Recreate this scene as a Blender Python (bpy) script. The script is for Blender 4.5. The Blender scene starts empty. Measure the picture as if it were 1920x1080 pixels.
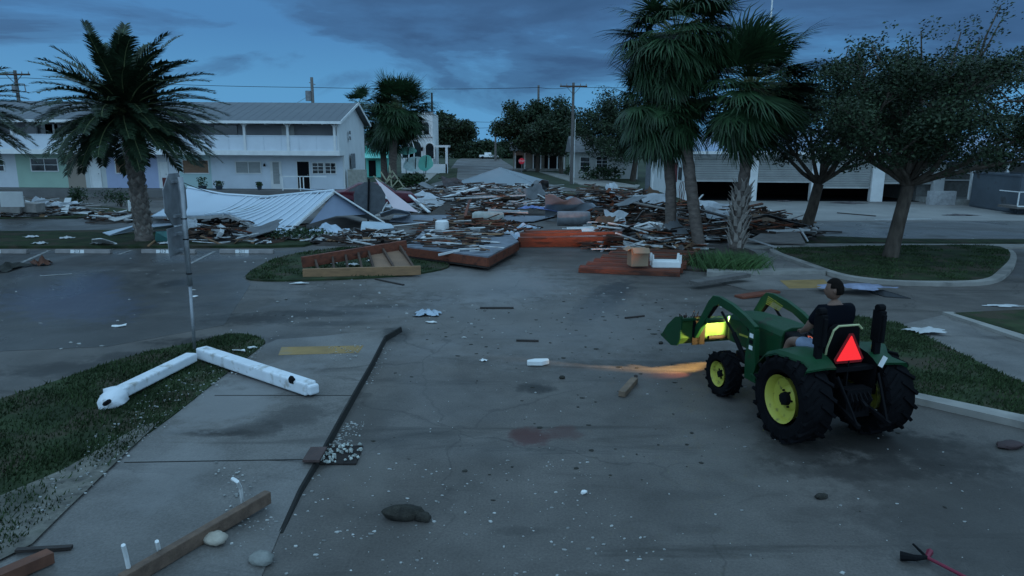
import bpy, bmesh, math, random
from mathutils import Vector, Matrix, Euler
R = math.radians; V = Vector
rnd = random.Random(7)
S = bpy.context.scene; C = S.collection
# ------------------------------------------------------------------ camera
CAM_H, PITCH, ROLL, FPX = 3.7, R(11.65), R(0.35), 1300.0
cd = bpy.data.cameras.new('camera'); cam = bpy.data.objects.new('camera', cd); C.objects.link(cam)
cd.sensor_width = 36; cd.lens = 36*FPX/1920; cd.clip_end = 3000; cd.clip_start = .05
CM = Matrix.Rotation(R(90)-PITCH, 3, 'X') @ Matrix.Rotation(ROLL, 3, 'Z')
cam.matrix_world = Matrix.Translation((0, 0, CAM_H)) @ CM.to_4x4()
S.camera = cam
S.view_settings.view_transform = 'Standard'; S.view_settings.look = 'None'
S.view_settings.exposure = 0; S.view_settings.gamma = 1
S.render.resolution_x = 1024; S.render.resolution_y = 576
# ------------------------------------------------------------------ sky (dusk, broken overcast)
W = bpy.data.worlds.new('World'); S.world = W; W.use_nodes = True
nt = W.node_tree; nt.nodes.clear(); N = nt.nodes.new; Lk = nt.links.new
def ramp(tree, stops, fac=None, interp='LINEAR'):
    r = tree.nodes.new('ShaderNodeValToRGB'); e = r.color_ramp.elements; r.color_ramp.interpolation = interp
    while len(e) > 1: e.remove(e[-1])
    e[0].position = stops[0][0]; c = stops[0][1]; e[0].color = (c, c, c, 1) if isinstance(c, (int, float)) else (*c, 1)
    for p, c in stops[1:]:
        n = e.new(p); n.color = (c, c, c, 1) if isinstance(c, (int, float)) else (*c, 1)
    if fac is not None: tree.links.new(fac, r.inputs[0])
    return r.outputs[0]
def math_n(tree, op, a, b=None):
    m = tree.nodes.new('ShaderNodeMath'); m.operation = op
    for i, x in enumerate((a, b)):
        if x is None: continue
        if isinstance(x, (int, float)): m.inputs[i].default_value = x
        else: tree.links.new(x, m.inputs[i])
    return m.outputs[0]
def mixc(tree, fac, a, b, mode='MIX'):
    m = tree.nodes.new('ShaderNodeMix'); m.data_type = 'RGBA'; m.blend_type = mode
    for s, x in ((m.inputs[0], fac), (m.inputs[6], a), (m.inputs[7], b)):
        if isinstance(x, (int, float)): s.default_value = x
        elif isinstance(x, tuple): s.default_value = (*x, 1)
        else: tree.links.new(x, s)
    return m.outputs[2]
tc = N('ShaderNodeTexCoord'); sep = N('ShaderNodeSeparateXYZ'); Lk(tc.outputs['Generated'], sep.inputs[0])
mp = N('ShaderNodeMapping'); Lk(tc.outputs['Generated'], mp.inputs[0])
mp.inputs['Scale'].default_value = (1.6, 1.6, 6.5); mp.inputs['Location'].default_value = (2.3, .4, .35)
n1 = N('ShaderNodeTexNoise'); Lk(mp.outputs[0], n1.inputs['Vector']); n1.inputs['Scale'].default_value = 1.5
n1.inputs['Detail'].default_value = 7; n1.inputs['Roughness'].default_value = .56; n1.inputs['Distortion'].default_value = .5
bias = math_n(nt, 'MULTIPLY', sep.outputs[2], 1.55)
side = math_n(nt, 'MULTIPLY', sep.outputs[0], .13)
fac = math_n(nt, 'ADD', math_n(nt, 'ADD', n1.outputs[0], bias), side)
cloud = ramp(nt, [(.615, 0), (.68, .45), (.715, .75), (.81, 1)], fac, 'EASE')
base = ramp(nt, [(0, (.105, .325, .60)), (.07, (.095, .31, .575)), (.15, (.070, .225, .475)), (1, (.05, .17, .39))], sep.outputs[2])
clc = ramp(nt, [(.35, (.058, .150, .32)), (.68, (.034, .092, .205))], n1.outputs[0])
vis = mixc(nt, cloud, base, clc)
zen = ramp(nt, [(.24, 0), (.42, 1)], sep.outputs[2], 'EASE')
SKYTOP = (.40, .72, 1.06)
# the brighter, clearing half of the dawn sky lies behind the camera
bk = math_n(nt, 'MULTIPLY', sep.outputs[1], -1)
SKYBACK = mixc(nt, ramp(nt, [(.05, 0), (.6, 1)], bk, 'EASE'), SKYTOP, (.52, .90, 1.32))
zb = math_n(nt, 'MAXIMUM', zen, ramp(nt, [(-.0, 0), (.35, 1)], bk, 'EASE'))
allc = mixc(nt, zb, vis, SKYBACK)
sky = N('ShaderNodeTexSky'); sky.sky_type = 'NISHITA'; sky.sun_disc = False
sky.sun_elevation = R(4); sky.sun_rotation = R(-60)
allc = mixc(nt, .0015, allc, sky.outputs[0], 'ADD')
bg = N('ShaderNodeBackground'); bg.inputs[1].default_value = 1.0; Lk(allc, bg.inputs[0])
out = N('ShaderNodeOutputWorld'); Lk(bg.outputs[0], out.inputs[0])
sd = bpy.data.lights.new('sun', 'SUN'); sd.energy = .12; sd.angle = R(40); sd.color = (.75, .88, 1)
sun = bpy.data.objects.new('sun', sd); C.objects.link(sun); sun.rotation_euler = (R(35), 0, R(-60)); sun.location = (0, 0, 40)
# ------------------------------------------------------------------ helpers
def ray(px, py): return CM @ V(((px-960)/FPX, -(py-540)/FPX, -1))
def P(px, py, z=0.0):
    d = ray(px, py); t = (z-CAM_H)/d.z
    return V((d.x*t, d.y*t, z))
def PY(px, py, Y):
    d = ray(px, py); t = Y/d.y
    return V((d.x*t, Y, CAM_H+d.z*t))
def tag(o, label=None, cat=None, group=None, kind=None):
    if label: o['label'] = label
    if cat: o['category'] = cat
    if group: o['group'] = group
    if kind: o['kind'] = kind
    return o
def thing(name, label, cat, loc=(0, 0, 0), rz=0, group=None):
    o = bpy.data.objects.new(name, None); C.objects.link(o); o.empty_display_size = .3
    o.location = loc; o.rotation_euler = (0, 0, rz)
    return tag(o, label, cat, group)
class MB:
    def __init__(s): s.v = []; s.f = []
    def add(s, vs, fs):
        b = len(s.v); s.v += [V(x) for x in vs]; s.f += [tuple(i+b for i in f) for f in fs]; return s
    def box(s, c, d, rot=None):
        hx, hy, hz = d[0]/2, d[1]/2, d[2]/2
        vs = [V((x, y, z)) for z in (-hz, hz) for y in (-hy, hy) for x in (-hx, hx)]
        if rot is not None: vs = [rot @ x for x in vs]
        return s.add([x+V(c) for x in vs], [(0, 2, 3, 1), (4, 5, 7, 6), (0, 1, 5, 4), (2, 6, 7, 3), (0, 4, 6, 2), (1, 3, 7, 5)])
    def b2(s, a, b):
        a = V(a); b = V(b); return s.box((a+b)/2, (abs(b.x-a.x), abs(b.y-a.y), abs(b.z-a.z)))
    def bar(s, p0, p1, w, h, up=(0, 0, 1)):
        p0 = V(p0); p1 = V(p1); d = (p1-p0); L = d.length
        if L < 1e-5: return s
        d.normalize(); u = V(up)
        if abs(d.dot(u)) > .99: u = V((1, 0, 0))
        x = d.cross(u).normalized(); z = x.cross(d)
        return s.box((p0+p1)/2, (w, L, h), Matrix((x, d, z)).transposed())
    def tube(s, pts, rad, n=8, cap=True):
        pts = [V(p) for p in pts]
        if isinstance(rad, (int, float)): rad = [rad]*len(pts)
        vs = []; fs = []; px = None
        for i, p in enumerate(pts):
            d = (pts[min(i+1, len(pts)-1)]-pts[max(i-1, 0)])
            d = d.normalized() if d.length > 1e-6 else V((0, 0, 1))
            if px is None: px = d.orthogonal().normalized()
            else: px = (px-d*px.dot(d)); px = px.normalized() if px.length > 1e-5 else d.orthogonal().normalized()
            py = d.cross(px)
            for k in range(n):
                a = 2*math.pi*k/n; vs.append(p+(px*math.cos(a)+py*math.sin(a))*rad[i])
        for i in range(len(pts)-1):
            for k in range(n):
                a = i*n+k; b = i*n+(k+1) % n; fs.append((a, b, b+n, a+n))
        if cap: fs.append(tuple(range(n-1, -1, -1))); fs.append(tuple(range((len(pts)-1)*n, len(pts)*n)))
        return s.add(vs, fs)
    def prism(s, pts, z0, z1):
        """polygon (list of xy) extruded z0..z1"""
        n = len(pts); a = sum(pts[i][0]*pts[(i+1) % n][1]-pts[(i+1) % n][0]*pts[i][1] for i in range(n))
        if a < 0: pts = pts[::-1]
        vs = [V((p[0], p[1], z0)) for p in pts]+[V((p[0], p[1], z1)) for p in pts]
        fs = [tuple(range(n-1, -1, -1)), tuple(range(n, 2*n))]+[(i, (i+1) % n, (i+1) % n+n, i+n) for i in range(n)]
        return s.add(vs, fs)
    def sheet(s, pts, thick, nrm=None):
        """thick panel from 3D polygon"""
        pts = [V(p) for p in pts]; n = len(pts)
        if nrm is None:
            nrm = V((0, 0, 0))
            for i in range(n): nrm += pts[i].cross(pts[(i+1) % n])
            nrm.normalize()
        nrm = V(nrm)
        vs = pts+[p-nrm*thick for p in pts]
        return s.add(vs, [tuple(range(n)), tuple(range(2*n-1, n-1, -1))]+[(i, i+n, (i+1) % n+n, (i+1) % n) for i in range(n)])
    def extr(s, prof, x0, x1):
        """profile in YZ extruded along X"""
        n = len(prof)
        vs = [V((x0, p[0], p[1])) for p in prof]+[V((x1, p[0], p[1])) for p in prof]
        return s.add(vs, [tuple(range(n-1, -1, -1)), tuple(range(n, 2*n))]+[(i, (i+1) % n, (i+1) % n+n, i+n) for i in range(n)])
    def lathe(s, prof, c=(0, 0, 0), n=24, axis='Z', a0=0, a1=2*math.pi):
        """prof: (r, h) list"""
        full = abs(a1-a0-2*math.pi) < 1e-4; m = n if full else n+1; vs = []; fs = []
        for r, h in prof:
            for k in range(m):
                a = a0+(a1-a0)*k/n; x, y = r*math.cos(a), r*math.sin(a)
                vs.append(V(c)+(V((x, y, h)) if axis == 'Z' else V((h, x, y)) if axis == 'X' else V((x, h, y))))
        for i in range(len(prof)-1):
            for k in range(n):
                a = i*m+k; b = i*m+((k+1) % m); fs.append((a, b, b+m, a+m))
        return s.add(vs, fs)
    def ball(s, c, r, n=10, m=7, jit=0, rg=rnd):
        if isinstance(r, (int, float)): r = (r, r, r)
        vs = []; fs = []
        for i in range(m+1):
            t = math.pi*i/m
            for k in range(n):
                a = 2*math.pi*k/n; j = 1+(rg.uniform(-jit, jit) if 0 < i < m else 0)
                vs.append(V(c)+V((r[0]*math.sin(t)*math.cos(a)*j, r[1]*math.sin(t)*math.sin(a)*j, r[2]*math.cos(t)*j)))
        for i in range(m):
            for k in range(n):
                a = i*n+k; b = i*n+(k+1) % n; fs.append((a, a+n, b+n, b))
        return s.add(vs, fs)
    def build(s, name, m, parent=None, loc=None, rz=0, w=False, smooth=False, bevel=0, auto=None):
        """w=True: the coordinates are world ones; re-centre on the parent (unrotated) or on the base centre"""
        vs = s.v
        if w:
            if parent is not None: o_ = V(parent.location)
            else:
                xs = [v.x for v in vs]; ys = [v.y for v in vs]; o_ = V(((min(xs)+max(xs))/2, (min(ys)+max(ys))/2, min(v.z for v in vs)))
                loc = o_
            vs = [v-o_ for v in vs]
        me = bpy.data.meshes.new(name); me.from_pydata([tuple(v) for v in vs], [], s.f); me.update()
        o = bpy.data.objects.new(name, me); C.objects.link(o)
        if m: me.materials.append(m)
        if smooth: me.polygons.foreach_set('use_smooth', [True]*len(me.polygons))
        if auto:
            try: me.set_sharp_from_angle(angle=R(auto)); me.polygons.foreach_set('use_smooth', [True]*len(me.polygons))
            except Exception: pass
        if bevel:
            b = o.modifiers.new('bevel', 'BEVEL'); b.width = bevel; b.segments = 2; b.limit_method = 'ANGLE'; b.angle_limit = R(40)
        if parent is not None: o.parent = parent
        if loc is not None: o.location = loc
        if rz: o.rotation_euler = (0, 0, rz)
        return o
def curve_surf(top, bot, nu, nv, bulge=None):
    """grid of points between two polylines"""
    def samp(pl, t):
        ls = [(pl[i+1]-pl[i]).length for i in range(len(pl)-1)]; T = sum(ls)*t
        for i, l in enumerate(ls):
            if T <= l or i == len(ls)-1: return pl[i].lerp(pl[i+1], min(1, T/l if l else 0))
            T -= l
    g = []
    for i in range(nu+1):
        a = samp(top, i/nu); b = samp(bot, i/nu); row = []
        for j in range(nv+1):
            p = a.lerp(b, j/nv)
            if bulge: p = p+bulge(i/nu, j/nv)
            row.append(p)
        g.append(row)
    return g
def grid_mb(g, thick=.03):
    m = MB(); nu = len(g); nv = len(g[0]); vs = [p for r_ in g for p in r_]; k = len(vs)
    vs2 = vs+[p-V((0, 0, thick)) for p in vs]; fs = []
    for i in range(nu-1):
        for j in range(nv-1):
            a = i*nv+j; b = a+1; c = a+nv+1; d = a+nv
            fs.append((a, b, c, d)); fs.append((d+k, c+k, b+k, a+k))
    for i in range(nu-1):
        for j in (0, nv-1):
            a = i*nv+j; d = a+nv; fs.append((a, d, d+k, a+k))
    for j in range(nv-1):
        for i in (0, nu-1):
            a = i*nv+j; fs.append((a, a+1, a+1+k, a+k))
    return m.add(vs2, fs)
# ------------------------------------------------------------------ materials
MATS = {}
def mat(name, col, rough=.75, var=.25, scale=4, bump=.15, metal=0, island=0, obj=0, detail=5, bscale=None, stain=None, emit=None, estr=1, stretch=None, spec=.35):
    if name in MATS: return MATS[name]
    m = bpy.data.materials.new(name); m.use_nodes = True; t = m.node_tree; b = t.nodes['Principled BSDF']
    tc = t.nodes.new('ShaderNodeTexCoord'); vec = tc.outputs['Object']
    if stretch:
        mp = t.nodes.new('ShaderNodeMapping'); mp.inputs['Scale'].default_value = stretch; t.links.new(vec, mp.inputs[0]); vec = mp.outputs[0]
    n = t.nodes.new('ShaderNodeTexNoise'); n.inputs['Scale'].default_value = scale; n.inputs['Detail'].default_value = detail
    n.inputs['Roughness'].default_value = .6; t.links.new(vec, n.inputs['Vector'])
    lo = tuple(c*(1-var) for c in col); hi = tuple(min(1, c*(1+var)) for c in col)
    c = ramp(t, [(.32, lo), (.68, hi)], n.outputs[0])
    if stain:   # (colour, threshold, scale)
        n2 = t.nodes.new('ShaderNodeTexNoise'); n2.inputs['Scale'].default_value = stain[2]; n2.inputs['Detail'].default_value = 6
        t.links.new(vec, n2.inputs['Vector'])
        c = mixc(t, ramp(t, [(stain[1], 0), (stain[1]+.12, .85)], n2.outputs[0]), c, stain[0])
    if island:
        g = t.nodes.new('ShaderNodeNewGeometry')
        c = mixc(t, 1.0, c, ramp(t, [(0, 1-island), (1, 1+island*.6)], g.outputs['Random Per Island']), 'MULTIPLY')
    if obj:
        g = t.nodes.new('ShaderNodeObjectInfo')
        c = mixc(t, 1.0, c, ramp(t, [(0, 1-obj), (1, 1)], g.outputs['Random']), 'MULTIPLY')
    t.links.new(c, b.inputs['Base Color'])
    rr = ramp(t, [(.3, max(.03, rough-.1)), (.7, min(1, rough+.1))], n.outputs[0]); t.links.new(rr, b.inputs['Roughness'])
    b.inputs['Metallic'].default_value = metal; b.inputs['Specular IOR Level'].default_value = spec
    if bump:
        nb = t.nodes.new('ShaderNodeTexNoise'); nb.inputs['Scale'].default_value = bscale or scale*6; nb.inputs['Detail'].default_value = 4
        t.links.new(vec, nb.inputs['Vector'])
        bp = t.nodes.new('ShaderNodeBump'); bp.inputs['Strength'].default_value = bump; bp.inputs['Distance'].default_value = .02
        t.links.new(nb.outputs[0], bp.inputs['Height']); t.links.new(bp.outputs[0], b.inputs['Normal'])
    if emit: b.inputs['Emission Color'].default_value = (*emit, 1); b.inputs['Emission Strength'].default_value = estr
    MATS[name] = m; return m
STAINS = []   # (world centre, half sizes, angle, colour, strength) of mud, rust, damp and plain darkening on the ground
def ray0(px, py): return CM @ V(((px-960)/FPX, -(py-540)/FPX, -1))
def P0(px, py):
    d = ray0(px, py); t = -CAM_H/d.z
    return V((d.x*t, d.y*t, 0))
def stain(px, py, rx, ry, ang, col, k):
    c = P0(px, py); a = P0(px+rx, py); b = P0(px, py-ry); STAINS.append((c, (a-c).length, (b-c).length, ang, col, k))
MUD_DARK = (.026, .023, .020); PALE = (.205, .195, .185); RUST = (.072, .034, .030); DAMP = (.040, .038, .037); FILM = (.058, .064, .088)
for q in ((470, 598, 90, 9, .05, MUD_DARK, .8), (590, 588, 110, 6, .05, MUD_DARK, .75), (400, 640, 110, 9, .12, MUD_DARK, .8), (620, 607, 80, 5, .05, MUD_DARK, .6), (140, 692, 120, 12, .1, MUD_DARK, .7), (720, 575, 90, 5, .02, MUD_DARK, .6), (520, 575, 130, 14, .03, MUD_DARK, .45),
        (322, 532, 26, 6, 0, MUD_DARK, .8), (1004, 728, 32, 9, 0, MUD_DARK, .8), (745, 628, 26, 15, 0, MUD_DARK, .85), (250, 668, 80, 8, .1, MUD_DARK, .7), (30, 560, 90, 40, 0, MUD_DARK, .5), (640, 548, 70, 12, 0, MUD_DARK, .3), (960, 545, 60, 8, 0, MUD_DARK, .5), (1010, 560, 40, 10, 0, MUD_DARK, .45), (890, 550, 40, 6, 0, MUD_DARK, .4),
        (992, 818, 40, 16, 0, RUST, .95), (1055, 812, 36, 13, 0, RUST, .55), (985, 995, 45, 9, 0, MUD_DARK, .3), (1300, 990, 40, 10, 0, MUD_DARK, .25), (400, 825, 70, 7, 0, MUD_DARK, .7), (690, 780, 60, 30, 0, MUD_DARK, .3), (1540, 960, 60, 10, 0, MUD_DARK, .2), (1280, 930, 80, 10, .1, MUD_DARK, .2),
        (1138, 556, 38, 34, -.35, DAMP, .95), (600, 510, 60, 20, 0, MUD_DARK, .5), (820, 555, 50, 20, 0, DAMP, .5), (1750, 850, 140, 30, 0, MUD_DARK, .5), (1650, 830, 120, 26, 0, MUD_DARK, .75), (1500, 850, 80, 20, 0, MUD_DARK, .5), (1900, 1000, 240, 140, 0, MUD_DARK, .45), (1640, 880, 200, 14, .05, MUD_DARK, .5),  # ellipses at the tractor wheels and lower right simply darken the road
        (130, 566, 90, 32, .9, FILM, .7), (165, 535, 50, 20, .5, FILM, .65), (900, 530, 170, 30, 0, PALE, .4), (1000, 600, 300, 50, 0, PALE, .25), (420, 770, 90, 40, 0, PALE, .6), (520, 720, 80, 26, 0, PALE, .5), (330, 900, 60, 50, 0, PALE, .3), (600, 640, 40, 8, 0, PALE, .3), (1450, 640, 90, 30, 0, PALE, .2),
        (480, 820, 50, 14, 0, MUD_DARK, .5), (560, 790, 60, 20, 0, MUD_DARK, .45), (1480, 800, 60, 40, 0, MUD_DARK, .4)): stain(*q)
def road_mat(name, a, b_, wet=(.46, .82), streak=(.032, .028, .023)):
    m = bpy.data.materials.new(name); m.use_nodes = True; t = m.node_tree; b = t.nodes['Principled BSDF']
    tc = t.nodes.new('ShaderNodeTexCoord'); vec = tc.outputs['Object']
    def noise(sc, det=6, ro=.6, v=vec, dist=0):
        n = t.nodes.new('ShaderNodeTexNoise'); n.inputs['Scale'].default_value = sc; n.inputs['Detail'].default_value = det
        n.inputs['Roughness'].default_value = ro; n.inputs['Distortion'].default_value = dist; t.links.new(v, n.inputs['Vector']); return n.outputs[0]
    big = noise(.16, 5, .5, dist=.6); mid = noise(1.1, 7, .62); fine = noise(38, 3, .7)
    c = mixc(t, ramp(t, [(.35, 0), (.65, 1)], big), a, b_)
    c = mixc(t, 1, c, ramp(t, [(.3, .72), (.7, 1.2)], mid), 'MULTIPLY')
    c = mixc(t, 1, c, ramp(t, [(.3, .74), (.7, 1.2)], fine), 'MULTIPLY')
    mp = t.nodes.new('ShaderNodeMapping'); mp.inputs['Scale'].default_value = (.18, 1.3, 1); mp.inputs['Rotation'].default_value = (0, 0, .12); t.links.new(vec, mp.inputs[0])
    st = noise(.9, 8, .68, mp.outputs[0], .8)
    c = mixc(t, ramp(t, [(.56, 0), (.66, .6)], st), c, streak)
    # sandy silt left by the flood
    sl = noise(.42, 6, .6, dist=1.2)
    c = mixc(t, ramp(t, [(.56, 0), (.72, .45)], sl), c, (.15, .135, .118))
    wob = t.nodes.new('ShaderNodeTexNoise'); wob.inputs['Scale'].default_value = 3.2; wob.inputs['Detail'].default_value = 6; wob.inputs['Roughness'].default_value = .72; t.links.new(vec, wob.inputs['Vector'])
    wsub = math_n(t, 'MULTIPLY', math_n(t, 'SUBTRACT', wob.outputs[0], .5), 2.1)
    for cc, rx, ry, an, col, k in STAINS:
        m1 = t.nodes.new('ShaderNodeMapping'); m1.vector_type = 'TEXTURE'; m1.inputs['Location'].default_value = (cc.x, cc.y, 0); m1.inputs['Rotation'].default_value = (0, 0, an); m1.inputs['Scale'].default_value = (rx*1.25, ry*1.25, 50)
        t.links.new(vec, m1.inputs[0]); ln = t.nodes.new('ShaderNodeVectorMath'); ln.operation = 'LENGTH'; t.links.new(m1.outputs[0], ln.inputs[0])
        c = mixc(t, ramp(t, [(.45, min(1, k*1.15)), (.7, k*.8), (1.05, 0)], math_n(t, 'ADD', ln.outputs['Value'], wsub)), c, col)
    vo = t.nodes.new('ShaderNodeTexVoronoi'); vo.feature = 'DISTANCE_TO_EDGE'; vo.inputs['Scale'].default_value = .33; wv = t.nodes.new('ShaderNodeVectorMath'); wv.operation = 'MULTIPLY_ADD'
    wn = t.nodes.new('ShaderNodeTexNoise'); wn.inputs['Scale'].default_value = 1.2; wn.inputs['Detail'].default_value = 5; t.links.new(vec, wn.inputs['Vector']); t.links.new(wn.outputs['Color'], wv.inputs[0]); wv.inputs[1].default_value = (1.1, 1.1, 0); t.links.new(vec, wv.inputs[2]); t.links.new(wv.outputs[0], vo.inputs['Vector'])
    crk = math_n(t, 'MULTIPLY', ramp(t, [(0, .45), (.004, .2), (.007, 0)], vo.outputs['Distance']), ramp(t, [(.44, 0), (.56, 1)], big))
    c = mixc(t, crk, c, (.018, .016, .014))
    t.links.new(c, b.inputs['Base Color'])
    wetn = ramp(t, [(.38, wet[0]), (.62, wet[1])], noise(.3, 4, .5, dist=.8)); t.links.new(wetn, b.inputs['Roughness'])
    b.inputs['Specular IOR Level'].default_value = .26
    bp = t.nodes.new('ShaderNodeBump'); bp.inputs['Strength'].default_value = .5; bp.inputs['Distance'].default_value = .01
    t.links.new(fine, bp.inputs['Height']); t.links.new(bp.outputs[0], b.inputs['Normal'])
    MATS[name] = m; return m
ASPH = road_mat('worn_asphalt', (.086, .076, .067), (.118, .104, .092))
ASPH2 = road_mat('dark_asphalt', (.050, .046, .042), (.072, .066, .060), (.25, .6))
CONC = road_mat('stained_concrete', (.115, .105, .095), (.18, .165, .15), (.4, .85), (.06, .053, .047))
CONC2 = mat('pale_concrete', (.25, .235, .21), .85, .25, 1.2, .2, stain=((.12, .11, .1), .58, .8), bscale=30)
DRIVE = mat('driveway_concrete', (.20, .19, .175), .75, .2, .5, .15, stain=((.12, .12, .115), .60, .35), bscale=20)
GRASS = mat('lawn', (.030, .042, .020), .95, .5, 1.4, .6, stain=((.060, .048, .034), .50, 1.1), bscale=40, spec=.1)
BLADE = mat('grass_blade', (.034, .055, .022), .8, .35, 2, 0, island=.5, spec=.15)
TURF = mat('far_ground', (.045, .055, .035), .95, .4, .08, .3, bscale=3, spec=.1)
WHITE = mat('white_paint', (.68, .68, .66), .6, .08, 2, .05, stain=((.4, .38, .34), .66, 1.5))
STUCCO = mat('white_stucco', (.62, .63, .62), .85, .06, 1.2, .15, bscale=40, stain=((.45, .44, .4), .66, .5))
SHUTW = mat('shutter_white', (.42, .42, .4), .6, .15, 1, .05)
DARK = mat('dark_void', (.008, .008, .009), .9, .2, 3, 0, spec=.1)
GLASS = mat('window_glass', (.012, .015, .018), .12, .2, .7, 0, spec=.6)
STEEL = mat('galvanised_steel', (.30, .31, .32), .5, .2, 6, .05, metal=.6)
STEELD = mat('weathered_sign_back', (.20, .205, .21), .55, .25, 5, .08, metal=.4)
BARK = mat('bark', (.075, .06, .048), .95, .4, 6, .8, bscale=14, stretch=(1, 1, .35), spec=.1)
PALMT = mat('palm_trunk', (.13, .105, .09), .95, .35, 4, .8, bscale=16, stretch=(1, 1, 2.2), spec=.1)
PALMB = mat('palm_boot', (.27, .235, .205), .9, .35, 4, .3, island=.35, spec=.15)
FAN = mat('sabal_leaf', (.022, .052, .020), .55, .35, 1.5, 0, island=.45, spec=.3)
FEA = mat('date_palm_leaf', (.020, .038, .018), .55, .35, 1.5, 0, island=.45, spec=.3)
LEAF = mat('oak_leaf', (.026, .044, .020), .6, .4, .8, 0, island=.55, spec=.25)
LEAF2 = mat('shrub_leaf', (.028, .055, .022), .6, .4, .8, 0, island=.5, spec=.25)
PETI = mat('leaf_stalk', (.14, .16, .07), .6, .2, 4, 0)
WD_BR = mat('brown_wood', (.085, .052, .036), .85, .35, 3, .3, obj=.45, stretch=(1, 5, 5))
WD_RED = mat('red_stained_wood', (.17, .048, .024), .7, .3, 3, .3, obj=.35, stretch=(1, 5, 5), stain=((.06, .022, .014), .55, 1.2))
WD_TAN = mat('tan_lumber', (.30, .17, .085), .75, .2, 3, .3, obj=.2, stretch=(1, 5, 5), stain=((.25, .15, .08), .6, 2))
WD_GR = mat('grey_wood', (.20, .18, .165), .9, .3, 3, .3, obj=.45, stretch=(1, 5, 5))
WD_WH = mat('painted_board', (.58, .58, .57), .65, .12, 3, .1, obj=.35, stain=((.25, .2, .15), .6, 1.2))
WD_DK = mat('wet_dark_wood', (.04, .03, .025), .7, .4, 3, .3, obj=.4, stretch=(1, 5, 5))
PLY = mat('plywood', (.20, .12, .075), .8, .25, 1.2, .1, stretch=(1, 1, 4))
# ------------------------------------------------------------------ ground
def flat(name, pts, m, z, thick=None, kind='structure'):
    mb = MB(); mb.prism([(p[0], p[1]) for p in pts], z-(thick if thick else .003), z)
    o = mb.build(name, m); o['kind'] = kind; return o
def pp(px_list, z=0): return [P(x, y, z) for x, y in px_list]
def smooth_poly(pts, it=2):
    for _ in range(it):
        q = []
        for i in range(len(pts)):
            a = V(pts[i]); b = V(pts[(i+1) % len(pts)]); q += [a.lerp(b, .25), a.lerp(b, .75)]
        pts = q
    return pts
mb = MB(); mb.add([(-900, -40, -.03), (900, -40, -.03), (900, 1500, -.03), (-900, 1500, -.03)], [(0, 1, 2, 3)])
mb.build('ground', TURF)['kind'] = 'structure'
SL = -.057                                             # the far street drifts left
flat('road', [(-60, -8), (60, -8), (60, 41.5), (16, 44), (9.5, 48), (5.0, 62), (2.6, 73), (-2.7, 178), (-4, 260), (-15, 260), (-14, 178), (-7.4, 73), (-9, 50), (-60, 47)], ASPH, 0)
flat('cross_street', [P(1296, 417), P(2300, 414), P(2300, 449), P(1560, 446), P(1380, 440)], ASPH2, .004)
flat('driveway', [P(1200, 372), P(1290, 375), P(2100, 372), P(2300, 414), P(1296, 414), P(1215, 400)], DRIVE, .006)
flat('parking_lot', [P(-700, 470), P(640, 470), P(560, 478), P(455, 520), P(470, 533), P(420, 610), P(200, 650), P(-700, 690)], ASPH2, .004)
flat('pavement', [(-9.3-.0, 58), (-7.9, 58), (-11.5, 120), (-12.9, 120)], CONC2, .06, .09)
flat('pavement', [P(1010, 322), P(1040, 325), P(1200, 348), P(1195, 353), P(1090, 347)], CONC2, .06, .09)
flat('lawn', [P(852, 316), P(858, 316), P(856, 335), P(822, 335), P(826, 318)], GRASS, .05, .08)
flat('lawn', [P(1075, 318), P(1200, 340), P(1190, 348), P(1060, 326)], GRASS, .06, .09)
flat('lawn', [P(1045, 360), P(1190, 357), P(1290, 378), P(1280, 396), P(1120, 378), P(1060, 368)], GRASS, .055, .08)
flat('lawn', [P(560, 345), P(800, 342), P(815, 352), P(790, 372), P(640, 378)], GRASS, .05, .08)
# lot in front of the motel and the long verge with the date palm
flat('motel_lot', [P(-700, 405), P(-700, 437), P(330, 437), P(380, 405)], ASPH2, .005)
flat('verge', smooth_poly([P(-700, 439), P(180, 437), P(300, 428), P(520, 430), P(620, 432), P(600, 462), P(480, 466), P(-700, 466)], 1), GRASS, .09, .12)
flat('verge', smooth_poly([P(-700, 388), P(150, 386), P(230, 392), P(260, 404), P(100, 412), P(-700, 412)], 1), GRASS, .07, .1)
GI = smooth_poly([P(562, 474), P(700, 462), P(830, 492), P(850, 502), P(790, 515), P(700, 523), P(560, 528), P(466, 528), P(458, 518), P(500, 492)], 2)
flat('grass_island', GI, GRASS, .05, .07)
# foreground left: raised walk with kerb and the grass strip beside it
WALK = pp([(752, 622), (722, 640), (697, 690), (645, 782), (603, 858), (562, 925), (525, 1000), (470, 1130), (380, 1400), (-500, 1400), (-200, 1170), (0, 1070), (110, 985), (250, 850), (330, 790), (440, 700), (492, 658), (520, 646), (600, 640), (700, 628)])
mb = MB(); n = len(WALK); wz = [.10 if not 4 <= i <= 7 else (.075, .04, .012, .006)[i-4] for i in range(n)]
tops = [V((p.x, p.y, z)) for p, z in zip(WALK, wz)]; midl = [V((p.x-.55*min(1, i/3), p.y, .10)) for i, p in enumerate(WALK[:9])]
vs = tops[:9]+midl; mb.add(vs, [(i, i+9, i+10, i+1) for i in range(8)]+[(i, i+1, i+19, i+18) for i in range(0)])
mb.add(midl+tops[9:]+[tops[0]], [tuple(range(9+n-9+1))[::-1]])
mb.add([V((p.x, p.y, -.02)) for p in WALK[:9]]+tops[:9], [(i, i+1, i+10, i+9) for i in range(8)])
mb.build('walk', CONC)['kind'] = 'structure'
KL = pp([(752, 622), (722, 640), (697, 690), (645, 782), (603, 858), (562, 925), (525, 1000), (470, 1130), (380, 1400)])
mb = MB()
kz = [.112, .112, .112, .108, .09, .06, .02]
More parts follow.
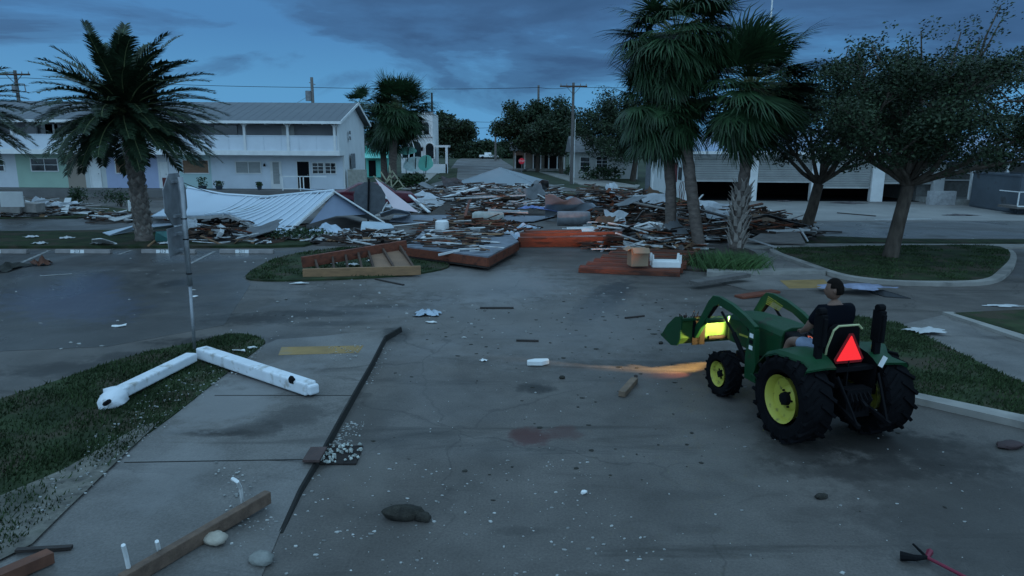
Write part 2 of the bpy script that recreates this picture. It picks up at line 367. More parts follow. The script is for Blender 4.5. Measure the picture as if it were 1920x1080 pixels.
for ki, (a, b) in enumerate(zip(KL[:6], KL[1:7])):
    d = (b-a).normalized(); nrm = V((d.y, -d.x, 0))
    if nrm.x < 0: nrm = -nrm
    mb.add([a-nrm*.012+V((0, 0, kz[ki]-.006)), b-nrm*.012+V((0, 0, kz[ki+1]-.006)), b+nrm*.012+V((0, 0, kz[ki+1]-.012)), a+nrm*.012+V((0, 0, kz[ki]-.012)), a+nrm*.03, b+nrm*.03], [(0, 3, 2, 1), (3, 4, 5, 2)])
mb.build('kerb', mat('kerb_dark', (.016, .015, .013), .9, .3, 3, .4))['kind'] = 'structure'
for ja, jb in (((402, 742), (660, 742)), ((232, 868), (590, 862))):
    A = P(*ja, .1); B = P(*jb, .1); flat('walk_joint', [A, B, B+V((0, .02, 0)), A+V((0, .02, 0))], MATS['kerb_dark'], .1035)
flat('kerb_paint', pp([(528, 651), (682, 648), (672, 662), (522, 666)], .1), mat('yellow_kerb_paint', (.26, .165, .06), .75, .25, 2, .1, stain=((.2, .17, .12), .6, 2)), .104)
GL = pp([(500, 646), (440, 632), (380, 650), (250, 676), (100, 730), (-100, 795), (-300, 900), (-700, 1100), (-350, 1250), (-200, 1170), (0, 1070), (110, 985), (250, 850), (330, 790), (440, 700), (492, 660)])
GLs = smooth_poly(GL, 1)
flat('grass_strip', GLs, GRASS, .115, .15)
# right hand side
ISL = [(1425, 470), (1500, 467), (1700, 464), (1870, 464), (1900, 474), (1908, 490), (1895, 515), (1868, 534), (1800, 538), (1680, 536), (1600, 528), (1555, 518), (1500, 498)]
flat('kerb_ring', smooth_poly(pp(ISL), 2), CONC2, .11, .14)
cx = sum(p[0] for p in ISL)/len(ISL); cy = sum(p[1] for p in ISL)/len(ISL)
def inset(pts, d):
    out = []; n = len(pts); c = sum((V(p) for p in pts), V((0, 0, 0)))/n
    for p in pts: q = V(p)-c; out.append(c+q*(1-d/max(q.length, .1)))
    return out
flat('island_lawn', inset(smooth_poly(pp(ISL), 2), .28), GRASS, .13, .14)
flat('pavement', pp([(1385, 459), (2300, 461), (2300, 466), (1385, 467)]), CONC2, .06, .09)
flat('verge', pp([(1430, 447), (1560, 445), (1700, 450), (2300, 452), (2300, 458), (1400, 457)]), GRASS, .05, .08)
flat('ramp', pp([(1395, 468), (1428, 470), (1500, 500), (1560, 524), (1560, 545), (1400, 545), (1320, 523), (1415, 515), (1420, 490)]), CONC, .03, .05)
flat('kerb_paint', pp([(1462, 526), (1545, 524), (1560, 540), (1480, 541)], .03), MATS['yellow_kerb_paint'], .036)
flat('kerb', pp([(1325, 512), (1545, 510), (1548, 516), (1325, 519)]), CONC2, .13, .15)
flat('planting_bed', smooth_poly(pp([(1230, 470), (1330, 460), (1420, 470), (1425, 508), (1310, 512), (1240, 500)]), 2), mat('mulch', (.05, .038, .03), .95, .5, 8, .6), .07, .1)
SW = pp([(1688, 614), (1765, 596), (1800, 600), (1925, 646), (2300, 780), (2300, 900), (1925, 732)])
flat('pavement', SW, CONC, .06, .09)
flat('kerb', pp([(1765, 594), (1785, 594), (1930, 640), (2300, 760), (2300, 780), (1925, 650)]), CONC2, .12, .14)
flat('lawn', pp([(1787, 597), (1925, 590), (2300, 585), (2300, 762), (1930, 642)]), GRASS, .13, .14)
LR = pp([(1560, 600), (1600, 598), (1688, 614), (1925, 732), (2300, 905), (2300, 930), (1925, 790), (1700, 742), (1600, 690)])
flat('lawn', LR, GRASS, .08, .1)
flat('kerb', pp([(1600, 692), (1700, 744), (1925, 792), (2300, 935), (2300, 960), (1925, 806), (1700, 754), (1590, 696)]), CONC2, .1, .12)
# dark silt streaks and stains washed over the road
SILT = mat('silt', (.035, .032, .028), .9, .35, 3, .5)
def blob(cx, cy, rx, ry, ang=0, n=18, jit=.35, rg=rnd):
    pts = []
    for k in range(n):
        a = 2*math.pi*k/n; j = 1+rg.uniform(-jit, jit)
        x = rx*math.cos(a)*j; y = ry*math.sin(a)*j
        pts.append(P(cx+x*math.cos(ang)-y*math.sin(ang), cy+x*math.sin(ang)+y*math.cos(ang)))
    return smooth_poly(pts, 1)
# parking lines
LINE = mat('road_line', (.25, .25, .24), .8, .3, 6, .1, stain=((.14, .13, .12), .5, 5))
for a, b in (((36, 495), (92, 470)), ((222, 478), (246, 470)), ((356, 495), (402, 472)), ((75, 518), (135, 514))):
    A = P(*a); B = P(*b); d = (B-A).normalized()*.0; n_ = (B-A).normalized().cross(V((0, 0, 1)))*.06
    flat('parking_line', [A+n_, B+n_, B-n_, A-n_], LINE, .0125)
# grass blades
def blades(name, poly, n, hgt, z, label=None, seed=3, w=.012):
    rg = random.Random(seed); xs = [p[0] for p in poly]; ys = [p[1] for p in poly]; mb = MB(); vs = []; fs = []
    def inside(x, y):
        c = False; j = len(poly)-1
        for i in range(len(poly)):
            if (poly[i][1] > y) != (poly[j][1] > y) and x < (poly[j][0]-poly[i][0])*(y-poly[i][1])/(poly[j][1]-poly[i][1])+poly[i][0]: c = not c
            j = i
        return c
    cl = [(rg.uniform(min(xs), max(xs)), rg.uniform(min(ys), max(ys))) for _ in range(n//60)]
    k = 0; tries = 0
    while k < n and tries < n*12:
        tries += 1; c = rg.choice(cl); x = c[0]+rg.gauss(0, .2); y = c[1]+rg.gauss(0, .2)
        if not inside(x, y): continue
        a = rg.uniform(0, 6.28); h = hgt*rg.uniform(.4, 1.2); dx, dy = math.cos(a)*w, math.sin(a)*w; lx = rg.gauss(.25, .35)*h; ly = rg.gauss(0, .3)*h
        b = len(vs); vs += [(x-dx, y-dy, z), (x+dx, y+dy, z), (x+lx, y+ly, z+h)]; fs.append((b, b+1, b+2)); k += 1
    o = mb.add(vs, fs).build(name, BLADE); o['kind'] = 'stuff'
    if label: tag(o, label, 'grass')
blades('grass', GLs, 17000, .06, .112, 'short dark grass on the strip left of the concrete walk')
blades('grass', GI, 5000, .07, .048, 'short grass round the fallen wall frame', 5, .018)
blades('grass', LR, 9000, .06, .078, 'short grass to the right of the tractor', 6, .014)
blades('grass', inset(pp(ISL), .35), 8000, .06, .128, 'short grass on the kerbed island with the oak', 7, .02)
# ------------------------------------------------------------------ motel
def window(parent, x0, z0, x1, z1, Y, cols=2, rows=2, name='window', fr=.06, gm=GLASS, fm=WHITE, out=-1, depth=.07):
    """framed window on a wall that faces -Y at plane Y; local coords of parent"""
    mb = MB(); y0 = Y-depth; y1 = Y-.004
    mb.b2((x0-fr, y0, z0-fr), (x1+fr, y1, z0)); mb.b2((x0-fr, y0, z1), (x1+fr, y1, z1+fr))
    mb.b2((x0-fr, y0, z0), (x0, y1, z1)); mb.b2((x1, y0, z0), (x1+fr, y1, z1))
    for i in range(1, cols):
        x = x0+(x1-x0)*i/cols; mb.b2((x-.02, y0+.012, z0), (x+.02, y1, z1))
    for i in range(1, rows):
        z = z0+(z1-z0)*i/rows; mb.b2((x0, y0+.016, z-.018), (x1, y1, z+.018))
    w = mb.build(name, fm, parent)
    g = MB(); g.b2((x0, Y-.03, z0), (x1, Y-.006, z1)); g.build('pane', gm, w)
    return w
YM = 50.5; ml = thing('motel', 'long two storey pastel motel with white balcony and grey metal roof', 'motel', (PY(645, 357, YM).x, YM, 0))
X0, X1 = -29.5, 0.0          # local x
def mx(px, py=330): return PY(px, py, YM).x-ml.location.x
def mz(px, py): return PY(px, py, YM).z
Zf, Zs, Zs2, Ze, Zr = .5, 2.9, 3.22, 5.2, 6.75; DEP = 7.6
mb = MB(); mb.b2((X0-2, -2.2, 0), (X1+.3, 0, Zf)); mb.build('platform', mat('platform_concrete', (.12, .115, .11), .8, .2, 1, .2), ml)
segs = [(-29.5, mx(33), (.58, .6, .62)), (mx(33), mx(127), (.33, .45, .36)), (mx(127), mx(160), (.30, .25, .2)), (mx(160), mx(200), (.50, .52, .5)),
        (mx(200), mx(297), (.36, .40, .54)), (mx(297), mx(338), (.56, .58, .6)), (mx(338), mx(397), (.40, .54, .52)), (mx(397), 0, (.58, .62, .66))]
for i, (a, b, c) in enumerate(segs):
    mb = MB(); mb.b2((a, 0, Zf), (b, .25, Zs)); mb.build('lower_wall', mat('wall_paint_%d' % i, c, .85, .06, 1, .1, stain=(tuple(x*.75 for x in c), .66, .6)), ml)
mb = MB(); mb.b2((X0, .25, Zf), (X1, DEP, Ze+.0)); mb.add([(X1, .0, Ze), (X1, DEP, Ze), (X1, DEP/2, Zr-.1), (X1-.2, 0, Ze), (X1-.2, DEP, Ze), (X1-.2, DEP/2, Zr-.1)], [(0, 1, 2), (3, 5, 4), (0, 2, 5, 3), (1, 4, 5, 2)])
mb.build('wall', STUCCO, ml)
mb = MB(); mb.b2((X1-.01, -1.35, Zs2+.002), (X1+.12, .25, Ze)); mb.b2((X1-.01, 0.0, Zf), (X1+.12, .5, Zs)); mb.build('end_wall', STUCCO, ml)
mb = MB(); mb.b2((X0, -1.5, Zs), (X1+.15, .25, Zs2)); mb.build('balcony_slab', WHITE, ml)
mb = MB(); mb.b2((X0, -1.42, Zs2), (X1, -1.36, 4.2)); mb.b2((X0, -1.46, 4.2), (X1, -1.32, 4.26))
x = X0
while x < X1: mb.b2((x, -1.445, Zs2+.05), (x+.03, -1.42, 4.2)); x += 1.22
mb.build('balcony_parapet', mat('parapet_panel', (.60, .64, .68), .7, .06, 1, .05), ml)
for px in (60, 205, 330, 478, 556, 640):
    x = mx(px); mb = MB(); mb.b2((x-.08, -1.5, Zs2), (x+.08, -1.34, Ze-.05)); mb.bar((x-.3, -1.42, Ze-.08), (x, -1.42, Ze-.42), .07, .07); mb.bar((x+.3, -1.42, Ze-.08), (x, -1.42, Ze-.42), .07, .07)
    mb.build('balcony_post', WHITE, ml)
mb = MB(); ov = 1.95
mb.add([(X0-.5, -ov, Ze+.02), (X1+.45, -ov, Ze+.02), (X1+.45, DEP/2, Zr), (X0-.5, DEP/2, Zr), (X1+.45, DEP+.6, Ze+.02), (X0-.5, DEP+.6, Ze+.02)], [(0, 1, 2, 3), (3, 2, 4, 5)])
mb.add([(X0-.5, -ov, Ze-.06), (X1+.45, -ov, Ze-.06), (X1+.45, DEP/2, Zr-.14), (X0-.5, DEP/2, Zr-.14), (X1+.45, DEP+.6, Ze-.06), (X0-.5, DEP+.6, Ze-.06)], [(3, 2, 1, 0), (5, 4, 2, 3)])
x = X0-.4
while x < X1+.4: mb.bar((x, -ov, Ze+.02), (x, DEP/2, Zr+.0), .02, .02); x += .61
rf = mb.build('roof', mat('roof_metal_grey', (.095, .105, .115), .6, .1, .6, .02, metal=.1), ml)
mb = MB(); mb.b2((X0-.5, -ov-.03, Ze-.16), (X1+.45, -ov+.02, Ze+.02)); mb.bar((X1+.47, -ov, Ze-.04), (X1+.47, DEP/2, Zr-.04), .04, .2); mb.bar((X1+.47, DEP+.6, Ze-.04), (X1+.47, DEP/2, Zr-.04), .04, .2)
x = X0
while x < X1: mb.b2((x, -ov+.05, Ze-.22), (x+.06, 0, Ze-.1)); x += 1.3
mb.build('fascia', WHITE, rf)
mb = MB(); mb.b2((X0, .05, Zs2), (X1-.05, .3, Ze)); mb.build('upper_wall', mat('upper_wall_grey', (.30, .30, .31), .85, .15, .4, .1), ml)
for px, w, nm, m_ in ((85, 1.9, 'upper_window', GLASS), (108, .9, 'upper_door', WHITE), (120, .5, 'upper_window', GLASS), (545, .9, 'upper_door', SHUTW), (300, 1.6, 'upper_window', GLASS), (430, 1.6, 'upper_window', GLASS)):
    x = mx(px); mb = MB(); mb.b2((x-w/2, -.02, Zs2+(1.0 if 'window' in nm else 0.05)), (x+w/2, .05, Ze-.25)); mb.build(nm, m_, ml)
def mwin(pxa, pya, pxb, pyb, cols, rows, name, gm=GLASS, **k):
    a = PY(pxa, pyb, YM); b = PY(pxb, pya, YM); return window(ml, a.x-ml.location.x, a.z, b.x-ml.location.x, b.z, 0, cols, rows, name, gm=gm, **k)
BLIND = mat('window_blind', (.28, .29, .28), .7, .2, 1, 0, stretch=(1, 1, 20))
mwin(61, 298, 107, 320, 2, 2, 'window'); mwin(-5, 300, 6, 320, 1, 2, 'window')
mwin(219, 298, 255, 324, 1, 1, 'boarded_window', PLY); mwin(345, 301, 390, 324, 1, 1, 'boarded_window', PLY)
mwin(444, 304, 488, 324, 2, 1, 'window', BLIND)
mwin(587, 306, 606, 325, 2, 3, 'window'); mwin(611, 306, 629, 325, 2, 3, 'window')
def mdoor(pxa, pxb, pyt, m_, name, extra=None):
    a = mx(pxa, 340); b = mx(pxb, 340); zt = mz(pxa, pyt); mb = MB()
    mb.b2((a-.06, -.06, Zf), (a, -.003, zt+.06)); mb.b2((b, -.06, Zf), (b+.06, -.003, zt+.06)); mb.b2((a, -.06, zt), (b, -.003, zt+.06))
    f = mb.build(name+'_frame', WHITE, ml); mb = MB(); mb.b2((a, -.03, Zf), (b, -.004, zt)); d = mb.build(name, m_, f); 
    mb = MB(); mb.ball((b-.1, -.06, Zf+1.0), .035); mb.build('handle', STEEL, d)
    if extra: mb = MB(); mb.b2((a+.12, -.045, Zf+extra[0]), (b-.12, -.031, Zf+extra[1])); mb.build('door_panel', extra[2], d)
mdoor(172, 190, 302, WHITE, 'door'); mdoor(302, 316, 305, WHITE, 'door', (.03, .75, mat('red_wood_panel', (.12, .03, .03), .7)))
mdoor(510, 528, 304, WHITE, 'screen_door', (.35, 1.95, BLIND)); mdoor(559, 581, 303, DARK, 'open_doorway')
mb = MB(); a, b = mx(545), mx(583)
for x in (a, b, (a+b)/2+.5): mb.b2((x-.03, -1.9, Zf), (x+.03, -1.84, Zf+1.0))
mb.b2((a, -1.9, Zf+.95), (b+1.6, -1.84, Zf+1.01)); mb.b2((a, -1.9, Zf+.1), (b, -1.84, Zf+.15)); mb.build('porch_rail', WHITE, ml)
for px, pz in ((282, 315), (498, 316), (625, 340)):
    mb = MB(); x = mx(px); mb.tube([(x, -.12, 2.1), (x, -.12, 2.3)], [.09, .05]); mb.build('wall_lamp', MATS['dark_void'], ml)
mb = MB(); mb.b2((X1+.14, 2.0, 1.9), (X1+.2, 3.2, 3.0)); mb.b2((X1+.14, 1.7, 4.0), (X1+.18, 2.1, 4.25)); mb.b2((X1+.14, 1.7, 4.4), (X1+.18, 2.1, 4.65)); mb.build('wall_vent', STEELD, ml)
mb = MB(); mb.b2((X1+.3, .5, 0), (X1+1.6, 1.0, 1.9)); tag(mb.build('fence_screen', mat('beige_panel', (.30, .29, .25), .8), None, (ml.location.x, YM-.5, 0)), 'beige board screen at the right end of the motel', 'screen')
# potted plants on the motel walk
def pot(px, py, hh, label, r=.16):
    p = P(px, py, Zf); t = thing('potted_plant', label, 'potted plant', (p.x, YM-1.3, Zf))
    MB().lathe([(.0, 0), (r*.7, 0), (r, .25), (r*.9, .27), (0, .25)], n=12).build('pot', mat('dark_pot', (.03, .04, .05), .5), t)
    mb = MB()
    for _ in range(160):
        a = rnd.uniform(0, 6.28); q = V((math.cos(a)*rnd.uniform(0, r*1.4), math.sin(a)*r*rnd.uniform(0, 1.4), .25+rnd.uniform(0, hh))); d = V((rnd.gauss(0, 1), rnd.gauss(0, 1), rnd.gauss(0, 1))).normalized()*.07; e = d.orthogonal().normalized()*.03
        mb.add([q-d, q+e, q+d, q-e], [(0, 1, 2, 3)])
    mb.build('leaves', LEAF2, t)
pot(383, 355, .6, 'tall potted shrub before the mint green motel wall', .3); pot(415, 355, .35, 'low potted plant at the edge of the white motel wall', .26)
pot(487, 356, .3, 'small dark potted plant left of the screen door', .18)
# ------------------------------------------------------------------ leafy things
def leafquads(mb, c, r, n, size, rg, wind=(.3, 0, 0)):
    vs = []; fs = []; b = 0
    for _ in range(n):
        while True:
            q = V((rg.uniform(-1, 1), rg.uniform(-1, 1), rg.uniform(-1, 1)))
            if q.length < 1: break
        q = V(c)+V((q.x*r[0], q.y*r[1], q.z*r[2])); s_ = size*rg.uniform(.6, 1.4)
        d = (V((rg.gauss(0, 1), rg.gauss(0, 1), rg.gauss(0, .7)))+V(wind)).normalized(); e = d.cross(V((rg.gauss(0, 1), rg.gauss(0, 1), rg.gauss(0, 1)))).normalized()*s_*.3; d *= s_*.6
        vs += [q-d, q+e, q+d, q-e]; fs.append((b, b+1, b+2, b+3)); b += 4
    mb.add(vs, fs)
def oak(label, base, fork, crown, seed, nlimb=7, leaf=.12, dens=42, tw=.24, blobr=.62, group=None, name='oak_tree', sprays=(), spread=1.0, leafmat=LEAF, levels=3):
    """base, fork: world points; crown: centre point + radii"""
    rg = random.Random(seed); t = thing(name, label, 'tree', tuple(base), 0, group); o = V(base)
    tr = MB(); f = V(fork)-o; mid = f*.5+V((rg.uniform(-.08, .08), 0, 0))
    tr.tube([(0, 0, -.05), (0, 0, .12), mid, f], [tw*1.35, tw*1.08, tw*.92, tw*.85], 10)
    cc, cr = V(crown[0])-o, crown[1]; lf = MB()
    def branch(p, d, L, r, lev):
        pts = [p]; q = p; dd = d
        for k in range(3):
            dd = (dd+V((rg.gauss(.04, .16), rg.gauss(0, .16), rg.gauss(.03, .1)))).normalized()
            if q.z > cc.z+cr[2]*rg.uniform(1.1, 1.9): dd.z = min(dd.z, .02)
            q = q+dd*L/3; pts.append(q)
        if pts[3].z < f.z-.25: return
        tr.tube(pts, [r, r*.85, r*.7, r*.5], 6 if lev < 2 else 4, cap=False)
        if lev >= 1:
            for q_ in (pts[2], pts[3]):
                if q_.z < f.z-.1: continue
                leafquads(lf, q_, (blobr*rg.uniform(.7, 1.3), blobr*rg.uniform(.7, 1.3), blobr*.6*rg.uniform(.7, 1.2)), int(dens*rg.uniform(.4, 1.3)), leaf, rg)
        if lev < levels:
            for k in range(rg.choice((2, 3, 3))):
                a = rg.uniform(0, 6.28); nd = (dd+V((math.cos(a)*.75, math.sin(a)*.75, rg.uniform(-.25, .45)))).normalized()
                branch(rg.choice(pts[2:]), nd, L*rg.uniform(.55, .78), r*.52, lev+1)
    for k in range(nlimb):
        a = 6.28*k/nlimb+rg.uniform(-.3, .3); tgt = cc+V((math.cos(a)*cr[0]*.62*spread, math.sin(a)*cr[1]*.62*spread, rg.uniform(-.35, .45)*cr[2])); d = tgt-f
        branch(f, d.normalized(), d.length*.8, tw*.42, 0)
    for tgt in sprays:
        d = V(tgt)-o-f; pts = [f+d*(k/6)+V((rg.gauss(0, .1), rg.gauss(0, .1), 0)) for k in range(7)]; tr.tube(pts, [tw*.4*(1-k/7.5) for k in range(7)], 5)
        for k in range(2, 7):
            for _ in range(5):
                q = pts[k]+V((rg.gauss(0, .28), rg.gauss(0, .28), rg.gauss(0, .22))); leafquads(lf, q, (.26, .26, .2), 14, leaf, rg, (1.4, 0, .5))
    # fill so that the inside reads dense
    for _ in range(int(46*cr[0]*cr[1]/9)):
        while True:
            q = V((rg.uniform(-1, 1), rg.uniform(-1, 1), rg.uniform(-1, 1)))
            if q.length < 1: break
        q = cc+V((q.x*cr[0]*.92, q.y*cr[1]*.9, q.z*cr[2]*.7-cr[2]*.15)); rr = blobr*rg.uniform(.6, 1.3)
        leafquads(lf, q, (rr, rr, rr*.6), int(dens*1.3), leaf, rg)
    tr.build('trunk', BARK, t, smooth=True); lf.build('crown', leafmat, t); return t
def shrub(label, loc, r, n, size, name='shrub', group=None, seed=1, m=LEAF2):
    rg = random.Random(seed); t = thing(name, label, 'shrub', tuple(loc), 0, group); mb = MB()
    for _ in range(max(3, n//60)):
        q = V((rg.uniform(-.6, .6)*r[0], rg.uniform(-.6, .6)*r[1], r[2]*rg.uniform(.4, 1.2))); leafquads(mb, q, (r[0]*.5, r[1]*.5, r[2]*.5), 60, size, rg)
    s_ = MB()
    for k in range(5): a = rg.uniform(0, 6.28); s_.tube([(0, 0, 0), (math.cos(a)*r[0]*.5, math.sin(a)*r[1]*.5, r[2]*.9)], [.03, .01], 4)
    s_.build('stem', BARK, t); mb.build('leaves', m, t); return t
def ribbon(vs, fs, pts, ws, up):
    b = len(vs)
    for i, p in enumerate(pts):
        d = (pts[min(i+1, len(pts)-1)]-pts[max(i-1, 0)]); s_ = d.cross(up); s_ = s_.normalized()*ws[i] if s_.length > 1e-6 else V((ws[i], 0, 0))
        vs += [p-s_, p+s_]
    for i in range(len(pts)-1): fs.append((b+2*i, b+2*i+1, b+2*i+3, b+2*i+2))
def sabal_crown(mb, st, top, nf, R_, rg, wind, nl=22, lw=.022, droop=.5, low=-.75):
    vs = []; fs = []
    for k in range(nf):
        az = rg.uniform(0, 6.28); el = math.asin(rg.uniform(low, .98)); d = V((math.cos(az)*math.cos(el), math.sin(az)*math.cos(el), math.sin(el)))
        w = V(wind)*rg.uniform(.5, 1.2); L = R_*rg.uniform(.36, .66); dr_ = droop*rg.choice((.35, .7, 1, 1.3, 1.7)); pts = [V(top)]; dd = d.copy()
        for j in range(4):
            pts.append(pts[-1]+dd*L/4); dd = (dd+w*.10+V((0, 0, -.10*dr_*2))).normalized()
        st.tube(pts, [.022, .018, .015, .012, .01], 4, cap=False)
        hub = pts[-1]; side = dd.cross(V((0, 0, 1))); side = side.normalized() if side.length > .1 else V((1, 0, 0)); nn = side.cross(dd).normalized()
        F = R_*rg.uniform(.34, .60)
        for j in range(nl):
            a = (j/(nl-1)-.5)*rg.uniform(3.3, 3.8); ld = (dd*math.cos(a)+side*math.sin(a)+nn*.18*math.cos(a*1.0)).normalized(); l = F*(1-.25*abs(a)/1.9)*rg.uniform(.85, 1.1)
            q = hub; dq = ld; pp_ = [q]
            for m_ in range(4):
                q = q+dq*l/4; dq = (dq+w*.20*(m_+1)/2+V((rg.gauss(0, .05), rg.gauss(0, .05), -.17*dr_*(m_+1)*rg.uniform(.6, 1.4)))).normalized(); pp_.append(q)
            ribbon(vs, fs, pp_, [lw*.7, lw, lw*.85, lw*.55, lw*.08], nn)
    mb.add(vs, fs)
def sabal(label, base, pts, nf, R_, seed, wind=(1, 0, .1), tr=.2, boots=None, nl=22, lw=.022, group='sabal palms at the right of the debris', droop=.5, low=-.75, name='sabal_palm', scrag=10):
    rg = random.Random(seed); t = thing(name, label, 'palm tree', tuple(base), 0, group); o = V(base); pl = [V(p)-o for p in pts]
    m = MB(); n = 12; path = [V((0, 0, -.05))]+pl
    fine = []
    for i in range(len(path)-1):
        for k in range(8): fine.append(path[i].lerp(path[i+1], k/8))
    fine.append(path[-1])
    m.tube(fine, [tr*(1.12 if i < 3 else 1)*(1+.05*((i % 2)*2-1))*(1-.12*i/len(fine)) for i in range(len(fine))], 12)
    m.build('trunk', PALMT, t, smooth=True)
    top = pl[-1]
    if boots:
        bm_ = MB(); z0, z1, nb = boots
        for k in range(nb):
            f = k/nb; z = z0+(z1-z0)*f; i = min(len(fine)-2, int(len(fine)*z/top.z)); c = V((0, 0, 0))
            for q in range(len(fine)-1):
                if fine[q].z <= z <= fine[q+1].z: c = fine[q].lerp(fine[q+1], (z-fine[q].z)/max(1e-4, fine[q+1].z-fine[q].z))
            a = k*2.4; d = V((math.cos(a), math.sin(a), 0)); s_ = V((-d.y, d.x, 0)); L = rg.uniform(.26, .48)
            p0 = c+d*tr*.9; p1 = p0+d*L*.35+V((0, 0, L*.75)); p2 = p1+d*.1+V((0, 0, .10))
            w = .09
            bm_.add([p0-s_*w, p0+s_*w, p1+s_*w*.6, p1-s_*w*.6, p0-s_*w*.8+d*.05-V((0, 0, .05)), p0+s_*w*.8+d*.05-V((0, 0, .05)), p1+s_*w*.45+d*.04, p1-s_*w*.45+d*.04],
                    [(0, 1, 2, 3), (7, 6, 5, 4), (0, 4, 5, 1), (1, 5, 6, 2), (2, 6, 7, 3), (3, 7, 4, 0)])
            for sg in (-1, 1):
                b0 = p1+s_*w*.45*sg; b1 = p2+s_*w*(.9+rg.uniform(0, .7))*sg+V((0, 0, rg.uniform(0, .1))); bm_.tube([b0, b1], [.028, .008], 4)
        bm_.build('leaf_bases', PALMB, t)
    cr = MB(); st = MB(); sabal_crown(cr, st, top, nf, R_, rg, wind, nl, lw, droop, low)
    st.build('leaf_stalks', PETI, t); cr.build('crown', FAN, t)
    # dead leaves hanging under the crown
    vs = []; fs = []
    for k in range(scrag*14):
        a = rg.uniform(0, 6.28); d = V((math.cos(a), math.sin(a), 0)); p = top+d*rg.uniform(.1, .35)-V((0, 0, rg.uniform(0, .3))); q = p+d*rg.uniform(.05, .5)+V((rg.uniform(0, .3), 0, -rg.uniform(.3, .9)))
        ribbon(vs, fs, [p, p.lerp(q, .5)+d*.1, q], [.02, .02, .003], d)
    m = MB(); m.add(vs, fs); m.build('dead_leaves', mat('dead_palm_leaf', (.05, .04, .03), .8, .3, 3, 0, island=.4), t)
    return t
def datepalm(label, base, top, nf, L0, seed, wind=(.6, .1, 0), tr=.4, nl=46, skew=0, tw=.022):
    rg = random.Random(seed); t = thing('date_palm', label, 'palm tree', tuple(base), 0, 'date palms before the motel'); tp = V(top)-V(base)
    m = MB(); n = 26; m.tube([V((0, 0, -.05)).lerp(tp, i/n) for i in range(n+1)], [tr*(1+.25*max(0, 1-i/4))*(1+.05*((i % 2)*2-1))*(1-.15*i/n) for i in range(n+1)], 14); m.build('trunk', PALMT, t)
    bm_ = MB(); H = tp.z
    for k in range(150):
        z = .25+(H-.4)*k/150; c = V((0, 0, 0)).lerp(tp, z/H); a = k*2.399; d = V((math.cos(a), math.sin(a), 0)); s_ = V((-d.y, d.x, 0)); r_ = tr*(1.02-.15*z/H)
        p = c+d*r_; bm_.add([p-s_*.11-d*.03, p-V((0, 0, .13)), p+s_*.11-d*.03, p+V((0, 0, .15))+d*.02, p+d*.07+V((0, 0, .03))], [(0, 1, 4), (1, 2, 4), (2, 3, 4), (3, 0, 4)])
    bm_.build('leaf_scars', mat('palm_scar', (.16, .135, .115), .9, .3, 4, .2, island=.4), t)
    vs = []; fs = []; st = MB()
    for k in range(nf):
        az = k*2.399+rg.uniform(-.2, .2); u = k/nf; el = math.asin(max(-.55, min(.97, .97-1.45*u))); d = V((math.cos(az)*math.cos(el), math.sin(az)*math.cos(el), math.sin(el)))
        L = L0*rg.uniform(.85, 1.08); q = tp+d*.15; pts = [q]; dd = d; nseg = 12; w = V(wind)*rg.uniform(.6, 1.3)
        for j in range(nseg):
            q = q+dd*L/nseg; pts.append(q); dd = (dd+w*.035+V((0, 0, -.050-.055*j/nseg))).normalized()
        st.tube(pts, [.035*(1-i/(nseg+2)) for i in range(nseg+1)], 4, cap=False)
        for j in range(nl):
            f = .12+.88*j/nl; i = min(nseg-1, int(f*nseg)); g = f*nseg-i; p = pts[i].lerp(pts[i+1], g); d2 = (pts[i+1]-pts[i]).normalized()
            side = d2.cross(V((0, 0, 1))); side = side.normalized() if side.length > .15 else V((1, 0, 0)); up = side.cross(d2).normalized()
            ll = L*.155*math.sin(math.pi*(.14+.80*f))**.7*rg.uniform(.85, 1.15)+.05
            for sg in (-1, 1):
                ld = (d2*.9+side*sg*.95+up*rg.uniform(.0, .45)).normalized(); e = p+ld*ll*.55; ld2 = (ld+w*.25+V((0, 0, -.30))).normalized(); e2 = e+ld2*ll*.5
                ribbon(vs, fs, [p, e, e2], [tw*.6, tw, tw*.1], up)
    st.build('leaf_stalks', PETI, t); m = MB(); m.add(vs, fs); m.build('crown', FEA, t)
    dm = MB()
    for k in range(14):
        a = rg.uniform(0, 6.28); d = V((math.cos(a), math.sin(a), 0)); q = tp-V((0, 0, .1)); dm.tube([q+d*.2, q+d*.6+V((0, 0, -.02)), q+d*.9-V((0, 0, .35))], [.03, .02, .01], 4)
    dm.build('fruit_stalks', mat('fruit_stalk', (.20, .075, .035), .7), t)
    return t
b_ = P(272, 455); datepalm('date palm with a rough trunk, whole before the motel', b_, V((b_.x-.15, b_.y, PY(262, 212, b_.y).z)), 112, 3.25, 11, (.75, .1, .1), tr=.28, tw=.026, nl=62)
b_ = P(-62, 440); datepalm('date palm cut off by the left edge of the picture', b_, V((b_.x, b_.y, PY(-40, 215, b_.y).z)), 84, 3.1, 12, tr=.28, tw=.028, nl=54)
# three sabal palms on the right
b_ = P(1257, 462); sabal('slim dark sabal palm, leftmost of the three beside the debris', b_, [PY(1258, 350, b_.y), PY(1244, 200, b_.y)], 140, 2.3, 21, (.4, 0, -.3), .21, low=-.98, droop=.8, lw=.036, nl=26)
b_ = P(1312, 468); sabal('tallest sabal palm with a leaning bare trunk, middle of the three', b_, [PY(1302, 400, b_.y), PY(1285, 260, b_.y), PY(1268, 70, b_.y+.2)], 190, 2.55, 22, (.45, 0, -.1), .22, low=-.98, droop=.75, lw=.036, nl=26)
b_ = P(1380, 470); sabal('sabal palm with pale splayed leaf bases on its lower trunk', b_, [PY(1388, 380, b_.y), PY(1400, 300, b_.y), PY(1412, 165, b_.y)], 160, 2.85, 23, (1.15, 0, .15), .21, boots=(.1, 2.25, 50), low=-.97, droop=.5, lw=.036, nl=26)
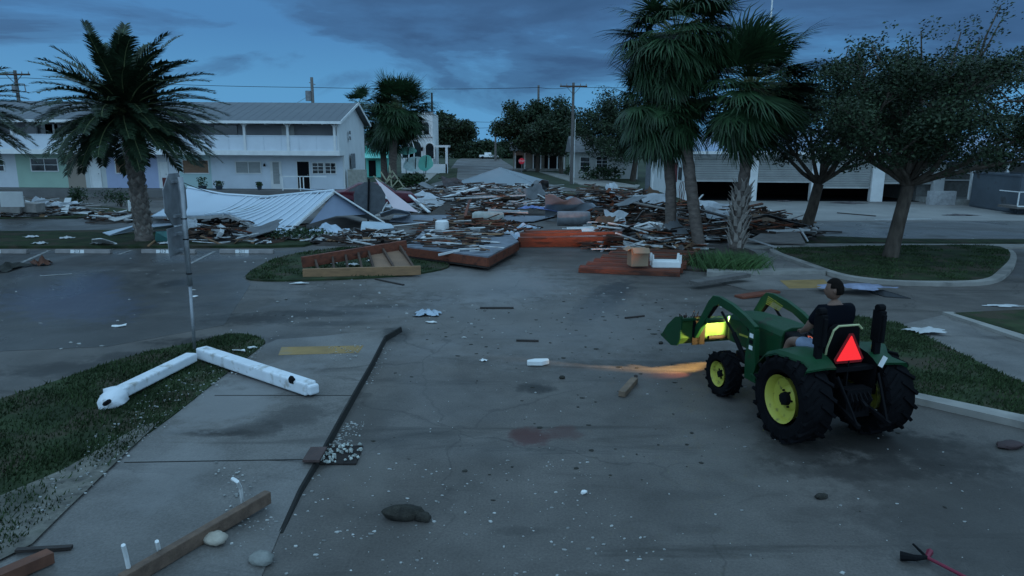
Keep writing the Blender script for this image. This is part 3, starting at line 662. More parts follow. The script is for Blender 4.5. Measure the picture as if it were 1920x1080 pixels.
# palms behind
b_ = P(735, 345); Yb = b_.y
sabal('dense palm right of the motel, taller one with the rounded crown', b_, [PY(738, 260, Yb), PY(748, 205, Yb)], 190, 3.9, 31, (.15, 0, -.05), .38, group='palms behind the wrecked car', low=-.9, droop=.45, lw=.06)
b_ = P(722, 342); sabal('second palm tucked behind the rounded one right of the motel', b_, [PY(716, 250, b_.y), PY(722, 235, b_.y)], 130, 3.3, 32, (.1, 0, -.05), .32, group='palms behind the wrecked car', low=-.95, droop=.5, lw=.06)
b_ = V((PY(672, 250, 82).x, 82, 0)); sabal('small palm showing its head over the motel gable', b_, [PY(672, 260, 82), PY(673, 196, 82)], 40, 2.4, 33, (.1, 0, 0), .25, group='palms behind the wrecked car', lw=.05)
# oaks
b_ = P(1668, 489); oak('big oak with a leaning forked trunk on the kerbed grass island', b_, PY(1703, 348, b_.y), (PY(1735, 255, b_.y), (4.2, 3.4, 1.25)), 41, 9, .09, 100, .23, .55, 'street trees on the right', sprays=[PY(1885, 8, b_.y), PY(1870, 40, b_.y+.5), PY(1800, 60, b_.y), PY(1730, 58, b_.y), PY(1700, 75, b_.y), PY(1850, 70, b_.y), PY(1640, 85, b_.y), PY(1600, 100, b_.y), PY(1770, 90, b_.y+.6), PY(1820, 110, b_.y-.5), PY(1900, 130, b_.y), PY(1680, 110, b_.y-.4)])
b_ = P(1508, 440); oak('slimmer oak standing behind the splayed palm at the cross street', b_, PY(1535, 345, b_.y), (PY(1555, 245, b_.y), (4.1, 3, 1.8)), 42, 8, .11, 90, .24, .66, 'street trees on the right', sprays=[PY(1590, 85, b_.y), PY(1620, 95, b_.y)])
b_ = V((26.5, 27, 0)); oak('oak whose crown comes in at the right edge', b_, (26.0, 27, 3.0), (V((22.6, 27, 4.6)), (4.6, 3.6, 1.4)), 43, 8, .11, 84, .26, .62, 'street trees on the right')
b_ = P(1186, 340); oak('tall oak left of the white garage, behind the palms', b_, PY(1192, 300, b_.y), (PY(1156, 250, b_.y), (3.7, 4, 3.5)), 44, 8, .2, 60, .32, 1.0, 'trees beyond the debris')
b_ = P(1008, 322); oak('broad tree shading the porch house beside the red stop sign', b_, PY(1008, 285, b_.y), (PY(1008, 252, b_.y), (5.6, 4, 2.9)), 45, 8, .3, 54, .3, 1.3, 'trees beyond the debris')
b_ = P(1052, 326); oak('darker tree behind the bare utility pole with the cross arm', b_, PY(1050, 290, b_.y), (PY(1040, 262, b_.y), (3.2, 4, 2.3)), 46, 6, .3, 44, .3, 1.2, 'trees beyond the debris')
b_ = P(838, 312); oak('small round tree beside the round sign, left of the far street', b_, PY(838, 290, b_.y), (PY(840, 258, b_.y), (3.0, 3, 2.6)), 47, 6, .42, 44, .3, 1.3, 'trees beyond the debris')
for k, (px, w_, h_, lb) in enumerate(((868, 9, 5.6, 'far marsh thicket nearest the round tree'), (905, 8, 5.2, 'far marsh thicket straight above the street end'), (945, 7, 5.4, 'far marsh thicket left of the porch house tree'))):
    p = PY(px, 300, 200); rg = random.Random(k+90); mb = MB()
    for _ in range(90): leafquads(mb, (rg.uniform(-w_, w_), rg.uniform(-3, 3), rg.uniform(.2, h_-.8)), (1.6, 1.6, 1.0), 34, .7, rg)
    tag(mb.build('thicket', LEAF, None, (p.x, 200, 0)), lb, 'thicket', 'far thickets across the street end')
# continuous low wood along the horizon
rg = random.Random(99); mb = MB()
for _ in range(420):
    x = rg.uniform(-260, 330)
    if -45 < x < -8 and rg.random() < .6: continue
    leafquads(mb, (x, 290+rg.uniform(-12, 12), rg.uniform(.5, 5.0)), (4, 3, 1.8), 26, 1.5, rg)
tag(mb.build('far_wood', LEAF), 'low dark wood along the horizon', 'wood', kind='stuff')
for px, py, r, lb, sd in ((147, 390, (.75, .6, .75), 'round dark shrub left of the date palm trunk', 1), (228, 388, (1.5, .8, .7), 'wide dark shrub just left of the date palm trunk', 2), (8, 352, (.9, .6, .5), 'rounded shrub at the left end before the motel', 3),
        (1080, 330, (1.4, 1.2, 1.1), 'rounded shrub at the foot of the cross arm pole', 4), (1125, 339, (2.6, 1.2, 1.1), 'hedge clump under the white house window', 5), (935, 300, (2.4, 2, 2.4), 'dark bush at the far end of the street', 6), (560, 452, (1.4, .8, .35), 'low green bush under the fallen metal roof corner', 7), (765, 352, (1.6, 1, .8), 'shrub at the foot of the palms by the wrecked car', 8),
        (805, 322, (1.2, 1, 1.1), 'shrub in front of the arched white building', 9), (1040, 318, (1.5, 1, 1.5), 'dark bush by the porch steps', 10)):
    p = P(px, py); shrub(lb, p, r, 900, .1 if p.y < 60 else .25, group='garden shrubs', seed=sd)
# clump grass under the splayed palm
rg = random.Random(5); p = P(1372, 508); t = thing('clump_grass', 'bright green spiky clump growing at the foot of the splayed palm', 'plant', tuple(p)); vs = []; fs = []
for k in range(1500):
    o_ = V((rg.gauss(0, .42), rg.gauss(0, .3), .05)); a = rg.uniform(0, 6.28); d = V((math.cos(a)*.6, math.sin(a)*.6, 1)).normalized(); L = rg.uniform(.3, .75); q = [o_]
    for j in range(3): q.append(q[-1]+d*L/3); d = (d+V((.16, 0, -.22))).normalized()
    ribbon(vs, fs, q, [.012, .012, .009, .001], V((math.sin(a), -math.cos(a), 0)))
m = MB(); m.add(vs, fs); m.build('blades', mat('bright_blade', (.055, .115, .035), .6, .3, 2, 0, island=.5), t)
p = P(1322, 500); t = thing('clump_grass', 'dull green tuft right of the leaning palm trunk', 'plant', tuple(p)); vs = []; fs = []
for k in range(600):
    o_ = V((rg.gauss(0, .3), rg.gauss(0, .25), .05)); a = rg.uniform(0, 6.28); d = V((math.cos(a)*.6, math.sin(a)*.6, 1)).normalized(); L = rg.uniform(.25, .5); q = [o_]
    for j in range(3): q.append(q[-1]+d*L/3); d = (d+V((.16, 0, -.22))).normalized()
    ribbon(vs, fs, q, [.012, .012, .009, .001], V((math.sin(a), -math.cos(a), 0)))
m = MB(); m.add(vs, fs); m.build('blades', BLADE, t)
# ------------------------------------------------------------------ other buildings
def wbox(m, pts_z, ml_): pass
# white garage with roll doors
YG = 48.4; gx = lambda px: PY(px, 345, YG).x
G0 = gx(1290); g = thing('garage', 'long white garage with half open slatted doors and a blue grey hipped roof', 'garage', (G0, YG, 0))
Lx = gx(1768)-G0; ZE = 3.35; DG = 14
mb = MB(); mb.b2((0, .05, 0), (.22, DG, ZE)); mb.b2((Lx-.22, .05, 0), (Lx, DG, ZE)); mb.b2((.22, DG-.2, 0), (Lx-.22, DG, ZE)); mb.build('wall', STUCCO, g)
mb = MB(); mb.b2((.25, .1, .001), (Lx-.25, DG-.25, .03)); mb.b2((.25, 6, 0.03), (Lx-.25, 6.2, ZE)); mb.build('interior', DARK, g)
mb = MB(); mb.b2((0, -.02, 2.95), (Lx, .25, ZE)); mb.build('lintel', STUCCO, g)
pil = [(1283, 1299), (1400, 1419), (1520, 1537), (1633, 1656), (1750, 1769)]
for a, b in pil:
    mb = MB(); mb.b2((gx(a)-G0, -.12, 0), (gx(b)-G0, .3, 2.95)); mb.build('pier', WHITE, g, bevel=.02)
for i, yb in enumerate((341, 342, 352, 343)):
    x0 = gx(pil[i][1])-G0+.02; x1 = gx(pil[i+1][0])-G0-.02; zb = PY(1400, yb, YG).z; mb = MB(); z = 2.94
    while z > zb+.1:
        sag = rnd.uniform(-.012, .012); mb.box(((x0+x1)/2, .1+sag, z-.06), (x1-x0, .03, .155), Matrix.Rotation(.5, 3, 'X')); z -= .16
    mb.b2((x0, .07, zb), (x1, .13, zb+.09)); mb.build('roll_door', SHUTW, g)
ov = .75; mb = MB(); rz_ = 1.75
mb.add([(-ov, -ov, ZE), (Lx+ov, -ov, ZE), (Lx+ov, DG+ov, ZE), (-ov, DG+ov, ZE), (5, DG/2, ZE+rz_), (Lx-5, DG/2, ZE+rz_), (-ov, -ov, ZE-.14), (Lx+ov, -ov, ZE-.14), (Lx+ov, DG+ov, ZE-.14), (-ov, DG+ov, ZE-.14)],
       [(0, 1, 5, 4), (1, 2, 5), (2, 3, 4, 5), (3, 0, 4), (9, 8, 7, 6)])
rf = mb.build('roof', mat('blue_grey_roof', (.20, .25, .34), .5, .1, .7, .03, metal=.3), g)
mb = MB()
for a, b in (((-ov-.03, -ov-.03), (Lx+ov+.03, -ov)), ((-ov-.03, -ov), (-ov, DG+ov)), ((Lx+ov, -ov), (Lx+ov+.03, DG+ov))): mb.b2((*a, ZE-.17), (*b, ZE+.02))
mb.build('fascia', WHITE, rf)
# side wall details (west wall)
mb = MB(); mb.b2((-.05, 5.4, .05), (-.005, 6.6, 2.15)); mb.build('side_door', DARK, g)
mb = MB(); mb.b2((-.06, 1.9, 1.3), (-.005, 2.8, 2.2)); mb.build('side_window', GLASS, g)
mb = MB(); mb.b2((-.05, 3.3, 1.1), (-.005, 4.3, 2.5)); mb.build('red_panel', mat('red_panel', (.16, .03, .03), .6), g)
mb = MB(); mb.lathe([(.04, -.03), (.04, .03)], (-.3, .8, .62), 16, 'X'); 
mb = MB()
for dx in (0, .12): mb.tube([(-.5-dx, -.6, .05), (-.62-dx, -.6, .8), (-.55-dx, -.62, 1.25), (-.4-dx, -.6, 1.35), (-.3-dx, -.6, 1.0), (-.42-dx, -.6, .1)], .025, 6)
mb.b2((-.7, -.75, .04), (-.3, -.45, .1)); tag(mb.build('hand_truck', mat('rusty_metal', (.12, .05, .035), .7), None, (G0, YG, 0)), 'rusty hand truck leaning at the garage corner', 'hand truck')
# porch building far right
YP = 46; px0 = PY(1775, 300, YP).x; hb = thing('porch_house', 'low house at the right edge with a dark open porch and white posts', 'house', (px0, YP, 0))
mb = MB(); mb.b2((0, 3, 0), (14, 9, 3.2)); mb.build('wall', mat('dim_wall', (.16, .16, .15), .85), hb)
mb = MB(); mb.b2((0, 0, 0), (14, 3, .35)); mb.build('porch_floor', mat('porch_slab', (.3, .3, .28), .8), hb)
mb = MB(); mb.add([(-.6, -.6, 3.0), (14.6, -.6, 3.0), (14.6, 4.5, 4.6), (-.6, 4.5, 4.6), (14.6, 9.6, 3), (-.6, 9.6, 3), (-.6, -.6, 2.8), (14.6, -.6, 2.8), (14.6, 9.6, 2.8), (-.6, 9.6, 2.8)], [(0, 1, 2, 3), (3, 2, 4, 5), (9, 8, 7, 6), (0, 3, 5, 9, 6), (1, 7, 8, 4, 2), (0, 6, 7, 1)]); mb.build('roof', MATS['blue_grey_roof'], hb)
for px in (1829, 1893, 1940): x = PY(px, 300, YP).x-px0; mb = MB(); mb.b2((x-.09, 0, .35), (x+.09, .18, 2.8)); mb.build('porch_post', WHITE, hb)
mb = MB(); x = PY(1812, 320, YP).x-px0; 
mb.b2((x, 2.5, 1.5), (x+.08, 2.9, 2.4)); mb.bar((x, 2.7, 2.4), (x+2.2, 2.7, 1.9), .1, .08); mb.bar((x, 2.7, 1.5), (x+2.2, 2.7, 1.5), .1, .08); mb.build('window_frame', WHITE, hb)
mb = MB(); mb.b2((x-2.2, -.1, 0), (x-.5, .3, .9)); mb.build('low_wall', mat('dim_white', (.35, .35, .35), .8), hb)
# grey container
a = P(1905, 401); b = P(1818, 387); c = V((a.x+3.2, a.y+1.2, 0)); H_ = PY(1905, 330, a.y).z
t = thing('container', 'dark grey open topped waste container at the right edge of the driveway', 'container', tuple(a))
A = V((0, 0, 0)); B = b-a; Cc = c-a; Dd = B+Cc
mb = MB()
for p, q in ((A, B), (A, Cc), (B, Dd), (Cc, Dd)): mb.bar(p+V((0, 0, H_/2)), q+V((0, 0, H_/2)), .08, H_)
mb.build('side', mat('container_grey', (.07, .085, .10), .6, .2, 1, .1, stain=((.04, .035, .03), .6, 1)), t)
mb = MB()
for p, q in ((A, B), (A, Cc)):
    for zz in (.15, H_+.02): mb.bar(p+V((-.02, -.02, zz)), q+V((-.02, -.02, zz)), .14, .12)
mb.build('rail', MATS['container_grey'], t)
mb = MB(); mb.sheet([A+V((.1, .1, H_-.25)), Cc+V((-.1, .1, H_-.25)), Dd+V((-.1, -.1, H_-.12)), B+V((.1, -.1, H_-.12))], .1); mb.build('load', mat('mixed_rubble', (.25, .26, .27), .9, .5, 2, .5), t)
p = P(1925, 404); t = thing('utility_trailer', 'white railed utility trailer at the right edge beside the grey container', 'trailer', tuple(p))
mb = MB(); mb.b2((-.6, 0, .35), (2.5, 1.6, .5)); mb.build('deck', WD_GR, t)
mb = MB()
for x in (-.6, .4, 1.4): mb.bar((x, 0, .5), (x, 0, 1.3), .05, .05)
mb.bar((-.6, 0, 1.3), (2.5, 0, 1.3), .05, .05); mb.bar((-.6, 0, .5), (2.5, 0, .5), .06, .06); mb.bar((-.6, 0, 1.3), (-.6, 1.6, 1.3), .05, .05); mb.build('rail', WHITE, t)
mb = MB(); mb.lathe([(.1, -.08), (.33, -.08), (.33, .08), (.1, .08)], (.9, -.12, .33), 16, 'X'); MBW = mb
mb = MB(); mb.lathe([(0, -.1), (.33, -.08), (.33, .08), (0, .1)], (.9, -.05, .33), 16, 'Y'); mb.build('wheel', DARK, t)
p = P(1880, 345); 
# white house by the oak
YH = 79; hx = lambda px: PY(px, 320, YH).x; t = thing('cottage', 'plain white cottage half hidden behind the tall oak, left of the garage', 'house', (hx(1078), YH, 0)); L_ = hx(1196)-hx(1078)
mb = MB(); mb.b2((0, 0, 0), (L_, 8, 3.0)); mb.build('wall', mat('dull_stucco', (.42, .42, .40), .85, .12, .6, .1, stain=((.25, .25, .22), .55, .8)), t)
mb = MB(); mb.add([(-.5, -.5, 2.95), (L_+.5, -.5, 2.95), (L_+.5, 4, 4.8), (-.5, 4, 4.8), (L_+.5, 8.5, 2.95), (-.5, 8.5, 2.95)], [(0, 1, 2, 3), (3, 2, 4, 5), (1, 4, 2), (0, 3, 5), (0, 5, 4, 1)]); mb.build('roof', mat('dull_shingle', (.13, .13, .13), .9, .3, 1, .2), t)
x0 = hx(1118)-hx(1078); window(t, x0, .9, x0+1.2, 2.5, 0, 2, 4); x0 = hx(1088)-hx(1078); window(t, x0, .9, x0+1.0, 2.4, 0, 1, 3)
# porch house at centre
YC = 104; hx = lambda px: PY(px, 300, YC).x; t = thing('porch_cottage', 'low cottage with a shaded porch behind the small red stop sign', 'house', (hx(962), YC, 0)); L_ = hx(1062)-hx(962)
mb = MB(); mb.b2((0, 1.8, 0), (L_, 8, 2.9)); mb.build('wall', mat('tan_wall', (.30, .27, .22), .85, .2, .5), t)
mb = MB(); mb.add([(-.5, -.5, 2.9), (L_+.5, -.5, 2.9), (L_+.5, 4, 4.6), (-.5, 4, 4.6), (L_+.5, 8.5, 2.9), (-.5, 8.5, 2.9)], [(0, 1, 2, 3), (3, 2, 4, 5), (1, 4, 2), (0, 3, 5), (0, 5, 4, 1)]); mb.build('roof', MATS['dull_shingle'], t)
for px in (966, 984, 1000, 1014, 1029, 1045, 1058): x = hx(px)-hx(962); mb = MB(); mb.b2((x-.09, 0, 0), (x+.09, .18, 2.85)); mb.build('porch_post', WHITE, t)
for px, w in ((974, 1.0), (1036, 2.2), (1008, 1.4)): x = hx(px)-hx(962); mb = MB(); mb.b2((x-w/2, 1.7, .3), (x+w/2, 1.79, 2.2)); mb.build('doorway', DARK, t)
mb = MB(); mb.b2((0, -.2, .02), (L_, 1.8, .3)); mb.b2((2, -1.2, 0), (6, -.2, .15)); mb.build('porch_step', CONC2, t)
# arched white building
YA = 92; hx = lambda px: PY(px, 290, YA).x; z_ = lambda py: PY(790, py, YA).z; t = thing('arched_building', 'tall white building with arched windows behind the rounded palms', 'building', (hx(752), YA, 0)); L_ = hx(812)-hx(752)
mb = MB(); mb.b2((0, 0, 0), (L_, 7, z_(212))); mb.b2((-.1, -.1, z_(214)), (L_+.1, .25, z_(210))); mb.b2((-.1, -.12, z_(257)), (L_+.1, .2, z_(254))); mb.build('wall', STUCCO, t)
def arch(cx, z0, w, h, dm=GLASS):
    mb = MB(); pts = [(cx-w/2, z0), (cx+w/2, z0)]+[(cx+w/2*math.cos(a), z0+h-w/2+w/2*math.sin(a)) for a in [math.pi*k/10 for k in range(11)]]
    vs = [V((x, -.03, z)) for x, z in pts]; mb.sheet(vs, .05, (0, -1, 0)); f = mb.build('arched_window', dm, t)
    mb = MB(); arc = [(cx-w/2, z0)]+[(cx-w/2*math.cos(a), z0+h-w/2+w/2*math.sin(a)) for a in [math.pi*k/10 for k in range(11)]]+[(cx+w/2, z0)]
    mb.tube([(x, -.05, z) for x, z in arc], .09, 5); mb.build('frame', WHITE, f)
for px, py, w, h in ((779, 296, 1.7, 2.2), (806, 297, 1.2, 2.0), (765, 296, 1.6, 2.2), (800, 252, .9, 1.6), (788, 252, .9, 1.6)): arch(hx(px)-hx(752), z_(py), w, h)
mb = MB(); x = hx(792)-hx(752); mb.tube([(x, -.35, z_(283)), (x, -.35, z_(276))], [.12, .2], 6); mb.bar((x, 0, z_(274)), (x, -.35, z_(275)), .04, .04); mb.build('wall_lantern', DARK, t)
mb = MB(); x = hx(812)-hx(752); mb.b2((x, 0, z_(276)), (x+2.0, 3, z_(272))); mb.b2((x+1.6, 0, 0), (x+1.9, .3, z_(276))); mb.b2((x, 0, .0), (x+1.8, .2, 1.2)); mb.build('porch', STUCCO, t)
# turquoise shack
YS = 80; hx = lambda px: PY(px, 300, YS).x; t = thing('beach_hut', 'turquoise hut between the motel end and the rounded palms', 'hut', (hx(686), YS, 0)); TURQ = mat('turquoise_paint', (.14, .52, .42), .7, .12, 1, .1)
mb = MB(); mb.b2((0, 0, 0), (2.5, 4, 3.6)); mb.build('wall', TURQ, t)
mb = MB(); mb.sheet([(-.2, -.8, 2.2), (2.9, -.8, 2.2), (2.9, .2, 2.7), (-.2, .2, 2.7)], .08); mb.build('awning', mat('mint_awning', (.22, .60, .50), .7, .1), t)
mb = MB(); mb.b2((0, -.2, 3.6), (2.6, 4.2, 3.75)); mb.add([(0, 0, 3.75), (2.6, 0, 3.75), (2.6, 4, 3.75), (0, 4, 3.75), (1.3, 2, 4.6)], [(0, 1, 4), (1, 2, 4), (2, 3, 4), (3, 0, 4)]); mb.build('roof', WD_GR, t)
mb = MB(); mb.b2((.3, -.05, .1), (1.1, 0, 1.9)); mb.build('door', DARK, t)
def ellp(mb, cx, cz, rx, rz, Y, tilt=.0, thick=.05):
    pts = [V((cx+rx*math.cos(2*math.pi*k/14)*(1+.12*math.sin(5*k)), Y+tilt*rz*math.sin(2*math.pi*k/14), cz+rz*math.sin(2*math.pi*k/14)*(1+.1*math.cos(7*k)))) for k in range(14)]
    return mb.sheet(pts, thick, (0, -1, 0))
Yq = 70
for px, py, rx, rz, lb, m_ in ((778, 307, 1.2, .75, 'torn pale awning sheet with a dark slot, before the arched building', mat('pale_mint', (.50, .68, .66), .6, .1)), (798, 305, .75, .8, 'torn turquoise sheet right of the pale one before the arched building', TURQ), (764, 282, .9, .4, 'turquoise rag of awning caught in the shrubs beside the arched windows', MATS['mint_awning'])):
    q = PY(px, py, Yq); mb = MB(); ellp(mb, 0, q.z, rx, rz, 0, .3); tt = thing('torn_awning', lb, 'awning', (q.x, Yq, 0)); mb.build('sheet', m_, tt)
    mb = MB(); mb.bar((.0, -.1, max(.0, q.z-1.1)), (.12, -.1, q.z+rz*.8), .12, .06); mb.bar((-.2, .12, 0), (-.2, .12, q.z), .05, .05); mb.build('pole', DARK, tt)
# far white vehicle and boxes at the street end
p = P(917, 298); t = thing('pickup_truck', 'tiny white pickup at the far end of the street', 'truck', tuple(p)); 
mb = MB(); mb.extr([(-.9, .5), (.9, .5), (.9, 1.0), (.8, 1.05), (-.8, 1.05), (-.9, 1.0)], -2.6, 2.6); mb.extr([(-.8, 1.0), (.8, 1.0), (.65, 1.7), (-.65, 1.7)], -1.2, .6); mb.build('body', WHITE, t)
for x in (-1.7, 1.7): mb = MB(); mb.lathe([(0, -.1), (.38, -.1), (.38, .1), (0, .1)], (x, -.85, .38), 14, 'Y'); mb.build('wheel', DARK, t)
# ------------------------------------------------------------------ poles and wires
def upole(label, base, top, r=.14, arm=None, extras=True, m=WD_GR, seed=1):
    b_ = V(base); t = thing('utility_pole', label, 'utility pole', tuple(b_), 0, 'utility poles'); H_ = top-b_.z; mb = MB(); mb.tube([(0, 0, 0), (0, 0, H_/2), (0, 0, H_)], [r*1.1, r*.95, r*.8], 8); mb.build('pole', m, t)
    if arm:
        mb = MB(); mb.bar((-arm, -.15, H_-.35), (arm, -.15, H_-.35-.0), .12, .14); mb.bar((-arm*.5, -.17, H_-.4), (0, -.17, H_-1.1), .04, .04); mb.bar((arm*.5, -.17, H_-.4), (0, -.17, H_-1.1), .04, .04); mb.build('cross_arm', WD_BR, t)
        for x in (-arm+.1, -arm*.5, arm*.5, arm-.1): mb = MB(); mb.tube([(x, -.15, H_-.28), (x, -.15, H_-.1)], [.05, .035], 6); mb.build('insulator', STEELD, t)
    return t
b_ = PY(50, 300, 62); upole('pole with cross arm and switch box rising behind the left part of the motel', (b_.x, 62, 0), PY(48, 132, 62).z, .16, 1.35)
q = bpy.data.objects['utility_pole']; mb = MB(); zz = PY(50, 168, 62).z; mb.tube([(0, -.3, zz-.3), (0, -.3, zz+.35)], .22, 8); mb.bar((0, -.2, zz+.5), (.8, -.2, zz+.45), .06, .06); mb.bar((.8, -.2, zz+.45), (.85, -.2, zz-.2), .06, .06); mb.build('switch_box', STEELD, q)
b_ = PY(592, 300, 66); upole('bare pole with a transformer rising behind the motel roof', (b_.x, 66, 0), PY(590, 145, 66).z, .17)
t = bpy.data.objects['utility_pole.001']; zz = PY(590, 180, 66).z; mb = MB(); mb.tube([(-.35, -.1, zz-.45), (-.35, -.1, zz+.45)], .26, 10); mb.build('transformer', STEELD, t); mb = MB(); mb.bar((-.25, 0, zz+1.2), (.3, 0, zz+1.0), .06, .08); mb.bar((0, 0, zz+.2), (-1.6, 0, zz-.7), .03, .03); mb.build('bracket', STEELD, t)
b_ = P(812, 318); upole('dark slim pole by the arched white building', (b_.x, b_.y, 0), PY(809, 174, b_.y).z, .17, m=WD_DK)
b_ = PY(1008, 300, 125); upole('plain pole standing up out of the broad tree at centre', (b_.x, 125, 0), PY(1009, 160, 125).z, .22)
b_ = P(1071, 345); upole('tall pale pole with a tilted cross arm on the grass at centre', (b_.x, b_.y, 0), PY(1073, 155, b_.y).z, .15, 1.3)
t = bpy.data.objects['utility_pole.004']; mb = MB(); mb.bar((.25, .1, 0), (.25, .1, 6.2), .05, .05); mb.build('conduit', WHITE, t)
b_ = PY(929, 290, 170); upole('distant pole above the far thicket', (b_.x, 170, 0), PY(929, 229, 170).z, .25)
def wire(label, pts, r=.025, sag=.5):
    mb = MB()
    for a, b in zip(pts[:-1], pts[1:]):
        a = V(a); b = V(b); mb.tube([a.lerp(b, k/10)-V((0, 0, sag*4*(k/10)*(1-k/10))) for k in range(11)], r, 4)
    return tag(mb.build('overhead_wire', DARK, None, w=True), label, 'wire')
wire('long black wire running across the sky above the motel roof', [PY(-200, 138, 60), PY(48, 146, 62), PY(591, 164, 66), PY(1010, 164, 72), PY(1073, 163, 73), PY(1330, 160, 74)], .028, .15)
wire('upper of the two short wires right of the dark slim pole', [PY(811, 221, 100), PY(930, 229, 170)], .05, .2)
wire('lower of the two short wires right of the dark slim pole', [PY(811, 240, 100), PY(930, 239, 170)], .05, .1)
b_ = PY(1425, 300, 90); mb = MB(); mb.tube([(0, 0, 0), (0, 0, PY(1424, -30, 90).z)], .09, 6); tag(mb.build('antenna_mast', WHITE, None, (b_.x, 90, 0)), 'thin white mast rising behind the splayed palm', 'mast')
b_ = P(1213, 379); t = thing('street_post', 'thick grey post with a thin white pipe left of the slim dark palm', 'post', tuple(b_))
mb = MB(); mb.tube([(0, 0, 0), (0, 0, PY(1213, 250, b_.y).z)], [.19, .15], 10); mb.build('post', mat('grey_post', (.10, .11, .12), .7), t)
mb = MB(); zt = PY(1224, 245, b_.y).z; mb.tube([(.28, -.1, 0), (.34, -.1, zt)], .045, 6); mb.build('pipe', WHITE, t)
def rsign(px, pyb, pyt, r, lb, m_, octo=False, text=None, pm=STEELD, ang=0):
    b_ = P(px, pyb); zt = PY(px, pyt, b_.y).z; t = thing('road_sign' if not octo else 'stop_sign', lb, 'sign', tuple(b_), ang); mb = MB(); mb.tube([(0, .03, 0), (0, .03, zt+r)], .045, 6); mb.build('post', pm, t)
    mb = MB(); n = 8 if octo else 20; mb.sheet([V((r*math.cos(2*math.pi*(k+.5)/n), -.03, zt+r*math.sin(2*math.pi*(k+.5)/n))) for k in range(n)], .02, (0, -1, 0)); s_ = mb.build('sign_plate', m_, t)
    return t, s_, zt
def text_mesh(body, size, m, parent, loc, rot=(R(90), 0, 0), name='lettering', ext=.004):
    cu = bpy.data.curves.new('txt', 'FONT'); cu.body = body; cu.size = size; cu.align_x = 'CENTER'; cu.align_y = 'CENTER'; cu.extrude = ext
    tmp = bpy.data.objects.new('txt', cu); C.objects.link(tmp); bpy.context.view_layer.update()
    me = bpy.data.meshes.new_from_object(tmp.evaluated_get(bpy.context.evaluated_depsgraph_get())); bpy.data.objects.remove(tmp)
    o = bpy.data.objects.new(name, me); C.objects.link(o); me.materials.clear(); me.materials.append(m); o.parent = parent; o.location = loc; o.rotation_euler = rot; return o
STOPRED = mat('sign_red_glow', (.55, .02, .04), .4, .05, 1, 0, emit=(.5, .01, .03), estr=.12)  # sign face given a faint glow of its own, though it is no lamp
t, s_, zt = rsign(978, 325, 302, .42, 'small red stop sign on the street corner at centre', STOPRED, True); text_mesh('STOP', .36, WHITE, s_, (0, -.04, zt))
rsign(838, 306, 284, .42, 'round pale sign beside the small tree at the street end', mat('pale_sign', (.35, .38, .33), .6))
b_ = P(692, 417); rsign(692, 417, 373, .0, '', STEELD) if False else None
# ------------------------------------------------------------------ foreground sign seen from behind
b_ = P(366, 668); t = thing('sign_post', 'tall steel sign post with an octagonal sign and a square plate seen from behind', 'sign', tuple(b_)); Yb = b_.y
rel = lambda px, py, Y: PY(px, py, Y)-b_
tp = rel(338, 332, Yb); md = rel(356, 530, Yb)
mb = MB(); mb.tube([(0, 0, -.02), md], .03, 8); mb.build('lower_post', STEEL, t, smooth=True)
mb = MB(); mb.tube([md-V((0, 0, .05)), tp], .047, 8); mb.build('upper_post', STEEL, t, smooth=True)
for z in (md.z+.15, md.z+.75, md.z+1.1): mb = MB(); c = md.lerp(tp, (z-md.z)/(tp.z-md.z)); mb.tube([c, c+V((0, 0, .02))], .052, 8); mb.build('joint_ring', DARK, t)
ang = R(92); nx = V((math.cos(ang), math.sin(ang), 0)); fn = V((math.sin(ang), -math.cos(ang), 0))
zc = rel(333, 374, Yb).z; r = .47; oc = V((rel(333, 374, Yb).x-.06, .06, zc))
mb = MB(); mb.sheet([oc+nx*r*math.cos(2*math.pi*(k+.5)/8)+V((0, 0, r*math.sin(2*math.pi*(k+.5)/8))) for k in range(8)], .012, fn); mb.build('octagon_plate', STEELD, t)
zc2 = rel(336, 452, Yb).z; oc2 = V((rel(337, 452, Yb).x-.06, .06, zc2)); mb = MB(); mb.sheet([oc2+nx*sx*.36+V((0, 0, sz*.24)) for sx, sz in ((-1, -1), (1, -1), (1, 1), (-1, 1))], .012, fn); mb.build('square_plate', STEELD, t)
for z, o_ in ((zc+.3, oc), (zc-.28, oc), (zc2+.12, oc2), (zc2-.17, oc2)):
    mb = MB(); mb.bar(V((o_.x, o_.y, z))-nx*.14, V((o_.x, o_.y, z))+nx*.14, .05, .05); mb.bar(V((o_.x, o_.y, z)), V((tp.x+.02, 0, z)), .06, .04); mb.build('bracket', STEEL, t)
# dark round sign back beside the wrecked car
b_ = P(690, 418); zt = PY(690, 373, b_.y).z; t = thing('round_sign', 'dark round sign seen from behind, leaning before the crushed maroon car', 'sign', tuple(b_)); mb = MB(); mb.tube([(0, .0, 0), (.12, 0, zt+.95)], .05, 6); mb.build('post', DARK, t)
mb = MB(); rr = .82; mb.sheet([V((rr*.95*math.cos(2*math.pi*(k+.5)/12)+.1, .08, zt+rr*math.sin(2*math.pi*(k+.5)/12))) for k in range(12)], .02, (0, -1, 0)); mb.build('sign_plate', mat('sign_back_dark', (.075, .08, .085), .6), t)
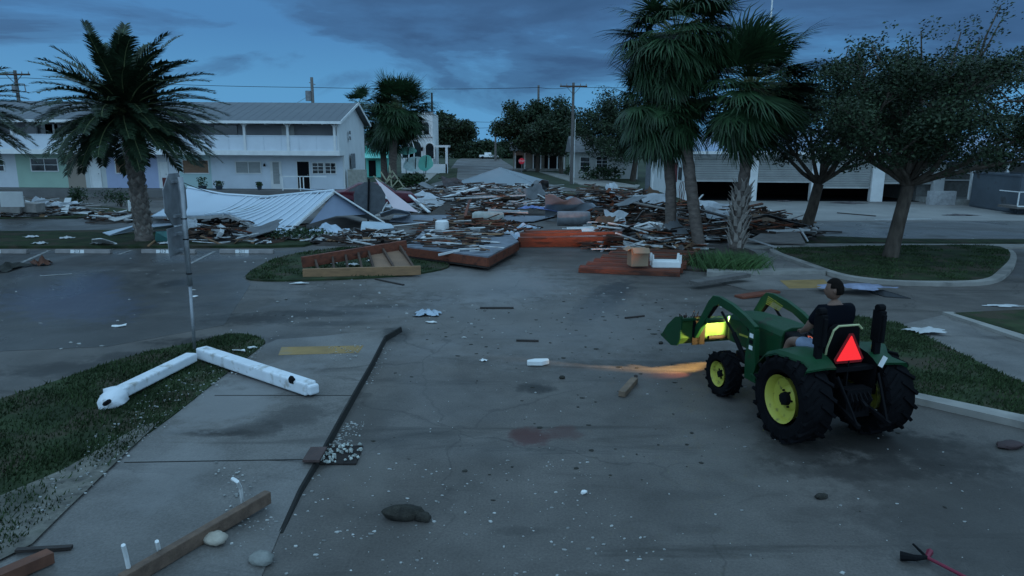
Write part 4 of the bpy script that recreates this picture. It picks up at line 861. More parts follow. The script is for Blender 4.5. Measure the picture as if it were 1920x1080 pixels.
# ------------------------------------------------------------------ wheel stops with bay numbers
WS = mat('wheel_stop_concrete', (.22, .20, .19), .85, .2, 4, .3); INK = mat('ink', (.02, .02, .025), .7, bump=0)
for k, (xa, xb, tx, num) in enumerate(((-60, 52, 4, '214'), (107, 208, 158, '213'), (268, 367, 316, '212'), (414, 513, 462, '211'))):
    A = P(xa, 474); B = P(xb, 475); c = (A+B)/2; t = thing('wheel_stop', 'concrete wheel stop numbered '+num+', '+('cut by the left picture edge', 'left of the sign post, before the date palm', 'crossed by the steel sign post', 'nearest the fallen metal roof')[k], 'wheel stop', tuple(c), 0, 'numbered wheel stops'); L_ = (B-A).length
    mb = MB(); mb.extr([(-.1, 0), (-.075, .13), (.06, .13), (.1, 0)], -L_/2, L_/2); mb.build('block', WS, t, bevel=.012)
    x = P(tx, 472).x-c.x; rot = (math.atan2(.13, .025), 0, 0); mb = MB(); mb.box((x, -.091, .068), (.46, .008, .118), Matrix.Rotation(-.19, 3, 'X')); pl = mb.build('number_plate', WHITE, t)
    text_mesh(num, .15, INK, pl, (x, -.098, .068), (R(90-11), 0, 0), 'number', .002)
# ------------------------------------------------------------------ the fallen metal roof
p1 = [PY(352, 352, 35), PY(420, 365, 34), PY(500, 370, 33.2), PY(560, 364, 32), PY(626, 358, 31)]
p2 = [PY(284, 405, 30.5), PY(360, 404, 29.6), PY(428, 399, 28.9), PY(460, 413, 28.2), PY(528, 445, 27.4)]
c = PY(528, 445, 27.4); t = thing('fallen_roof', 'large fallen pale blue metal roof, still ridged, lying before the motel', 'roof', (c.x, c.y, 0)); o_ = V(t.location)
g_ = curve_surf([q-o_ for q in p1], [q-o_ for q in p2], 22, 10, lambda u, v: V((0, 0, .06*math.sin(u*9)*math.sin(v*3)-.25*math.sin(v*math.pi)*(u < .99)*.5)))
MROOF = mat('pale_roof_metal', (.46, .52, .58), .45, .06, .5, .03, metal=.35, bscale=3); 
grid_mb(g_, .05).build('roof_sheet', MROOF, t, auto=40)
mb = MB()
for i in range(9, 23):
    mb.tube([q+V((0, 0, .025)) for q in g_[i]], .028, 5)
for row in (0,): mb.tube([g_[i][0]+V((0, 0, .03)) for i in range(len(g_))], .06, 5)
mb.build('standing_seam', mat('seam_metal', (.60, .66, .70), .4, .05, 1, 0, metal=.3), t)
b0 = [PY(626, 358, 31), PY(480, 352, 37), PY(352, 352, 35)]; b1 = [PY(722, 417, 31.5), PY(640, 372, 40), PY(430, 372, 41)]
pk = PY(626, 358, 31)-o_; rr_ = PY(722, 418, 31.2)-o_; ll_ = g_[-1][-1]
mb = MB(); bk = V((-3.5, 3.8, 0)); mb.sheet([pk, rr_, rr_+V((-3, 5, 0)), pk+V((-3, 5, -.2))], .05); mb.build('rear_slope', MROOF, t)
mb = MB(); gl = PY(580, 420, 28.9)-o_; gr = PY(688, 402, 31.3)-o_; mb.sheet([pk+V((0, .08, -.1)), gl+V((0, .08, 0)), PY(630, 405, 30.0)-o_, gr], .04, (.2, -1, 0)); mb.build('gable_panel', mat('gable_blue_grey', (.17, .20, .26), .6, .1, 1, .05), t)
mb = MB(); mb.bar(pk+V((0, -.05, .0)), rr_+V((0, -.05, 0)), .06, .22, (0, -1, .3)); mb.build('rake_board', WHITE, t)
e0 = [g_[-1][j]+V((0, -.03, -.06)) for j in range(len(g_[0]))]; mb = MB(); mb.tube(e0, .07, 4); mb.build('rake_board', WHITE, t)
mb = MB(); ed = [g_[i][-1]+V((0, -.05, -.1)) for i in range(len(g_))]
for i in range(3, len(ed)-1): mb.bar(ed[i]+V((0, 0, rnd.uniform(-.05, .02))), ed[i+1]+V((0, 0, rnd.uniform(-.05, .02))), .1, .12)
mb.build('torn_eave', WD_WH, t)
for i in range(8, 22, 2):
    mb = MB(); a = g_[i][0]-V((0, 0, .25)); b = g_[i][-1]-V((0, 0, .2)); mb.bar(a, b, .05, .16); z = min(a.z, b.z); mb.bar(V((b.x+rnd.uniform(-.3, .3), b.y+.3, b.z)), V((b.x+rnd.uniform(-.5, .5), b.y+.6, 0)), .05, .1); mb.build('rafter', WD_DK, t)
mb = MB(); a = PY(310, 340, 36); 
wire('black cable sagging along the fallen roof from the sign to the motel', [PY(345, 343, 33), PY(400, 362, 34.2), PY(452, 373, 33.4), PY(520, 370, 32.6), PY(600, 362, 31.2)], .02, .03)
# flat torn metal pieces at the far left end of it
def panel(name, label, cat, pts, m, thick=.03, group=None, nrm=None):
    mb = MB(); mb.sheet(pts, thick, nrm or (0, -.3, 1)); return tag(mb.build(name, m, None, w=True), label, cat, group)
panel('metal_sheet', 'pale triangular metal sheet standing behind the sign post', 'metal sheet', [P(284, 404, .15), P(345, 404, .2), PY(318, 384, 32)], MROOF)
panel('metal_sheet', 'long low metal strip left of the date palm, lying on the grass', 'metal sheet', [P(192, 436, .15), P(262, 420, .45), P(350, 417, .5), P(350, 424, .3), P(250, 432, .2), P(205, 441, .12)], MROOF)
panel('metal_sheet', 'pale board pile sheet left of the date palm trunk, upper one', 'metal sheet', [P(203, 410, .35), P(262, 398, .6), P(262, 402, .5), P(215, 414, .25)], WHITE)
# ------------------------------------------------------------------ collapsed pyramid roof
Yp = P(937, 352).y; t = thing('collapsed_roof', 'grey pyramid shaped roof fallen in the middle of the far street', 'roof', (PY(930, 350, Yp).x, Yp, 0)); o_ = V(t.location)
ap = PY(938, 314, Yp+3.2)-o_; l_ = PY(838, 352, Yp)-o_; r_ = PY(1014, 348, Yp)-o_; l_.z = r_.z = .12; bkl = V((l_.x+1.2, 8, .3)); bkr = V((r_.x+.8, 8, .3))
mb = MB(); mb.add([l_, r_, bkr, bkl, ap, l_-V((0, 0, .12)), r_-V((0, 0, .12)), bkr-V((0, 0, .12)), bkl-V((0, 0, .12))], [(0, 1, 4), (1, 2, 4), (2, 3, 4), (3, 0, 4), (0, 5, 6, 1), (1, 6, 7, 2), (3, 8, 5, 0), (8, 7, 6, 5)]); mb.build('roof_sheet', mat('slate_roof', (.20, .23, .25), .6, .08, .8, .05), t)
mb = MB(); mb.bar(l_+V((0, -.05, 0)), r_+V((0, -.05, 0)), .1, .16); mb.tube([l_, ap], .05, 4); mb.tube([r_, ap], .05, 4); mb.build('edge_trim', mat('trim_grey', (.28, .31, .33), .6), t)
# ------------------------------------------------------------------ the wreckage
plankmesh = {}
def plank_me(L, w, h, sd, m):
    key = (L, w, h, sd, m.name)
    if key in plankmesh: return plankmesh[key]
    rg = random.Random(sd); mb = MB(); n = 3; xs = [-L/2+L*i/n for i in range(n+1)]; vs = []; bow = rg.uniform(-.04, .04)
    for i, x in enumerate(xs):
        e = (rg.uniform(-.18, .18) if i in (0, n) else 0); o = bow*math.sin(math.pi*i/n)*L*.4
        for sy, sz in ((-1, -1), (1, -1), (1, 1), (-1, 1)): vs.append((x+e*sy*.6, sy*w/2+o, sz*h/2+o*.3))
    fs = [(3, 2, 1, 0), (n*4, n*4+1, n*4+2, n*4+3)]
    for i in range(n):
        for k in range(4): a = i*4+k; b = i*4+(k+1) % 4; fs.append((a, b, b+4, a+4))
    me = bpy.data.meshes.new('plank'); me.from_pydata(vs, [], fs); me.update(); me.materials.append(m); plankmesh[key] = me; return me
def plank(p, L, w, h, m, yaw, pitch, roll, label, group, name='plank', cat='plank', sd=0):
    o = bpy.data.objects.new(name, plank_me(L, w, h, sd, m)); C.objects.link(o); o.location = p
    o.rotation_euler = (Matrix.Rotation(yaw, 3, 'Z') @ Matrix.Rotation(-pitch, 3, 'Y') @ Matrix.Rotation(roll, 3, 'X')).to_euler(); return tag(o, label, cat, group)
def inpoly(x, y, poly):
    c = False; j = len(poly)-1
    for i in range(len(poly)):
        if (poly[i][1] > y) != (poly[j][1] > y) and x < (poly[j][0]-poly[i][0])*(y-poly[i][1])/(poly[j][1]-poly[i][1])+poly[i][0]: c = not c
        j = i
    return c
PROF = {WD_BR: 'brown', WD_RED: 'red brown', WD_GR: 'grey', WD_WH: 'white painted', WD_DK: 'dark wet', WD_TAN: 'raw tan'}
def pal(name, cols, rough=.85):
    m = bpy.data.materials.new(name); m.use_nodes = True; t = m.node_tree; b = t.nodes['Principled BSDF']; g = t.nodes.new('ShaderNodeNewGeometry'); k = len(cols)
    tcn = t.nodes.new('ShaderNodeTexCoord'); nz = t.nodes.new('ShaderNodeTexNoise'); nz.inputs['Scale'].default_value = 6; t.links.new(tcn.outputs['Object'], nz.inputs['Vector'])
    c = ramp(t, [(i/k, cc) for i, cc in enumerate(cols)], g.outputs['Random Per Island'], 'CONSTANT'); c = mixc(t, 1, c, ramp(t, [(.3, .6), (.7, 1.2)], nz.outputs[0]), 'MULTIPLY')
    t.links.new(c, b.inputs['Base Color']); b.inputs['Roughness'].default_value = rough; b.inputs['Specular IOR Level'].default_value = .2; return m
_d, _b, _r, _g, _w, _t, _o = (.016, .012, .010), (.070, .040, .027), (.15, .045, .022), (.11, .10, .095), (.50, .50, .49), (.20, .12, .07), (.035, .025, .02)
PAL = {'white': pal('scraps_pale', [_w, _g, _b, _w, _t, _o, _g, _w, _d, _b]), 'brown': pal('scraps_brown', [_d, _b, _r, _o, _b, _t, _d, _g, _b, _w, _o, _r]), 'mixed': pal('scraps_mixed', [_w, _b, _d, _t, _g, _r, _o, _w, _b, _d])}
def pile(poly, n, mats, where, seed, zmax=.7, yaw0=0, yawj=.45, Ls=(1.2, 2.0, 3.0), rubble=400, rub=(.10, .085, .07), group=None):
    """poly in picture pixels on the ground; planks are objects, the small splinters one stuff object"""
    rg = random.Random(seed); xs = [p[0] for p in poly]; ys = [p[1] for p in poly]; wp = [P(*p) for p in poly]
    cx = sum(p.x for p in wp)/len(wp); cy = sum(p.y for p in wp)/len(wp); rx = (max(p.x for p in wp)-min(p.x for p in wp))/2; ry = (max(p.y for p in wp)-min(p.y for p in wp))/2
    def hgt(x, y): return zmax*max(0.08, 1-(((x-cx)/rx)**2*.75+((y-cy)/ry)**2*.85))*(.78+.42*math.sin(x*1.35+seed)*math.cos(y*1.1+seed*2))
    for k in range(n):
        while True:
            x, y = rg.uniform(min(p.x for p in wp), max(p.x for p in wp)), rg.uniform(min(p.y for p in wp), max(p.y for p in wp))
            if inpoly(x, y, wp): break
        h = hgt(x, y); m = rg.choice(mats); L = rg.choice(Ls); w, hh = rg.choice(((.14, .04), (.09, .04), (.2, .03), (.28, .025)))
        yaw = yaw0+rg.gauss(0, yawj)+(1.4 if rg.random() < .1 else 0); pi_ = rg.gauss(0, .07)+(.25 if rg.random() < .08 else 0); z = max(hh/2+.01+abs(math.sin(pi_))*L/2, rg.uniform(.25, 1)*h+.03)
        plank(V((x, y, z)), L, w, hh, m, yaw, pi_, rg.gauss(0, .3), PROF[m]+' board '+where, group or ('boards '+where), sd=k % 4)
    mb = MB(); 
    for k in range(rubble):
        while True:
            x, y = rg.uniform(min(p.x for p in wp), max(p.x for p in wp)), rg.uniform(min(p.y for p in wp), max(p.y for p in wp))
            if inpoly(x, y, wp): break
        h = hgt(x, y); z = rg.uniform(0, 1)**.7*h+.02; s_ = rg.uniform(.5, 1.6)
        rot = Euler((rg.gauss(0, .5), rg.gauss(0, .5), rg.uniform(0, 6.28))).to_matrix(); kind = rg.random()
        if kind < .72: rot = Euler((rg.gauss(0, .4), rg.gauss(0, .16), yaw0+rg.gauss(0, yawj*1.1)+(1.3 if rg.random() < .12 else 0))).to_matrix(); d = (.9*s_, .05+.07*rg.random(), .03)
        else: d = (.26*s_, .18*s_, .02) if kind < .94 else (.18*s_, .14*s_, .1*s_)
        mb.box((x, y, z), d, rot)
    for k in range(rubble//60):   # bent strips, wire and flashing
        p_ = rg.choice(wp).lerp(V((cx, cy, 0)), rg.uniform(.2, 1)); q_ = V((p_.x, p_.y, hgt(p_.x, p_.y)*.7)); pts = [q_]
        for j in range(5): q_ = q_+V((rg.gauss(.25, .3), rg.gauss(0, .2), rg.gauss(0, .12))); q_.z = max(.04, min(q_.z, zmax*1.25)); pts.append(q_)
        mb.tube(pts, rg.choice((.012, .02, .03)), 4)
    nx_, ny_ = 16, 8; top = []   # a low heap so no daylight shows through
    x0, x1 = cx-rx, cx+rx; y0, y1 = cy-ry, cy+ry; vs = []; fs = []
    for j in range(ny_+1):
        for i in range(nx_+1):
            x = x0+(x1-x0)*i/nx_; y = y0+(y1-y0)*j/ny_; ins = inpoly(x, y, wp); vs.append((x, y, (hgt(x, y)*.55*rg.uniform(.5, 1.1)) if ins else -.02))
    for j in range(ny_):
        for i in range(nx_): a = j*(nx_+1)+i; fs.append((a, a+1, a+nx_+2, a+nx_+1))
    o = mb.build('rubble', PAL['white' if max(rub) > .19 else 'brown' if rub[0] > rub[2]*1.35 else 'mixed'], None); tag(o, 'splinters and small scraps '+where, 'rubble', kind='stuff')
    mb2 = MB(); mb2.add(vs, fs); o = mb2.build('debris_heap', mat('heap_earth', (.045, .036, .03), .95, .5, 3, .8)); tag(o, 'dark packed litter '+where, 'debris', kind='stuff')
    return hgt
pile([(770, 352), (1030, 350), (1050, 372), (1035, 398), (960, 402), (880, 408), (820, 395), (800, 375)], 48, [WD_WH, WD_WH, WD_GR, WD_BR, WD_BR], 'in the far heap before the grey pyramid roof', 101, 1.0, .05, .3, (1.8, 3.0, 4.5), 1500, (.2, .18, .16))
pile([(1040, 388), (1130, 372), (1230, 380), (1250, 400), (1240, 425), (1120, 425), (1050, 410)], 46, [WD_BR, WD_DK, WD_BR, WD_GR], 'in the long dark heap left of the slim dark palm', 102, 1.35, .1, .35, (1.6, 2.6, 3.6), 1700, (.10, .08, .06))
pile([(1225, 390), (1380, 392), (1520, 432), (1530, 452), (1420, 455), (1250, 455), (1215, 430)], 46, [WD_BR, WD_GR, WD_DK, WD_WH], 'in the heap running behind the three palms', 103, 1.05, -.15, .35, (1.6, 2.6, 3.6), 1500, (.10, .08, .06))
pile([(1100, 436), (1200, 430), (1290, 440), (1300, 475), (1210, 478), (1130, 470), (1100, 460)], 36, [WD_BR, WD_DK, WD_WH, WD_GR, WD_RED], 'in the near heap between the lattice and the palms', 104, .85, -.1, .5, (1.0, 1.6, 2.4), 1200, (.16, .13, .13))
pile([(0, 388), (150, 386), (160, 405), (60, 410), (-60, 410)], 26, [WD_WH, WD_WH, WD_GR, WD_BR], 'in the heap at the left edge before the motel', 105, .6, .1, .4, (1.6, 2.4, 3.2), 450, (.3, .28, .26))
pile([(165, 408), (265, 400), (270, 418), (180, 420)], 9, [WD_WH, WD_GR], 'by the foot of the date palm', 106, .35, .12, .3, (1.6, 2.4), 60, (.3, .3, .3))
pile([(400, 352), (600, 352), (625, 362), (420, 362)], 16, [WD_WH, WD_GR, WD_BR], 'between the fallen metal roof and the motel walk', 107, .8, .05, .25, (1.8, 3.0), 400, (.25, .23, .2))
pile([(800, 420), (960, 425), (990, 445), (900, 458), (790, 450)], 18, [WD_BR, WD_GR, WD_WH, WD_RED], 'lying on the broken shingled deck', 108, .62, .03, .2, (1.4, 2.4, 3.4), 420, (.18, .13, .1))
pile([(750, 375), (830, 365), (850, 390), (800, 402), (730, 400)], 14, [WD_WH, WD_GR, WD_BR], 'beside the pale pink panel', 109, .7, -.6, .5, (1.4, 2.4), 350, (.2, .18, .16))
pile([(860, 398), (960, 390), (955, 405), (900, 415), (850, 412)], 12, [WD_RED, WD_BR, WD_BR], 'in the small brown heap at the street centre', 110, .7, .25, .3, (1.2, 2.0, 2.8), 450, (.14, .09, .06))
pile([(330, 418), (500, 425), (560, 440), (540, 462), (400, 462), (330, 455)], 16, [WD_DK, WD_BR, WD_GR], 'under the fallen metal roof', 111, .5, .0, .4, (1.4, 2.4), 400, (.14, .13, .12))
pile([(560, 440), (740, 440), (760, 455), (700, 462), (570, 458)], 10, [WD_DK, WD_BR, WD_WH], 'behind the fallen wall frame', 112, .4, .0, .3, (1.4, 2.0), 300, (.2, .2, .2))
# broad pieces standing and lying in the heaps
SHG = mat('sheathing', (.16, .10, .065), .85, .3, 1.5, .2, obj=.4); GRY = mat('grey_board', (.17, .175, .18), .8, .3, 1.5, .1, obj=.4); PLS = mat('pale_sheet', (.44, .46, .48), .6, .15, 1.2, .1, obj=.4, stain=((.2, .17, .13), .6, 1.5)); CBL = mat('dull_carpet', (.10, .085, .085), .95, .4, 3, .4, obj=.4)
_rg = random.Random(505); sheetme = {}
for lst, where, zt in (([(800, 372), (850, 365), (905, 372), (960, 368), (1010, 362), (1000, 385), (880, 388), (940, 392), (830, 385)], 'in the far heap before the grey pyramid roof', .95), ([(1100, 385), (1150, 392), (1190, 388), (1225, 398), (1130, 405), (1180, 415), (1225, 412)], 'in the long dark heap left of the slim dark palm', 1.2),
        ([(1280, 410), (1330, 418), (1360, 438), (1430, 436), (1470, 444)], 'in the heap running behind the three palms', .85), ([(1130, 450), (1165, 458), (1200, 462), (1230, 470), (1270, 466), (1150, 442)], 'in the near heap between the lattice and the palms', .65),
        ([(20, 402), (70, 404), (110, 402), (130, 398)], 'in the heap at the left edge before the motel', .5), ([(770, 385), (800, 392), (745, 398)], 'beside the pale pink panel', .5), ([(350, 440), (430, 445), (490, 450)], 'under the fallen metal roof', .4)):
    for x, y in lst:
        m_, nm_ = _rg.choice(((SHG, 'brown sheathing'), (GRY, 'grey'), (PLS, 'pale'), (CBL, 'limp dark carpet'), (PLS, 'pale'), (GRY, 'grey')))
        w_, h_ = _rg.uniform(.7, 1.9), _rg.uniform(.5, 1.1); n = 7; vs = []; amp = .02 if m_ in (SHG, GRY) else .10; ph = _rg.uniform(0, 6)
        g_ = [[V((-w_/2+w_*i/n+(_rg.uniform(-.12, .12) if i in (0, n) else 0), -h_/2+h_*j/4+(_rg.uniform(-.08, .08) if j in (0, 4) else 0), amp*math.sin(i*1.3+ph)*math.cos(j*1.1+ph))) for j in range(5)] for i in range(n+1)]
        o = grid_mb(g_, .025).build('wreckage_sheet', m_); p = P(x, y); tl = _rg.gauss(.35, .35); o.location = (p.x, p.y, zt*_rg.uniform(.55, .95)+abs(math.sin(tl))*h_*.2)
        o.rotation_euler = (tl, _rg.gauss(0, .18), _rg.gauss(0, .5)); tag(o, nm_+' broken sheet '+where, 'sheet', 'broken sheets '+where)
# --- named single boards that read clearly in the picture
def board(a, b, w, h, m, label, group=None, name='board', cat='board'):
    a = V(a); b = V(b); mb = MB(); mb.bar(a, b, w, h); return tag(mb.build(name, m, None, w=True), label, cat, group)
board(P(803, 443, .5), PY(945, 438, P(945, 440).y)+V((0, 0, .1)), .35, .05, WD_BR, 'long brown board lying highest on the broken deck')
board(P(820, 437, .45), P(942, 440, .55), .26, .06, WD_TAN, 'long raw orange board on the broken deck')
board(P(800, 454, .5), P(945, 466, .45), .1, .07, WD_WH, 'thin white batten crossing the grey shingles of the deck')
board(P(822, 478, .35), P(862, 469, .5), .12, .06, WD_WH, 'short curved white trim lying over the deck edge')
board(P(786, 452, .45), P(812, 432, .5), .12, .05, WD_WH, 'short pale stick leaning at the left end of the deck')
board(P(915, 394, .8), P(990, 398, .7), .14, .1, WD_WH, 'long straight white beam right of the small brown heap')
board(P(828, 372, .6), P(895, 352, .9), .3, .08, WD_WH, 'widest white fascia board on top of the far heap', )
board(P(912, 355, .8), P(970, 358, .7), .25, .08, WD_WH, 'short white beam at the foot of the pyramid roof')
board(P(795, 375, .6), P(985, 366, .8), .1, .08, WD_WH, 'longest thin white pole lying across the far heap')
board(P(978, 344, .9), P(996, 358, .5), .12, .05, WD_WH, 'white stick stuck up at the right of the pyramid roof')
board(P(768, 366, .9), P(805, 398, .15), .16, .06, WD_WH, 'weathered white rail leaning right of the pink panel, upper one')
board(P(778, 376, .7), P(812, 395, .1), .12, .06, WD_WH, 'weathered white rail leaning right of the pink panel, lower one')
board(P(770, 385, .6), P(797, 396, .1), .1, .04, WD_WH, 'short white batten at the tip of the pink panel')
board(P(1108, 467, .2), P(1190, 466, .25), .08, .04, WD_WH, 'thin white batten lying above the red fence panels')
board(P(1155, 437, .8), P(1207, 455, .3), .07, .05, WD_WH, 'thin white batten slanting across the near heap')
board(P(1192, 414, .4), P(1207, 395, 1.0), .1, .05, WD_GR, 'short grey board standing up in the dark heap')
board(P(1398, 446, .35), P(1463, 466, .08), .06, .05, WD_WH, 'thin white pole pointing out right of the splayed palm')
board(P(1300, 390, 1.1), P(1385, 413, .7), .35, .06, WD_DK, 'wide dark board sloping down behind the palms')
board(P(1190, 380, 1.0), P(1260, 394, .8), .3, .05, WD_GR, 'wide grey board at the top of the dark heap')
board(P(1438, 433, .45), P(1517, 431, .45), .16, .08, WD_WH, 'white board on the right end of the heap behind the palms')
board(P(1500, 428, .6), P(1514, 452, .1), .12, .06, WD_WH, 'short white board leaning at the right end of the heap')
panel('fallen_panel', 'flat tan panel at the right end of the heap behind the palms', 'panel', [P(1400, 452, .2), P(1510, 456, .15), P(1500, 436, .4), P(1440, 430, .45)], WD_GR, .06)
board(P(1515, 433, .12), P(1578, 435, .05), .08, .06, WD_DK, 'thin dark pole lying on the cross street right of the heap')
board(P(1570, 399, .03), P(1642, 405, .03), .12, .05, WD_DK, 'thin dark board lying on the driveway before the garage')
board(P(1640, 412, .03), P(1745, 411, .05), .09, .06, WD_WH, 'long pale batten along the driveway edge behind the big oak')
board(P(900, 577, .02), P(963, 577, .02), .07, .03, WD_DK, 'dark straight strip lying crosswise in the road')
board(P(968, 638, .02), P(1010, 639, .02), .05, .03, WD_DK, 'short dark stick crosswise in the road centre')
board(P(704, 523, .02), P(757, 534, .02), .06, .03, WD_DK, 'dark stick below the fallen wall frame')
board(P(1172, 596, .02), P(1208, 592, .02), .04, .03, WD_DK, 'thin dark stick near the damp patch')
board(P(1400, 515, .2), P(1300, 531, .15), .3, .1, WD_GR, 'weathered board leaning on the bed edge')
board(P(1385, 557, .03), P(1455, 546, .08), .3, .05, WD_RED, 'dull red board lying behind the tractor bonnet')
board(P(278, 461, .1), P(392-80, 434, .2), .06, .04, WD_TAN, 'thin tan pole leaning right of the date palm')
# big deck slab with grey shingles and red fascia
dk = [P(762, 462, .42), P(915, 481, .46), P(972, 452, .46), P(955, 437, .5), P(880, 428, .5), P(800, 428, .45)]
t = thing('broken_deck', 'broken roof deck with grey shingles and a red brown fascia edge, in the road', 'roof deck', (dk[1].x, dk[1].y, 0)); o_ = V(t.location); d_ = [q-o_ for q in dk]
MB().sheet(d_, .04, (0, 0, 1)).build('shingles', mat('grey_shingle', (.15, .165, .19), .85, .25, 3, .4, stain=((.07, .06, .05), .6, 1)), t)
for a, b in zip(d_[:3], d_[1:4]): MB().bar(a-V((0, 0, .17)), b-V((0, 0, .17)), .07, .26).build('fascia', WD_RED, t)
mb = MB(); mb.sheet([q*.97-V((0, 0, .3)) for q in d_], .05, (0, 0, 1)); mb.build('underside', WD_DK, t)
for k in range(8): a = d_[0].lerp(d_[1], k/8+.05); b = d_[5].lerp(d_[3], k/8+.05); MB().bar(a-V((0, -.1, .16)), b-V((0, 0, .16)), .05, .18).build('joist', WD_BR, t)
mb = MB(); mb.sheet([P(880, 480, .2), P(914, 494, .04), P(965, 468, .06), P(955, 462, .3)], .04, (0, -.4, 1)); tag(mb.build('broken_board', WD_RED, None, w=True), 'splintered red brown board under the deck corner', 'board')
panel('grey_roofing', 'flat grey roofing sheet lying on the road behind the deck', 'roofing', [P(730, 415, .08), P(830, 420, .08), P(1000, 415, .08), P(1040, 405, .1), P(860, 403, .1), P(740, 403, .1)], MATS['grey_shingle'], .03)
_rg = random.Random(77); _m = MB()
for k in range(170):
    q = d_[0].lerp(d_[1], _rg.random()).lerp(d_[5].lerp(d_[3], _rg.random()), _rg.random()**.8)+o_; _m.box((q.x, q.y, .50+.05*_rg.random()), (_rg.uniform(.1, 1.1), _rg.uniform(.03, .12), .03), Euler((0, _rg.gauss(0, .05), _rg.gauss(-.05, .35))).to_matrix())
tag(_m.build('rubble', PAL['mixed']), 'splinters and torn shingles strewn over the broken deck', 'rubble', kind='stuff')
# stacked red beams
for k, (a, b, w, h) in enumerate((((975, 457, .12), (1172, 455, .12), .3, .22), ((972, 449, .4), (1168, 447, .4), .25, .16), ((975, 440, .65), (1165, 437, .7), .25, .12), ((985, 434, .85), (1090, 432, .9), .3, .06))):
    board(P(*a), P(*b), w, h, WD_RED, ('lowest of the long red brown beams closing the road', 'second red brown beam from the ground in the lit stack', 'third red brown beam up in the lit stack', 'short top board of the lit red brown stack')[k], 'red brown beams across the road', 'beam', 'beam')
board(P(960, 458, .12), P(1000, 440, .3), .18, .16, WD_RED, 'short red beam bridging the deck corner and the lit stack')
# red fence panels, stepped
for k in range(6):
    y = 506-7*k; xa = 1085+14*k; xb = 1185+6*k; z = .08+.02*k
    t = thing('slat_panel', ('red slatted panel, front one by the cardboard box', 'red slatted panel, second from the front', 'red slatted panel, third from the front', 'red slatted panel, third from the back', 'red slatted panel, second from the back', 'red slatted panel, rearmost of the stepped row')[k], 'slat panel', tuple(P(xa, y)), 0, 'stepped red slatted panels'); o_ = V(t.location)
    A = P(xa, y, z)-o_; B = P(xb+90, y+8, z)-o_; n_ = (B-A).normalized().cross(V((0, 0, 1)))*-1
    mb = MB(); mb.bar(A, B, .1, .14); mb.build('front_rail', WD_RED, t)
    for q in range(2): mb = MB(); mb.bar(A+n_*(.16+.2*q)+V((0, 0, .06)), B+n_*(.16+.2*q)+V((0, 0, .06)), .12, .05); mb.build('slat', WD_RED if k < 3 or q else WD_BR, t)
# cardboard box, white shelf, lattice, other single things
def boxy(name, label, cat, px, py, d, m, rz=0, tilt=0, z=0, bevel=.01, group=None):
    p = P(px, py, z); mb = MB(); mb.box((0, 0, d[2]/2), d, Matrix.Rotation(tilt, 3, 'Y')); o = mb.build(name, m, None, tuple(p), rz, bevel=bevel); return tag(o, label, cat, group)
CARD = mat('cardboard', (.25, .17, .11), .85, .12, 3, .1)
t = thing('cardboard_box', 'brown cardboard box standing on the red slatted panels', 'box', tuple(P(1195, 500, .2)), .15); mb = MB(); mb.box((0, 0, .3), (.52, .42, .52)); mb.build('carton', CARD, t, bevel=.01); mb = MB(); mb.box((-.32, 0, .55), (.2, .4, .01), Matrix.Rotation(-.5, 3, 'Y')); mb.box((.0, -.3, .52), (.5, .2, .01), Matrix.Rotation(.8, 3, 'X')); mb.build('flap', CARD, t)
t = thing('overturned_shelf', 'white plastic shelf with four short legs, upside down by the cardboard box', 'shelf', tuple(P(1247, 504, .1)), -.05); mb = MB(); mb.box((0, 0, .16), (.85, .45, .2)); mb.build('tray', WHITE, t, bevel=.03)
for x, y in ((-.4, -.18), (.4, -.18), (-.4, .18), (.4, .18)): mb = MB(); mb.tube([(x, y, .2), (x*1.02, y, .45)], [.045, .035], 8); mb.build('leg', WHITE, t)
q = [PY(1063, 427, 27.0), PY(1110, 425, 27.2), PY(1124, 445, 26.0), PY(1070, 443, 25.8)]
t = thing('lattice_panel', 'white diamond lattice panel lying on the red beams', 'lattice', tuple(q[3])); o_ = V(t.location); q = [x-o_ for x in q]; mb = MB()
for k in range(-8, 17):
    for s_ in (1, -1):
        pts = []
        for m_ in range(41):
            v = m_/40; u = k/16*1.0+s_*v*.5+(0 if s_ > 0 else .5)
            if 0 <= u <= 1: pts.append(q[0].lerp(q[1], u).lerp(q[3].lerp(q[2], u), v))
        if len(pts) > 1: mb.bar(pts[0]+V((0, 0, .012*s_)), pts[-1]+V((0, 0, .012*s_)), .035, .012)
for a, b in zip(q, q[1:]+q[:1]): mb.bar(a, b, .03, .03)
mb.build('slats', WHITE, t)
t = thing('awning_frame', 'bent white metal awning frame in the near heap left of the palms', 'frame', tuple(P(1240, 455))); o_ = V(t.location); hub = P(1243, 446, .25)-o_; mb = MB()
for (x, y, z) in ((1140, 418, .9), (1190, 425, 1.0), (1218, 417, 1.2), (1226, 418, 1.25), (1232, 420, 1.2), (1242, 420, 1.1), (1120, 424, .7)): mb.tube([P(x, y, z)-o_, (P(x, y, z)-o_).lerp(hub, .5)+V((0, 0, .1)), hub], .035, 5)
mb.tube([P(1190, 425, 1.0)-o_, P(1218, 417, 1.2)-o_, P(1242, 420, 1.1)-o_], .035, 5); mb.tube([hub, P(1250, 456, .1)-o_], .05, 5); mb.build('tubes', WHITE, t)
t = thing('white_bucket', 'small white tub sitting on the brown board of the deck', 'tub', tuple(P(829, 431, .5))); mb = MB(); mb.lathe([(0, 0), (.24, 0), (.27, .05), (.25, .32), (.2, .36), (0, .36)], n=16); mb.build('tub', WHITE, t, auto=40)
t = thing('tank', 'long pale beige tank lying behind the deck', 'tank', tuple(P(915, 423, 0)), .08); mb = MB(); mb.lathe([(0, -.75), (.25, -.73), (.33, -.6), (.33, .6), (.25, .73), (0, .75)], (0, 0, .33), 16, 'X'); mb.build('shell', mat('beige_plastic', (.30, .31, .28), .6), t, auto=40)
